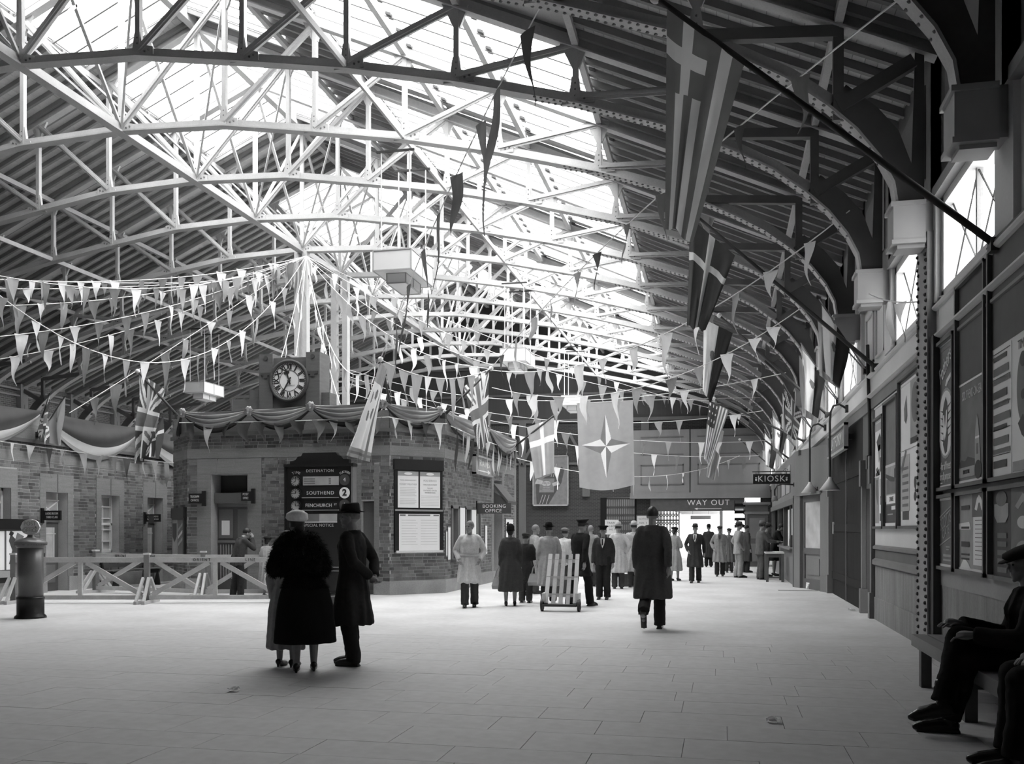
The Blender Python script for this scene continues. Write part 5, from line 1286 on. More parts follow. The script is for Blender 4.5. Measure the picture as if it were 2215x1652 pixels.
# ================================================================== PORTER'S TROLLEY
p = onZ(1212, 1322); tr = thing('sack_trolley', 'wooden slatted sack trolley on small iron wheels, tipped upright', 'trolley', p)
for k, x in enumerate((-.26, -.13, 0, .13, .26)):
    mb = MB(); mb.bar((x, .0, .12 if abs(x) < .2 else .14), (x * .95, .42, 1.0 + (.04 if abs(x) < .1 else 0)), .07, .04, up=(0, 1, 0)); mb.build('slat' if 0 < k < 4 else 'side_rail', M_RAIL if 0 < k < 4 else M_CREAM, tr)
for z, y in ((.25, .06), (.55, .2), (.85, .35)): MB().box(-.28, .28, y - .0, y + .03, z, z + .06).build('crosspiece', M_RAIL, tr)
MB().box(-.3, .3, -.12, .03, .09, .13).build('toe_plate', M_IRON_D, tr)
def wheel(x, r=.11):
    mb = MB(); R = []
    for a, b in ((-.02, r), (.02, r), (.02, r * .7), (-.02, r * .7)): R.append([V(x + a, .02 + b * math.cos(2 * PI * k / 20), .11 + b * math.sin(2 * PI * k / 20)) for k in range(20)])
    mb.rings(R, 0, False, True); mb.bar((x, .02 - r * .8, .11), (x, .02 + r * .8, .11), .02, .02); mb.bar((x, .02, .11 - r * .8), (x, .02, .11 + r * .8), .02, .02, up=(0, 1, 0)); mb.build('wheel', M_IRON_D, tr)
wheel(-.33); wheel(.33)
for s in (-1, 1): MB().box(s * .3 - .03, s * .3 + .03, -.03, .25, .17, .32).build('wheel_guard', M_CREAM, tr)
MB().tube([(-.36, .02, .11), (.36, .02, .11)], .018).build('axle', M_IRON_D, tr)
# suitcases
def suitcase(p, w, d, h, rot, label, m):
    t = thing('suitcase', label, 'suitcase', p, rot)
    MB().box(-w / 2, w / 2, -d / 2, d / 2, 0, h).build('case', m, t)
    for x in (-w / 2 + .01, w / 2 - .01):
        for y in (-d / 2, d / 2): MB().box(x - .02, x + .02, y - .012, y + .012, -.0, h + .005).build('corner_edge', M_CREAM_D, t)
    MB().tube([(-.08, 0, h), (-.07, 0, h + .05), (.07, 0, h + .05), (.08, 0, h)], .012).build('handle', M_SHOE, t)
    return t
suitcase(onZ(716, 1338) + V(0, .1, 0), .5, .17, .36, 1.2, 'dark suitcase with pale edges standing between the couple', M_GREYDK)
suitcase(onZ(1356, 1268), .42, .18, .32, .1, 'dark suitcase on floor behind the hatted men in tan coats', M_GREYDK)

# ================================================================== FLAGS
def cross_pat(u, v, cu, cv, w): return abs(u - cu) < w or abs(v - cv) < w
def jack(u, v):
    x, y = (v - .5) * 2, (u - .5)          # the fly hangs down
    if abs(y) < .08 or abs(x) < .16: return 2
    if abs(y) < .15 or abs(x) < .28: return 0
    d = abs(abs(x) / 2 - abs(y))
    if d < .035: return 2
    if d < .11: return 0
    return 3
def greek(u, v):
    k = int(u * 7)
    if u < .57 and v < .34: return 0 if (abs(u - .28) < .07 or abs(v - .17) < .04) else 2
    return 2 if k % 2 == 0 else 0
def norway(u, v):
    if abs(u - .5) < .06 or abs(v - .34) < .04: return 0
    return 3 if not (abs(u - .5) < .1 or abs(v - .34) < .07) else 3
def portugal(u, v):
    if (u - .45) ** 2 + ((v - .42) * 1.5) ** 2 < .012: return 2
    return 0 if u < .52 else 4
def usa(u, v):
    if u < .54 and v < .42: return 0 if (int(u * 18) % 3 == 1 and int(v * 24) % 3 == 1) else 3
    return 2 if int(u * 13) % 2 == 0 else 0
def plain(u, v): return 2 if (u - .5) ** 2 + (v - .3) ** 2 < .006 else 1
def belgian(u, v):
    if abs(u - .12) < .025 or abs(u - .88) < .025 or abs(v - .95) < .012: return 2
    if abs(u - .5) < .16 and .25 < v < .6 and (math.sin(u * 40) + math.sin(v * 31 + u * 9)) > .7: return 2
    return 0 if .2 < v < .9 else 1
def dane(u, v): return 0 if (abs(u - .52) < .075 or abs(v - .36) < .055) else 1
NATO_POLY = None
def nato(u, v):
    x, y = (u - .5) * 2.0, (.5 - v) * 3.0     # star centred, arms of length ~.9
    x /= .92; y = (y + .0) / 1.15
    ax, ay = abs(x), abs(y)
    if ax + ay * 3.5 < .95 or ay + ax * 3.5 < .95:
        if ay >= ax: return 0 if (x > 0) == (y > 0) else 2
        return 0 if (x > 0) != (y > 0) else 2
    return 1
TONES = [FL_W, FL_L, FL_M, FL_D, FL_K]
def flag_cloth(parent, name, TL, TR, BR, BL, pat, folds=3, amp=.12, nu=26, nv=40, dirn=V(0, 1, 0), curl=0.0, tones=TONES, seed=0):
    mb = MB(); rd = random.Random(seed); ph = rd.random() * 6
    for i in range(nu + 1):
        for j in range(nv + 1):
            u, v = i / nu, j / nv
            p = (TL * (1 - u) + TR * u) * (1 - v) + (BL * (1 - u) + BR * u) * v
            a = amp * min(1, v * 1.6 + .08)
            w = math.sin(u * folds * 2 * PI + ph + v * 2.2) * a + math.sin(u * folds * 4.3 * PI + 1 + ph - v * 3) * a * .3
            p = p + dirn * w + V(0, 0, -1) * (math.sin(u * PI) * curl * v)
            mb.v.append(tuple(p - parent.location))
    for i in range(nu):
        for j in range(nv):
            a = i * (nv + 1) + j
            mb.f.append((a, a + 1, a + nv + 2, a + nv + 1)); mb.m.append(pat((i + .5) / nu, (j + .5) / nv))
    return mb.build(name, tones, parent, True)
def pole_flag(base, tip, label, pat=None, c=None, Yc=None, finial=True, r=.035, **kw):
    base = Vector(base); tip = Vector(tip)
    t = thing('flag_on_pole', label, 'flag', base)
    MB().tube([(0, 0, 0), tip - base], [r, r * .7], 8).build('pole', M_IRON_D, t, True)
    if finial: MB().ell(tip - base, (.06, .06, .06), 10, 6).build('finial', M_CREAM, t, True)
    if pat:
        P = [onY(px, py, Yc) for px, py in c]
        flag_cloth(t, 'cloth', P[0], P[1], P[2], P[3], pat, **kw)
    MB().box(-.06, .06, -.06, .06, -.06, .06).build('socket', M_IRON_D, t)
    return t
def wall_pole(bx, by, tx, ty, label, pat=None, c=None, **kw):
    b = onX(bx, by, W - .04); tp = onY(tx, ty, b.y)
    return pole_flag(b, tp, label, pat, c, b.y, **kw)
wall_pole(2155, 530, 1418, -6, 'large striped flag with a canton cross hanging from the nearest right wall pole', greek, [(1443, 14), (1612, 128), (1500, 522), (1437, 490)], folds=1.3, amp=.12, nu=70, nv=90, seed=2)
wall_pole(1895, 795, 1503, 464, 'dark flag with a pale nordic cross on second right wall pole', norway, [(1492, 470), (1590, 552), (1526, 714), (1486, 706)], folds=2, amp=.14, seed=3, nu=60, nv=80)
wall_pole(1790, 897, 1556, 682, 'flag half white half black with emblem on third right wall pole', portugal, [(1522, 690), (1585, 720), (1538, 872), (1520, 845)], folds=2, amp=.14, seed=4, nu=50, nv=60)
wall_pole(1741, 955, 1544, 862, 'stars and stripes flag on fourth right wall pole', usa, [(1534, 865), (1577, 888), (1535, 1010), (1522, 990)], folds=2, amp=.18, seed=5, nu=52, nv=60)
wall_pole(1707, 992, 1566, 885, 'plain light flag with small device on fifth right wall pole', plain, [(1540, 920), (1566, 932), (1546, 1040), (1528, 1030)], folds=1.6, amp=.25, seed=6, nu=14, nv=20)
wall_pole(1676, 1016, 1600, 950, 'bare farthest flagpole above the kiosk sign')
pole_flag(V(BX0 - .3, BY + .1, ZB), onY(298, 803, BY + .1), 'union flag hanging from pole at the left corner of block', jack, [(300, 806), (357, 842), (318, 984), (296, 1004)], BY + .1, folds=2, amp=.13, seed=7, nu=90, nv=110)
pole_flag(V(BX1 + .02, BY + .05, ZB + .05), onY(823, 777, BY - .9), 'pale bordered flag with dark device hanging from front right pole of block', belgian, [(822, 780), (838, 800), (795, 998), (752, 985)], BY - .9, folds=1.6, amp=.12, seed=8, nu=60, nv=110)
pole_flag(V(C1.x, C1.y - .05, ZB - .05), onY(1062, 797, C1.y + .6), 'union flag hanging from pole over the notice board corner', jack, [(1003, 836), (1058, 797), (1058, 955), (1036, 972)], C1.y + .6, folds=1.1, amp=.07, seed=9, nu=100, nv=130)
pole_flag(V(S1.x, S1.y - .3, ZB - .2), onY(1205, 893, S1.y - .3), 'pale flag with a white nordic cross on pole at far corner of block', dane, [(1140, 924), (1199, 903), (1197, 1022), (1158, 1035)], S1.y - .3, folds=1.4, amp=.08, seed=10, nu=54, nv=70)
# star flag hung between two cords
NY = 27.0
nt_ = thing('hanging_flag', 'big pale flag with a four pointed star emblem hung across the hall', 'flag', onY(1310, 868, NY))
P = [onY(px, py, NY) for px, py in ((1248, 872), (1369, 866), (1372, 1048), (1254, 1054))]
flag_cloth(nt_, 'cloth', P[0], P[1], P[2], P[3], nato, folds=1.5, amp=.05, nu=150, nv=220, curl=.12, seed=11, tones=[FL_W, FL_L, FL_M, FL_D, FL_K])
MB().tube([onY(1180, 866, NY) - nt_.location, P[0] - nt_.location, P[1] - nt_.location, onX(1690, 858, W) - nt_.location], .01).build('cord', M_ROPE, nt_)

# clusters of small flags on the right wall piers
def trio(y, z, label, seed):
    rd = random.Random(seed)
    t = thing('flag_cluster', label, 'flags', (W - .06, y, z), 0, 'clusters of small flags along the right wall')
    for k, (dy, dz, pt_) in enumerate(((.42, 1.05, plain), (0, 1.25, norway if seed % 2 else dane), (-.42, 1.05, portugal if seed % 3 else jack))):
        tip = V(-.75, dy, dz)
        MB().tube([(0, dy * .1, 0), tip], .014, 6).build('staff', M_CREAM_D, t)
        a = tip; b = V(-.28, dy * .55, dz * .38); L_ = 1.0 + rd.random() * .3
        flag_cloth(t, 'cloth', a + t.location, b + t.location, b + V(-.16, 0, -L_ * .62) + t.location, a + V(.06, rd.uniform(-.1, .1), -L_) + t.location, pt_, folds=1.6, amp=.10, nu=30, nv=40, dirn=V(.3, 1, 0), seed=seed * 3 + k)
    MB().box(-.04, .04, -.06, .06, -.06, .06).build('socket', M_IRON_D, t)
for i, (y, z, lab) in enumerate(((17.0, 4.15, 'nearest cluster of small flags on the right wall, on the panelled bay'), (20.9, 4.15, 'second cluster of small flags along right wall'), (26.7, 4.15, 'third cluster of small flags along right wall'), (32.6, 4.15, 'fourth cluster of small flags along right wall'), (38.5, 4.15, 'fifth cluster, above the kiosk sign'))): trio(y, z, lab, i + 1)
def left_cluster(y, label, seed, pats):
    t = thing('flag_cluster', label, 'flags', (XL + .05, y, 3.6), 0)
    for k, pt_ in enumerate(pats):
        dy = (k - (len(pats) - 1) / 2) * .5; tip = V(.5, dy, .9)
        MB().tube([(0, dy * .2, 0), tip], .016, 6).build('staff', M_IRON_D, t)
        a = tip + t.location; b = V(.12, dy * .4, .3) + t.location
        flag_cloth(t, 'cloth', a, b, b + V(.02, 0, -.45), a + V(-.08, 0, -1.15), pt_, folds=1.5, amp=.09, nu=36, nv=44, dirn=V(.2, 1, 0), seed=seed + k)
    MB().box(-.04, .04, -.06, .06, -.06, .06).build('socket', M_IRON_D, t)
left_cluster(18.7, 'cluster with small union flag and a pale flag on left parapet', 40, (jack, plain))
left_cluster(22.6, 'cluster of dark flags on left parapet beside the big union flag', 50, (portugal, norway))

# ================================================================== DRAPERY
def swag(parent, A, B, sag, drop, out, m, nu=28, nv=14, folds=5):
    """cloth gathered at A and B, hanging between them"""
    A = Vector(A); B = Vector(B); n = (B - A).normalized().cross(V(0, 0, 1)); mb = MB()
    for i in range(nu + 1):
        u = i / nu; s4 = 4 * u * (1 - u)
        for j in range(nv + 1):
            v = j / nv
            z = -.03 * s4 - v * (drop * .25 + sag * s4)
            bulge = (out * (.35 + .65 * s4)) * math.sin(PI * (.15 + .8 * v)) + .045 * s4 ** .5 * math.sin(v * folds * 2 * PI + 2 * u)
            mb.v.append(tuple(A * (1 - u) + B * u + V(0, 0, z) + n * (bulge + .03)))
    for i in range(nu):
        for j in range(nv):
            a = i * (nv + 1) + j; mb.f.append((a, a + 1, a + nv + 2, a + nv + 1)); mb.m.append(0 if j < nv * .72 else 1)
    return mb.build('swag', m, parent, True)
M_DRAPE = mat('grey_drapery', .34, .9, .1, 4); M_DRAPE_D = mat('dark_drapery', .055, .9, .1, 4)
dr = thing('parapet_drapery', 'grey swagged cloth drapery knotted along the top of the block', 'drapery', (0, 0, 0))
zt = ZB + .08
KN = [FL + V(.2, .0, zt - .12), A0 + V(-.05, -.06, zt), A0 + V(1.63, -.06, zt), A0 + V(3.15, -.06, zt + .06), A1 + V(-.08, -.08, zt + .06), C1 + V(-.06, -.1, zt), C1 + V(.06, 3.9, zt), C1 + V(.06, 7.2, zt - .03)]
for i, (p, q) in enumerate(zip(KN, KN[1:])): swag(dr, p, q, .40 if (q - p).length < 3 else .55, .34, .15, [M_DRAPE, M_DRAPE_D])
for p in KN: 
    mb = MB(); rd = random.Random(int(p.x * 100))
    for k in range(6): a = k * PI / 3; mb.chain([(p + V(.05 * math.cos(a), -.08, .05 * math.sin(a)), .04), (p + V(.09 * math.cos(a + .5), -.12, .07 * math.sin(a + .5) - .02), .045), (p + V(.03 * math.cos(a + 1), -.08, -.1), .035)], 7)
    mb.ell(p + V(0, -.07, -.01), (.06, .06, .05), 10, 6); mb.build('knot', M_DRAPE, dr, True)
# fan swags on the left building: dark cloth with a pale hem
def fan(parent, ya, yb, z0, sag, hem=.2):
    nu, nv = 28, 18; mb = MB()
    for i in range(nu + 1):
        u = i / nu; s4 = 4 * u * (1 - u)
        for j in range(nv + 1):
            v = j / nv; z = z0 - .04 * s4 - v * (.12 + sag * s4)
            x = XL + .09 + .16 * s4 * math.sin(PI * min(1, v * 1.02)) + .02 * s4 * math.sin(v * 13 + u * 5)
            mb.v.append((x, ya + (yb - ya) * u, z))
    for i in range(nu):
        for j in range(nv):
            a = i * (nv + 1) + j; mb.f.append((a, a + nv + 1, a + nv + 2, a + 1))
            v = j / nv; mb.m.append(0 if v < .66 else 1 if v < .88 else 2)
    return mb.build('swag', [M_DRAPE_D, FL_W, M_DRAPE], parent, True)
fd = thing('parapet_drapery', 'dark swagged cloth with white hem along the left brick parapet', 'drapery', (0, 0, 0))
for ya, yb in ((14.6, 18.7), (18.8, 22.5), (22.6, 26.4)): fan(fd, ya, yb, ZB + .05, .82)

# ================================================================== BUNTING
_pn = {}
def pennant_mesh(shape, tone):
    k = (shape, tone)
    if k not in _pn:
        rd = random.Random(shape * 17 + 3); mb = MB(); n = 8
        tw = rd.uniform(-2.4, 2.4); cu = rd.uniform(.2, 1.0); ph = rd.uniform(0, 6)
        for j in range(n + 1):
            v = j / n; hw = .5 * (1 - v) ** (1.0 + .5 * (shape % 3)) + .03
            a = tw * v * v * 1.2; off = V((.16 + .05 * (shape % 4)) * math.sin(ph + v * 5) * v, .22 * math.sin(ph + 1 + v * 4.5) * v, 0)
            for i in range(4):
                s = (i / 3 - .5) * 2 * hw
                mb.v.append((s * math.cos(a) + off.x, s * math.sin(a) + off.y + .10 * cu * math.sin(i * PI / 3) * (1 - v * .5), -v))
        for j in range(n):
            for i in range(3): a = j * 4 + i; mb.f.append((a, a + 4, a + 5, a + 1)); mb.m.append(0)
        _pn[k] = mb.mesh('pennant', TONES[tone], True)
    return _pn[k]
def bunting(label, A, B, sag, n, L_=.62, Wd=.27, tones=(0, 0, 1, 2, 1, 0, 2), t0=.03, t1=.97, seed=1, r=.010, short=.0):
    A = Vector(A); B = Vector(B); rd = random.Random(seed)
    t = thing('bunting', label, 'bunting', A)
    def pt(u): return (B - A) * u + V(0, 0, -sag * 4 * u * (1 - u))
    MB().tube([pt(k / 24) for k in range(25)], r, 5).build('cord', M_ROPE, t)
    d = B - A; ang = math.atan2(d.y, d.x)
    for i in range(n):
        u = t0 + (t1 - t0) * (i + rd.uniform(.3, .7)) / n; p = pt(u)
        o = put(pennant_mesh(rd.randrange(9), tones[rd.randrange(len(tones))]), 'pennant', t, p)
        s = pt(min(1, u + .01)) - pt(max(0, u - .01))
        o.rotation_euler = (rd.uniform(-.12, .12), 0, ang + rd.uniform(-.5, .5))
        o.scale = (Wd * rd.uniform(.75, 1.15), Wd * rd.uniform(.8, 1.1), L_ * rd.choice((.8, .95, 1.1, 1.1, 1.35)))
    return t
def bpx(label, a, Ya, b, Yb, mid, n, **kw):
    """ends given by where they stand in the hall; the cord passes the row mid half way"""
    A = onY(a[0], a[1], Ya); B = onY(b[0], b[1], Yb); M = (A + B) / 2
    # row at which the straight chord's middle shows
    d = M - V(0, 0, EYE); Z = -d.x * SN + d.y * CS
    row = HOR - FPX * d.z / Z
    sag = (mid - row) * Z / FPX
    return bunting(label, A, B, sag, n, **kw)
hub = (662, 554); HY = 26.3
HB = onY(hub[0], hub[1], HY)
bpx('upper left bunting string, straightest, running to column top', (-90, 598), 17.5, hub, HY, 603, 15, seed=1)
bpx('left bunting string just under the uppermost one', (-90, 578), 16.5, hub, HY, 622, 16, seed=2)
bpx('left bunting string third from the top', (-90, 662), 17.5, hub, HY, 632, 15, seed=3)
bpx('left bunting string fourth from the top', (-90, 735), 17.5, hub, HY, 668, 14, seed=4)
bpx('left bunting string fifth from the top', (-90, 790), 18, hub, HY, 694, 13, seed=5, tones=(0, 0, 1, 2, 2))
bpx('lowest slanting left bunting string, over the brick parapet', (150, 893), 20, hub, HY, 712, 10, seed=6, tones=(0, 1, 2, 2))
bpx('deep sagging bunting loop at left with long pennants', (-60, 590), 14.2, hub, HY, 778, 17, L_=.72, Wd=.24, seed=7, tones=(0, 0, 1, 1, 2))
bpx('steep bunting string from the column down left of clock', hub, HY, (566, 888), 20.6, 735, 7, seed=8, tones=(0, 0, 1), L_=.5, Wd=.16)
bpx('steep bunting string from the column down behind clock', hub, HY, (640, 770), 20.5, 662, 5, seed=9, tones=(0, 1, 2), L_=.45, Wd=.14)
bpx('steep bunting string from the column down right of clock', hub, HY, (736, 874), 20.5, 724, 8, seed=10, tones=(0, 0, 1), L_=.6, Wd=.18)
bpx('sagging bunting from the column to pale flag pole', hub, HY, (823, 777), BY - .9, 775, 12, seed=11, tones=(0, 0, 1, 2), L_=.6, Wd=.2)
bpx('bunting loop between the two poles on block corners', (823, 777), BY - .9, (1062, 797), C1.y + .6, 818, 9, seed=12, tones=(0, 0, 1), L_=.7, Wd=.24)
bpx('bunting from the column to pole of the right union flag, lower', hub, HY, (1062, 797), C1.y + .6, 722, 13, seed=13, tones=(0, 0, 1, 1), L_=.55, Wd=.24)
bpx('bunting from the column to pole of the right union flag, upper', hub, HY, (1068, 790), C1.y + 1.6, 694, 11, seed=14, tones=(0, 1, 2), L_=.5, Wd=.22)
bpx('long bunting from the column passing over the star flag', hub, HY, (1546, 868), 29.8, 778, 17, seed=15, tones=(0, 0, 1, 1), L_=.5, Wd=.24)
bpx('long bunting from the column to far right wall', hub, HY, (1640, 905), 38.45, 788, 18, seed=16, tones=(0, 0, 1, 2), L_=.5, Wd=.22)
bpx('near streamer string of long dark pennants from top of picture', (1186, -18), 11.9, (823, 777), BY - .9, 440, 8, L_=1.25, Wd=.30, seed=17, tones=(2, 3, 3, 2), t0=.02, t1=.93)
bpx('near cord with few dark pennants from upper right down to the block', (1995, -40), 8.95, (1062, 797), C1.y + .6, 522, 11, L_=.55, Wd=.22, seed=18, tones=(2, 3, 2, 1), t0=.1)
bpx('bunting from the block across to right wall piers, nearest', (1062, 800), C1.y + .6, (1838, 455), 14.8, 755, 11, L_=.62, Wd=.25, seed=19, tones=(0, 0, 1, 2))
bpx('bunting from the block across to right wall, second nearest', (1064, 838), C1.y + .6, (1738, 662), 20.75, 838, 11, L_=.6, Wd=.26, seed=20, tones=(0, 0, 1, 2))
bpx('bunting across the hall over star flag top', (757, 800), 29.6, (1700, 806), 23.1, 866, 15, L_=.6, Wd=.28, seed=21, tones=(0, 1, 1, 0))
bpx('bunting across the hall behind star flag, upper', (757, 815), 29.6, (1650, 888), 29.8, 908, 16, L_=.62, Wd=.26, seed=22, tones=(0, 0, 1, 2))
bpx('bunting across the hall behind star flag, middle', (757, 830), 29.6, (1665, 952), 35.9, 938, 15, L_=.7, Wd=.28, seed=23, tones=(0, 1, 0, 2))
bpx('bunting across the hall behind star flag, lower', (757, 850), 29.6, (1642, 985), 45.4, 968, 14, L_=.8, Wd=.3, seed=24, tones=(0, 1, 0, 2))
bpx('lowest bunting across the far end of hall', (1098, 985), 28.6, (1600, 985), 49.4, 1030, 11, L_=.55, Wd=.26, seed=25, tones=(0, 0, 1))
bpx('short bunting across the near right windows', (1880, 636), 14.6, (2330, 440), 8.4, 640, 8, L_=.55, Wd=.2, seed=26, tones=(2, 2, 3, 1), t0=.1)
# pennants hung along the parapets
bunting('pennants strung under the drapery on front of block', A0 + V(-.1, -.18, 3.92), A1 + V(.05, -.18, 3.92), .03, 11, .52, .3, (0, 2, 2, 3, 1), seed=31)
bunting('pennants strung under the drapery on notice board corner', A1 + V(.05, -.18, 3.92), C1 + V(.1, -.1, 3.86), .03, 4, .55, .22, (0, 1, 3), seed=32)
bunting('pennants strung under the drapery on right side of block', C1 + V(.16, 0, 3.82), C1 + V(.16, 7.3, 3.82), .04, 13, .75, .2, (0, 2, 3, 0), seed=33)
bunting('pennants strung under drapery on the left brick wall', V(XL + .14, 16.5, 3.36), V(XL + .14, 26, 3.36), .06, 15, .5, .22, (0, 2, 3, 1), seed=34, r=.005)
for k_ in range(2):
    bpx(['bare looking cord with small pennants high on left, upper', 'bare looking cord with small pennants high on left, lower'][k_], (-90, 600 + 22 * k_), 19, (570, 606 - 12 * k_), 26, 612 + 8 * k_, 8, seed=41 + k_, L_=.45, Wd=.2, tones=(0, 2, 2))
# ================================================================== PEOPLE
def solid(mb, voxel, name, m, parent, dec=0.0, smooth_it=2, disp=None):
    """fuse overlapping closed shapes into one continuous skin"""
    me = mb.mesh('raw', m)
    o = bpy.data.objects.new('raw', me); TMP.collection.objects.link(o)
    r = o.modifiers.new('r', 'REMESH'); r.mode = 'VOXEL'; r.voxel_size = voxel; r.use_smooth_shade = True
    if smooth_it: s = o.modifiers.new('s', 'SMOOTH'); s.factor = .5; s.iterations = smooth_it
    if dec: d = o.modifiers.new('d', 'DECIMATE'); d.ratio = dec
    vl = TMP.view_layers[0]; vl.update(); dg = vl.depsgraph
    ne = bpy.data.meshes.new_from_object(o.evaluated_get(dg)); ne.name = name
    TMP.collection.objects.unlink(o); bpy.data.objects.remove(o); bpy.data.meshes.remove(me)
    if disp:
        nrm = [v.normal.copy() for v in ne.vertices]
        for v, n in zip(ne.vertices, nrm): v.co += n * disp(v.co)
    ne.materials.clear(); ne.materials.append(m)
    ne.polygons.foreach_set('use_smooth', [True] * len(ne.polygons)); ne.update()
    return put(ne, name, parent)
def folds(p):
    w = max(0, min(1, (1.25 - p.z) / .7))
    a = math.atan2(p.x, p.y)
    return .006 * noise.noise(Vector((p.x * 9, p.y * 9, p.z * 4))) + .004 * noise.noise(p * 24) + w * .010 * math.sin(a * 9 + 3 * noise.noise(p * 2))
def creases(p): return .007 * noise.noise(Vector((p.x * 8, p.y * 8, p.z * 14))) + .003 * noise.noise(p * 30)
ARMS = {  # elbow, wrist as offsets from the shoulder; x is outward
    'down': ((.05, -.03, -.29), (.05, .04, -.55)), 'pocket': ((.11, -.09, -.27), (.02, .07, -.46)), 'behind': ((.07, -.13, -.26), (-.13, -.24, -.43)),
    'fwd': ((.04, .10, -.27), (.02, .30, -.42)), 'back': ((.05, -.14, -.26), (.06, -.17, -.52)), 'face': ((.05, .20, -.20), (-.10, .24, .06)),
    'reach': ((.03, .16, -.24), (-.04, .42, -.26)), 'clutch': ((.08, .03, -.28), (-.08, .24, -.30)), 'push': ((.02, .05, -.28), (-.02, .25, -.45)), 'lap': ((.06, .12, -.25), (-.05, .34, -.33)),
}
def hand(mb, wr, d, inward, front):
    """palm, four fingers of different lengths and a thumb, slightly curled"""
    d = d.normalized(); side = front - d * front.dot(d); side.normalize(); palm = d.cross(side)
    if palm.dot(inward) < 0: palm = -palm
    mb.chain([(wr, .027), (wr + d * .05, .036), (wr + d * .085, .034)], 8)
    for k, ln in enumerate((.070, .082, .078, .060)):
        b = wr + d * .085 + side * (.031 - .0205 * k); sp = side * (.008 - .0053 * k)
        m_ = b + d * ln * .55 + palm * .010 + sp * .6; e = b + d * ln * .90 + palm * .032 + sp
        mb.chain([(b - d * .025, .010), (m_, .0088), (e, .0075)], 6)
    b = wr + d * .03 + side * .026
    mb.chain([(b, .013), (b + d * .035 + side * .022, .012), (b + d * .065 + side * .024 + palm * .012, .009)], 6)
def head_shapes(mb, c, R):
    """c: head centre, R: rotation of the head"""
    def P(x, y, z): return c + R @ V(x, y, z)
    def E(p, r, n=12, m=8):
        q = MB(); q.ell((0, 0, 0), r, n, m); mb.add([P(*p) + R @ Vector(v) for v in q.v], q.f)
    E((0, -.008, .02), (.075, .096, .098), 16, 12); E((0, .02, -.03), (.064, .075, .080)); E((0, .045, -.085), (.042, .042, .035)); E((0, .072, -.104), (.020, .017, .018))
    E((0, .068, .025), (.056, .025, .018)); E((.034, .066, -.028), (.024, .022, .022)); E((-.034, .066, -.028), (.024, .022, .022))
    mb.chain([(P(0, .085, .012), .009), (P(0, .104, -.022), .013), (P(0, .095, -.034), .014)], 6)
    E((0, .083, -.062), (.024, .012, .008)); E((0, .081, -.074), (.022, .012, .008))
    for s in (-1, 1): E((s * .077, -.006, -.015), (.010, .020, .034), 8, 6)
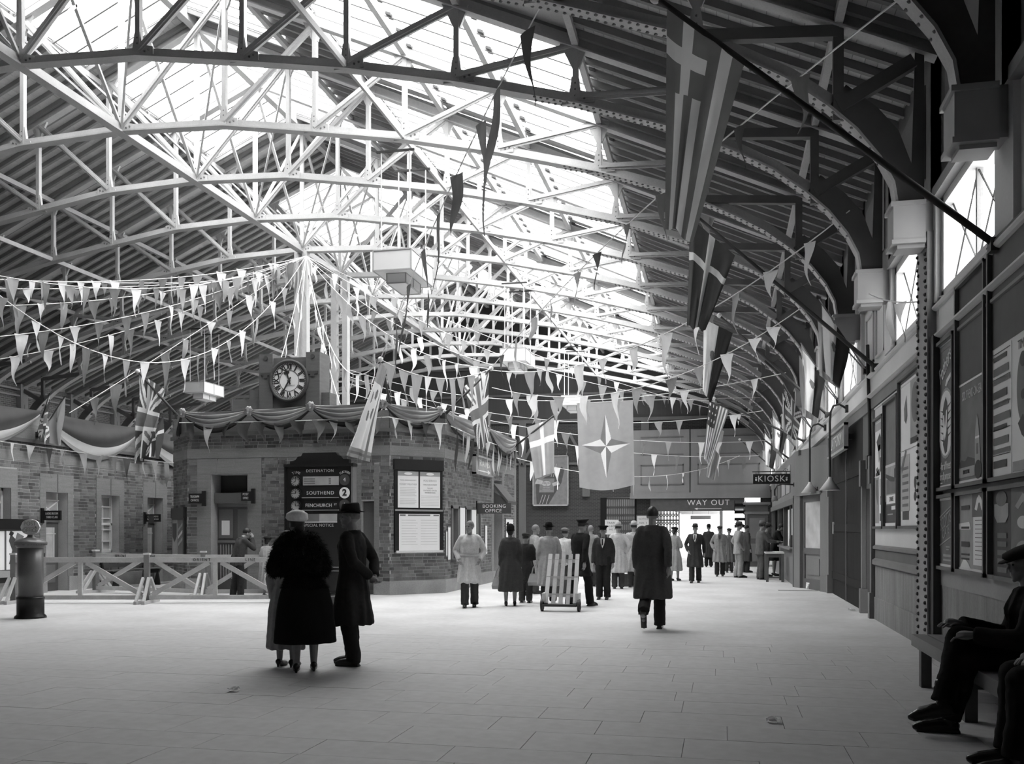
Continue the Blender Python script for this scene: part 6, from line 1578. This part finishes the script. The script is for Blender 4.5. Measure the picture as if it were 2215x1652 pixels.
def person(label, px, yb, yt, rot, coat='long', cm=.1, tm=.05, hat=None, hm=.05, arms=('down', 'down'), step=0.0, lift=None, lean=0.0, head=(0, 0), hair=M_HAIR, female=False,
           near=False, belt=False, shirt=None, hem=None, wide=1.0, at=None, H=None, coat_fn=None, side=0.0, bag=None, beard=False, bow=0):
    p0 = onZ(px, yb) if at is None else Vector(at)
    vox_b = .0048 if near else .0080; vox_c = .012 if near else .016
    if H is None:
        H = (yb - yt) / (yb - HOR) * EYE
        H -= {None: 0, 'fedora': .035, 'cap': .02, 'peaked': .04, 'beret': .02, 'cloche': .02, 'turban': .02}.get(hat, 0)
    k = H / 1.75
    rot += math.degrees(TH + math.atan2(1107.5 - px, FPX))
    t = thing('person', label, 'person', p0, math.radians(rot))
    def fin(mb): mb.v = [(x * k * (1 if abs(z) < 9 else 1), y * k, z * k) for x, y, z in mb.v]; return mb
    Z = V(0, 0, 1)
    ln = math.tan(math.radians(lean))
    def L(p): p = Vector(p); return p + V(side * max(0, p.z - .92), ln * max(0, p.z - .92), -abs(ln) * .18 * max(0, p.z - .92))
    # joints
    legs = {}
    for s in (-1, 1):
        st = step * s
        hip = V(.09 * s, 0, .93); ank = V(.095 * s, st, .09); knee = V(.095 * s, st * .5 + .035 + abs(st) * .08, .50)
        if lift == s: ank = V(.095 * s, st - .22, .27); knee = V(.095 * s, st * .3 + .10, .50)
        legs[s] = (hip, knee, ank)
    shz = 1.425; shx = .185 if not female else .165
    sh = {s: L((shx * s, -.01, shz)) for s in (-1, 1)}
    arm = {}
    for s, a in zip((-1, 1), arms):
        e, w = ARMS[a]; arm[s] = (sh[s], sh[s] + V(e[0] * s, e[1], e[2]), sh[s] + V(w[0] * s, w[1], w[2]))
    neck = L((0, 0, 1.47)); hc = L((0, .02, 1.645)) + V(0, .01 + ln * .02, -bow * .03) + V(0, bow * .05, 0)
    R = Matrix.Rotation(math.radians(head[0]), 3, 'Z') @ Matrix.Rotation(math.radians(head[1]), 3, 'X')
    # ---- body: one skin
    b = MB(); q = MB()
    q.loft([(.84, 0, 0, .10, .08), (.90, 0, 0, .15, .10), (1.0, 0, 0, .145, .10), (1.15, 0, 0, .13, .09), (1.3, 0, 0, .15, .095), (1.40, 0, -.005, .145, .08), (1.46, 0, -.005, .08, .06)], 14)
    b.add([L(v) for v in q.v], q.f)
    b.chain([(L((0, -.015, 1.42)), .06), (L((0, -.005, 1.50)), .053), (hc + V(0, -.02, -.07), .054)], 10)
    head_shapes(b, hc, R)
    for s in (-1, 1):
        hip, kn, an = legs[s]
        b.chain([(hip, .085), ((hip + kn) / 2, .074), (kn, .056)], 10); b.chain([(kn, .055), (kn * .62 + an * .38 + V(0, -.015, 0), .056), (an, .036)], 10)
        toe = an + (V(0, .13, -.055) if lift != s else V(0, .02, -.11)); fr_ = .78 if female else 1; b.chain([(an + V(0, -.03, -.045), .036 * fr_), (an + V(0, .04, -.03 - .012 * female), .040 * fr_ ** 2), (toe + V(0, 0, .004 * female), .028 * fr_ ** 2)], 8)
        a0, a1, a2 = arm[s]
        b.chain([(a0 + V(-.02 * s, 0, -.02), .042), ((a0 + a1) / 2, .040), (a1, .036)], 8); b.chain([(a1, .037), (a1 * .6 + a2 * .4, .036), (a2, .026)], 8)
        d = a2 - a1
        hand(b, a2, d, V(-s, 0, 0), V(0, 1, 0))
    body = solid(fin(b), vox_b, 'body', M_SKIN, t, .22 if near else .36, 1)
    # eyes and hair
    for s in (-1, 1):
        c_ = hc + R @ V(s * .031, .081, .004); MB().ell(c_ * k, (.009 * k, .007 * k, .005 * k), 8, 6).build('eye', M_EYE, t)
    if hair:
        q = MB(); n, m_ = 20, 12; grid = []
        for i in range(m_ + 1):
            th = PI * i / m_ * .66
            for j in range(n):
                a = 2 * PI * j / n; fr = max(0, math.sin(a))
                tt = th * (1 - .36 * fr) * (1.04 if female else .93)
                x = .082 * math.sin(tt) * math.cos(a); y = .103 * math.sin(tt) * math.sin(a) - .012; z = .106 * math.cos(tt) + .022
                nn = noise.noise(Vector((x, y, z)) * 40) * .004
                grid.append((hc + R @ V(x * (1 + nn * 9), y, z)) * k)
        q.v = [tuple(v) for v in grid]
        q.f = [(i * n + j, i * n + (j + 1) % n, (i + 1) * n + (j + 1) % n, (i + 1) * n + j) for i in range(m_) for j in range(n)]; q.m = [0] * len(q.f)
        if female: q.ell((hc + R @ V(0, -.075, -.05)) * k, (.06 * k, .045 * k, .055 * k), 12, 8)
        q.build('hair', hair, t, True)
    # ---- trousers
    hemz = hem if hem is not None else {'long': .42, 'rain': .50, 'jacket': .80, 'vest': .92, 'skirt': .40, 'fur': .42}[coat]
    if not female:
        q = MB()
        for s in (-1, 1):
            hip, kn, an = legs[s]; d_ = (an - kn).normalized()
            q.chain([(hip + V(0, 0, .08), .105), (hip, .115), ((hip + kn) / 2, .100), (kn, .088)], 12)
            q.tube([kn + V(0, 0, .04), kn, (kn + an) / 2 + V(0, -.008, 0), an + V(0, -.01, .02), an + V(0, 0, -.035)], [.082, .090, .086, .084, .086], 12)
        solid(fin(q), vox_c * .9, 'trousers', cloth(tm), t, 0, 2, creases)
    # ---- coat
    q = MB(); g = MB(); dy = step * .5; W_ = wide
    base = [(1.485, 0, -.01, .075, .07), (1.455, 0, -.008, .13, .095), (1.41, 0, -.005, .185 * W_, .118), (1.33, 0, 0, .205 * W_, .135), (1.20, 0, 0, .195 * W_, .135), (1.06, 0, 0, (.185 if not female else .15) * W_, .13)]
    if coat == 'jacket' or coat == 'vest': base += [(.95, 0, 0, .195 * W_, .14), (hemz, 0, -.005, .205 * W_, .15)]
    else:
        fl = 1.0 + abs(step) * .5
        base += [(.92, 0, 0, .215 * W_, .158), (.72, 0, 0, .24 * W_ * (1.06 if female else 1), .175 * fl), (hemz + .02, 0, 0, .255 * W_ * (1.12 if female else 1), .205 * fl + abs(step) * .32), (hemz, 0, 0, .25 * W_ * (1.12 if female else 1), .20 * fl + abs(step) * .32)]
    g.loft(base[::-1], 22); q.add([L(v) if v[2] > .92 else v for v in g.v], g.f)
    if coat != 'vest':
        for s in (-1, 1):
            a0, a1, a2 = arm[s]; d = (a2 - a1).normalized()
            q.chain([(a0 + V(-.035 * s, 0, -.008), .080), (a0 * .5 + a1 * .5, .068), (a1, .061)], 12)
            q.tube([a1 - d * .03, a1 + d * .05, (a1 + a2) / 2, a2 - d * .02, a2 - d * .005], [.045, .060, .058, .054, .053], 12)
    ring = [L((.078 * math.cos(2 * PI * j / 12), -.008 + .074 * math.sin(2 * PI * j / 12), 1.485 - .045 * max(0, math.sin(2 * PI * j / 12)))) for j in range(13)]
    q.tube(ring, .024, 6)
    for s in (-1, 1): q.chain([(L((.06 * s, .075, 1.45)), .022), (L((.075 * s, .128, 1.33)), .024), (L((.03 * s, .142, 1.20)), .014)], 6)
    co = solid(fin(q), vox_c, {'fur': 'fur_coat', 'vest': 'waistcoat', 'jacket': 'jacket'}.get(coat, 'coat'), cloth(cm), t, 0, 2, coat_fn or folds)
    if belt:
        q = MB(); R1 = []
        for zz, e in ((1.03, 0), (1.085, 0)):
            R1.append([L((.205 * W_ * math.cos(2 * PI * j / 20), .147 * math.sin(2 * PI * j / 20), zz)) for j in range(20)])
        q.rings(R1, 0, True); fin(q).build('belt', cloth(cm * .75), t, True)
    if shirt is not None:
        q = MB(); q.add([L((-.055, .118, 1.475)), L((.055, .118, 1.475)), L((.045, .153, 1.36)), L((0, .160, 1.24)), L((-.045, .153, 1.36)), L((-.05, .05, 1.47)), L((.05, .05, 1.47)), L((0, .08, 1.24))],
                        [(0, 1, 2, 3, 4), (0, 4, 3, 7, 5), (1, 6, 7, 3, 2), (0, 5, 6, 1)])
        fin(q).build('shirt_front', cloth(shirt), t)
        q = MB(); q.prism([(-.014, 0), (.014, 0), (.02, -.16), (0, -.2), (-.02, -.16)], L((0, .158, 1.455)), (1, 0, 0), (0, .10, 1), (0, .008, 0)); fin(q).build('tie', cloth(.04), t)
    # ---- shoes
    for s in (-1, 1):
        an = legs[s][2]; q = MB(); up = lift == s
        f = an + V(0, .02, -.05); 
        if female:
            q.chain([(f + V(0, -.055, .03), .040), (f + V(0, .03, .0), .043), (f + V(0, .12, -.010), .038), (f + V(0, .165, -.018), .022)], 10); q.chain([(f + V(0, -.065, .02), .02), (f + V(0, -.065, -.038), .014)], 8)
        else:
            q.chain([(f + V(0, -.06, .01), .042), (f + V(0, .04, .012), .046), (f + V(0, .13, -.004), .042), (f + V(0, .185, -.012), .026)], 10); q.box(f.x - .042, f.x + .042, f.y - .1, f.y + .19, f.z - .04, f.z - .022); q.chain([(f + V(0, -.03, .02), .046), (f + V(0, -.025, .13), .048)], 10)
        if up: q.v = [tuple(f + Matrix.Rotation(math.radians(-58), 3, 'X') @ (Vector(v) - f)) for v in q.v]
        sh_ = solid(fin(q), .009, 'shoe', M_SHOE, t, 0, 1)
    # ---- hat
    if hat:
        q = MB(); T = lambda x, y, z: hc + R @ V(x, y, z)
        def ringz(z, rx, ry, oy=0, tip=0, n=22): return [T(rx * math.cos(2 * PI * j / n), oy + ry * math.sin(2 * PI * j / n), z + tip * math.sin(2 * PI * j / n) + (.022 if False else 0)) for j in range(n)]
        if hat == 'fedora':
            def brim(z, rx, ry): return [T(rx * math.cos(2 * PI * j / 24), -.004 + ry * math.sin(2 * PI * j / 24), z + .022 * abs(math.cos(2 * PI * j / 24)) ** 2 - .012 * math.sin(2 * PI * j / 24)) for j in range(24)]
            q.rings([brim(.055, .08, .10), brim(.055, .132, .155), brim(.062, .134, .157), brim(.062, .08, .10)], 0, False, True)
            q.rings([ringz(.05, .088, .108, -.004, 0, 24), ringz(.11, .086, .105, -.004, 0, 24), ringz(.155, .074, .096, -.004, -.006, 24), ringz(.165, .05, .08, -.004, -.01, 24), ringz(.145, .012, .05, -.004, -.01, 24)])
            fin(q).build('hat', cloth(hm), t, True)
            q = MB(); q.rings([ringz(.062, .091, .111, -.004, 0, 24), ringz(.088, .0905, .1105, -.004, 0, 24)], 0, False); fin(q).build('hat_band', cloth(hm * .5), t, True)
        elif hat == 'cap':
            q.rings([ringz(.045, .086, .108, -.004, -.012), ringz(.075, .105, .125, .0, -.018), ringz(.105, .098, .118, .005, -.022), ringz(.122, .05, .06, .0, -.015), ringz(.124, .01, .01, 0, 0)])
            q.prism([(-.07, .08), (.07, .08), (.06, .13), (.03, .155), (-.03, .155), (-.06, .13)], T(0, 0, .052), R @ V(1, 0, 0), R @ V(0, 1, -.22), R @ V(0, 0, .008)); fin(q).build('cap', cloth(hm), t, True)
        elif hat == 'peaked':
            q.rings([ringz(.062, .086, .106, -.004, 0), ringz(.09, .088, .108, -.004, 0), ringz(.115, .125, .14, .01, .012), ringz(.13, .12, .135, .01, .012), ringz(.14, .03, .03, .01, .004)])
            q.prism([(-.07, .085), (.07, .085), (.065, .125), (.03, .15), (-.03, .15), (-.065, .125)], T(0, 0, .066), R @ V(1, 0, 0), R @ V(0, 1, -.3), R @ V(0, 0, .006)); fin(q).build('peaked_cap', cloth(hm), t, True)
        elif hat in ('beret', 'cloche', 'turban'):
            if hat == 'beret': rr = [ringz(.05, .088, .108, -.006, -.02), ringz(.085, .115, .135, -.015, -.02), ringz(.125, .10, .12, -.02, -.01), ringz(.145, .03, .03, -.02, 0)]
            elif hat == 'cloche': rr = [ringz(.01, .098, .118, -.012, .015), ringz(.03, .088, .110, -.01, 0), ringz(.10, .088, .11, -.01, 0), ringz(.15, .05, .065, -.01, 0), ringz(.16, .01, .01, -.01, 0)]
            else: rr = [ringz(.035, .100, .122, -.01, .01), ringz(.06, .122, .140, -.012, .01), ringz(.115, .112, .13, -.015, .0), ringz(.15, .055, .07, -.015, 0), ringz(.16, .01, .01, -.015, 0)]
            q.rings(rr)
            if hat == 'turban': q.chain([(T(.06, -.03, .12), .03), (T(.09, .05, .085), .028), (T(.11, .10, .07), .012)], 8)
            if hat == 'cloche': q.chain([(T(-.06, -.02, .14), .03), (T(-.05, .03, .175), .02)], 8)
            fin(q).build('hat', cloth(hm), t, True)
    wr = {s: t.location + Matrix.Rotation(t.rotation_euler.z, 3, 'Z') @ (arm[s][2] * k) for s in (-1, 1)}
    return t, wr, k
def handbag(p, label, m, w=.26, h=.24, rot=0.0):
    t = thing('handbag', label, 'handbag', Vector(p) - V(0, 0, h + .2), rot)
    mb = MB(); mb.rings([[V(-w / 2, -.06, 0), V(w / 2, -.06, 0), V(w / 2, .06, 0), V(-w / 2, .06, 0)], [V(-w / 2 - .01, -.07, h * .3), V(w / 2 + .01, -.07, h * .3), V(w / 2 + .01, .07, h * .3), V(-w / 2 - .01, .07, h * .3)],
                         [V(-w / 2 + .03, -.03, h), V(w / 2 - .03, -.03, h), V(w / 2 - .03, .03, h), V(-w / 2 + .03, .03, h)]]); mb.build('pouch', m, t)
    MB().box(-w / 2 + .03, w / 2 - .03, -.035, .035, h - .015, h + .01).build('frame', M_GREYLT, t)
    for y in (-.02, .02): MB().tube([(-w * .3, y, h), (-w * .2, y, h + .13), (0, y, h + .2), (w * .2, y, h + .13), (w * .3, y, h)], .009, 6).build('strap', m, t)
    return t

# ---- the couple in front
def fur(p): 
    w = 1.0 if p.z > 1.0 else .0
    return w * (.045 + .022 * noise.noise(p * 16) + .012 * noise.noise(p * 45)) + .006 * noise.noise(p * 10)
t, wr, k = person('woman in a black fur jacket, long black coat and pale hat, seen from behind', 660, 1452, 1108, 0, 'fur', .009, .02, 'turban', .80, ('clutch', 'clutch'), step=.045, head=(25, 0), female=True, near=True, wide=1.22, coat_fn=fur, hem=.32, side=-.13)
# pile of the fur: thin dark tufts all over the jacket
src = [o for o in t.children if o.name.startswith('fur_coat')][0]; mb = MB(); rd = random.Random(3)
for v in src.data.vertices:
    if v.co.z > .93 * k and rd.random() < .9:
        n = (v.normal + V(rd.uniform(-.4, .4), rd.uniform(-.4, .4), -.55)).normalized(); a = n.cross(V(rd.uniform(-1, 1), rd.uniform(-1, 1), 1)).normalized() * .0045
        mb.add([v.co - a, v.co + a, v.co + n * rd.uniform(.018, .042)], [(0, 1, 2)])
tag(mb.build('fur_pile', mat('black_fur', .010, .8, .2, 20, spec=.15), t), None, None, None, 'stuff')
handbag(wr[-1] + V(-.02, .0, -.05), 'dark shiny handbag held low by the woman in fur', M_SHOE, .22, .2, .4)
person('woman in a pale grey coat mostly hidden behind the woman in fur', 619, 1442, 1150, -30, 'long', .30, .05, None, .1, ('down', 'down'), step=.0, female=True, near=True, hem=.24, wide=.92)
person('man in a dark overcoat and dark felt hat with his hands clasped behind', 762, 1438, 1092, 62, 'long', .030, .022, 'fedora', .03, ('behind', 'behind'), step=.06, near=True, head=(22, 2), hair=M_HAIR_G, wide=1.06, hem=.46)
# ---- near the barriers
person('dark haired man in a dark suit with hand to his face at post office door', 513, 1294, 1138, -62, 'jacket', .055, .03, None, .1, ('face', 'face'), lean=14, head=(-20, -12), step=.05, bow=1)
person('short woman in a pale coat and dark beret behind the barrier', 578, 1291, 1160, -30, 'rain', .46, .05, 'beret', .03, ('clutch', 'clutch'), female=True, hem=.36)
# ---- the middle distance, left to right
person('man in a belted pale raincoat walking towards us, hands in pockets', 1016, 1313, 1128, 178, 'rain', .52, .05, None, .2, ('pocket', 'pocket'), step=.10, belt=True, head=(-35, 0), hair=M_HAIR_G)
t, wr, k = person('woman in a long dark fitted coat and black hat seen from behind', 1104, 1310, 1135, 0, 'long', .055, .05, 'cloche', .012, ('down', 'down'), female=True, step=.03, hem=.32)
handbag(wr[-1] + V(-.03, 0, -.02), 'pale grey handbag carried by the woman in long dark coat', M_GREYLT, .24, .22)
person('man in a black jacket half hidden right of the woman in dark coat', 1137, 1303, 1152, -15, 'long', .035, .06, 'cap', .06, ('down', 'clutch'), hem=.55)
person('bareheaded man in a tan coat facing right before the far brick wall', 1157, 1284, 1136, -70, 'rain', .30, .06, None, .1, ('clutch', 'pocket'), hair=M_HAIR_G)
t, wr, k = person('man in a long pale tan overcoat and black hat with his back to us', 1187, 1305, 1131, 0, 'long', .36, .045, 'fedora', .012, ('down', 'down'), wide=1.12, hem=.40, step=.03)
handbag(wr[-1] + V(-.04, 0, 0), 'light travel bag held by the man in long tan overcoat', M_GREYLT, .30, .22)
person('man in white shirt sleeves stooping beside the sack trolley', 1218, 1290, 1140, -25, 'jacket', .55, .06, 'cap', .2, ('push', 'push'), lean=8)
person('porter in dark uniform and peaked cap striding away right of the trolley', 1254, 1311, 1120, -40, 'long', .020, .018, 'peaked', .02, ('push', 'back'), step=.22, lift=None, lean=4, hem=.62)
person('grey haired man in a grey overcoat far back beside the lattice gate', 1278, 1268, 1137, 10, 'long', .26, .06, None, .2, ('down', 'down'), hair=M_HAIR_G)
person('boy in a dark suit and peaked cap standing to face us', 1305, 1296, 1135, 172, 'jacket', .035, .025, 'peaked', .02, ('down', 'down'), shirt=.6, hem=.82)
person('man in a pale tan coat and light hat, left one of the two tan backs', 1337, 1273, 1130, 5, 'long', .42, .05, 'fedora', .40, ('down', 'pocket'), hem=.44)
person('man in a tan coat and light hat partly behind the walking man', 1371, 1270, 1128, -8, 'long', .34, .05, 'fedora', .42, ('down', 'down'), hem=.44)
person('bareheaded man in a dark grey overcoat walking away from us, centre of floor', 1411, 1361, 1098, -5, 'long', .065, .025, None, .1, ('down', 'back'), step=.12, lift=-1, wide=1.12, hem=.45)
person('woman in a grey coat and dark hat behind the walking man', 1459, 1256, 1140, -30, 'rain', .26, .05, 'beret', .02, ('clutch', 'clutch'), female=True, hem=.34, step=.06)
person('man in an open dark overcoat and hat walking towards us from the way out', 1504, 1260, 1133, 175, 'long', .035, .03, 'fedora', .05, ('back', 'pocket'), step=.14, shirt=.65, hem=.48)
person('dark figure in a hat going out under the canopy', 1533, 1226, 1134, 0, 'long', .03, .02, 'fedora', .02, ('down', 'down'), hem=.4)
person('man in a grey coat over dark clothes and flat cap facing us', 1557, 1246, 1137, 180, 'rain', .22, .03, 'cap', .04, ('down', 'pocket'), step=.08, shirt=.10)
person('man in a dark cap just behind the grey coated man at the way out', 1577, 1238, 1142, 190, 'long', .12, .05, 'cap', .03, ('down', 'down'))
person('man in a light grey suit and hat standing hand in pocket by the rack', 1597, 1249, 1128, -75, 'jacket', .30, .28, 'fedora', .10, ('pocket', 'pocket'), hem=.76, step=.04)
person('dark coated figure half behind the light suited man', 1614, 1238, 1136, -60, 'long', .06, .03, None, .06, ('down', 'down'))
person('man in a grey suit and grey hat at the kiosk table, nearest of three', 1645, 1253, 1127, -70, 'jacket', .11, .09, 'fedora', .14, ('down', 'reach'), hem=.76, lean=3)
person('man in a hat half hidden behind the grey suited man at table', 1655, 1247, 1131, -75, 'jacket', .07, .05, 'fedora', .09, ('down', 'reach'), hem=.76, lean=5)
person('dark haired young person in black leaning over the kiosk table', 1674, 1245, 1129, -95, 'long', .018, .02, None, .1, ('reach', 'reach'), lean=13, female=True, hem=.5, bow=1)

# ---- the seated men at the right edge
def seated(label, pos, rot, cm, tm, hat=None, hm=.03, cross=False, vox=.0046, legs_apart=.10, tilt=0, lapw=None):
    t = thing('person', label, 'person', pos, math.radians(rot))
    SZ = .47; b = MB(); q = MB()
    # local: +y is forward (away from the wall), seat at z = SZ
    def up(y, z): return V(0, y, SZ + z)
    q.loft([(SZ + .0, 0, 0, .15, .12), (SZ + .10, 0, 0, .155, .11), (SZ + .25, 0, .0, .135, .095), (SZ + .42, 0, .02, .165, .105), (SZ + .50, 0, .02, .165, .09), (SZ + .56, 0, .02, .07, .06)], 14); b.add(q.v, q.f)
    b.chain([(up(.02, .52), .06), (up(.03, .60), .053), (up(.045, .67), .054)], 10)
    hc = up(.06, .74); R = Matrix.Rotation(math.radians(tilt), 3, 'Z') @ Matrix.Rotation(math.radians(-8), 3, 'X'); head_shapes(b, hc, R)
    hips = {s: V(.09 * s, .02, SZ + .08) for s in (-1, 1)}
    kn = {s: V(legs_apart * s, .46, SZ + .09) for s in (-1, 1)}; an = {s: V(legs_apart * s, .50, .09) for s in (-1, 1)}
    if cross:
        kn[1] = V(-.02, .47, SZ + .20); an[1] = V(-.15, .60, .22); kn[-1] = V(-.07, .44, SZ + .06); an[-1] = V(-.03, .55, .09)
    for s in (-1, 1):
        b.chain([(hips[s], .085), ((hips[s] + kn[s]) / 2, .075), (kn[s], .058)], 10); b.chain([(kn[s], .056), (kn[s] * .6 + an[s] * .4, .055), (an[s], .038)], 10)
        f = an[s]; b.chain([(f + V(0, -.03, -.04), .036), (f + V(0, .05, -.035), .04), (f + V(0, .14, -.05), .03)], 8)
    sh = {s: V(.185 * s, .015, SZ + .47) for s in (-1, 1)}
    el = {-1: V(-.25, .10, SZ + .22), 1: V(.24, .10, SZ + .20)}; wrs = {-1: V(-.12, .36, SZ + .20), 1: V(.10, .34, SZ + .22)}
    if cross: wrs = {-1: V(-.12, .40, SZ + .24), 1: V(.06, .46, SZ + .30)}
    for s in (-1, 1):
        b.chain([(sh[s], .055), ((sh[s] + el[s]) / 2, .047), (el[s], .041)], 8); b.chain([(el[s], .041), (el[s] * .6 + wrs[s] * .4, .038), (wrs[s], .027)], 8)
        hand(b, wrs[s], (wrs[s] - el[s]) + V(0, .02, -.06), V(0, 0, -1), V(-s, .2, 0))
    solid(b, vox, 'body', M_SKIN, t, .22, 1)
    for s in (-1, 1): c_ = hc + R @ V(s * .031, .081, .004); MB().ell(c_, (.011, .008, .007), 8, 6).build('eye', M_EYE, t)
    q = MB()
    for s in (-1, 1):
        q.chain([(hips[s], .125), ((hips[s] + kn[s]) / 2, .108), (kn[s], .098)], 12); d = (an[s] - kn[s])
        q.tube([kn[s] - d * .05, kn[s] + d * .05, kn[s] + d * .5 + V(0, -.01, 0), kn[s] + d * .88, kn[s] + d * .97], [.08, .094, .088, .084, .086], 12)
    q.chain([(V(-.06, 0, SZ + .08), .125), (V(.06, 0, SZ + .08), .125)], 10)
    solid(q, .012, 'trousers', cloth(tm), t, 0, 2, creases)
    q = MB(); g = MB(); g.loft([(SZ + .03, 0, .02, .20, .17), (SZ + .12, 0, .01, .20, .16), (SZ + .28, 0, .0, .185, .135), (SZ + .42, 0, .01, .205, .14), (SZ + .50, 0, .012, .18, .115), (SZ + .55, 0, .015, .11, .09), (SZ + .585, 0, .015, .075, .075)], 20); q.add(g.v, g.f)
    for s in (-1, 1):
        d = (wrs[s] - el[s]).normalized(); q.chain([(sh[s], .085), ((sh[s] + el[s]) / 2, .08), (el[s], .074)], 12); q.tube([el[s] - d * .03, el[s] + d * .04, (el[s] + wrs[s]) / 2, wrs[s] - d * .01], [.055, .072, .068, .062], 12)
    q.tube([V(.078 * math.cos(2 * PI * j / 12), .018 + .074 * math.sin(2 * PI * j / 12), SZ + .585 - .04 * max(0, math.sin(2 * PI * j / 12))) for j in range(13)], .025, 6)
    for s in (-1, 1): q.chain([(V(.06 * s, .09, SZ + .55), .022), (V(.075 * s, .15, SZ + .42), .024), (V(.03 * s, .15, SZ + .26), .014)], 6)
    solid(q, .012, 'jacket', cloth(cm), t, 0, 2, creases)
    for s in (-1, 1):
        q = MB(); f = an[s] + V(0, .02, -.05); q.chain([(f + V(0, -.06, .01), .042), (f + V(0, .04, .016), .047), (f + V(0, .14, -.002), .042), (f + V(0, .19, -.010), .027)], 10); q.box(f.x - .042, f.x + .042, f.y - .1, f.y + .19, f.z - .04, f.z - .02); q.chain([(f + V(0, -.03, .02), .046), (an[s] + (kn[s] - an[s]).normalized() * .14, .05)], 10)
        if cross and s == 1: q.v = [tuple(f + Matrix.Rotation(math.radians(-12), 3, 'X') @ (Vector(v) - f)) for v in q.v]
        solid(q, .008, 'shoe', M_SHOE, t, 0, 1)
    def ringz(z, rx, ry, oy=0, tp=0, n=22): return [hc + R @ V(rx * math.cos(2 * PI * j / n), oy + ry * math.sin(2 * PI * j / n), z + tp * math.sin(2 * PI * j / n)) for j in range(n)]
    q = MB(); q.rings([ringz(.045, .086, .108, -.004, -.012), ringz(.07, .108, .128, .0, -.018), ringz(.10, .100, .12, .005, -.022), ringz(.122, .05, .06, .0, -.015), ringz(.124, .01, .01, 0, 0)])
    T0 = hc + R @ V(0, 0, .052); q.prism([(-.07, .08), (.07, .08), (.06, .13), (.03, .155), (-.03, .155), (-.06, .13)], T0, R @ V(1, 0, 0), R @ V(0, 1, -.22), R @ V(0, 0, .008)); q.build('cap', cloth(hm), t, True)
    q = MB(); q.ell(hc + R @ V(0, -.02, .02), (.080, .095, .085), 16, 10); q.build('hair', M_HAIR, t, True)
    return t
seated('man in dark work clothes and flat cap seated sideways with legs crossed on right bench', (2.13, 7.28, 0), 86, .016, .013, 'cap', .03, True, tilt=12)
seated('second seated man in black at the right edge, only knees and hands in view', (2.2, 6.15, 0), 84, .013, .011, 'cap', .03, False, legs_apart=.13)
bpy.data.scenes.remove(TMP)
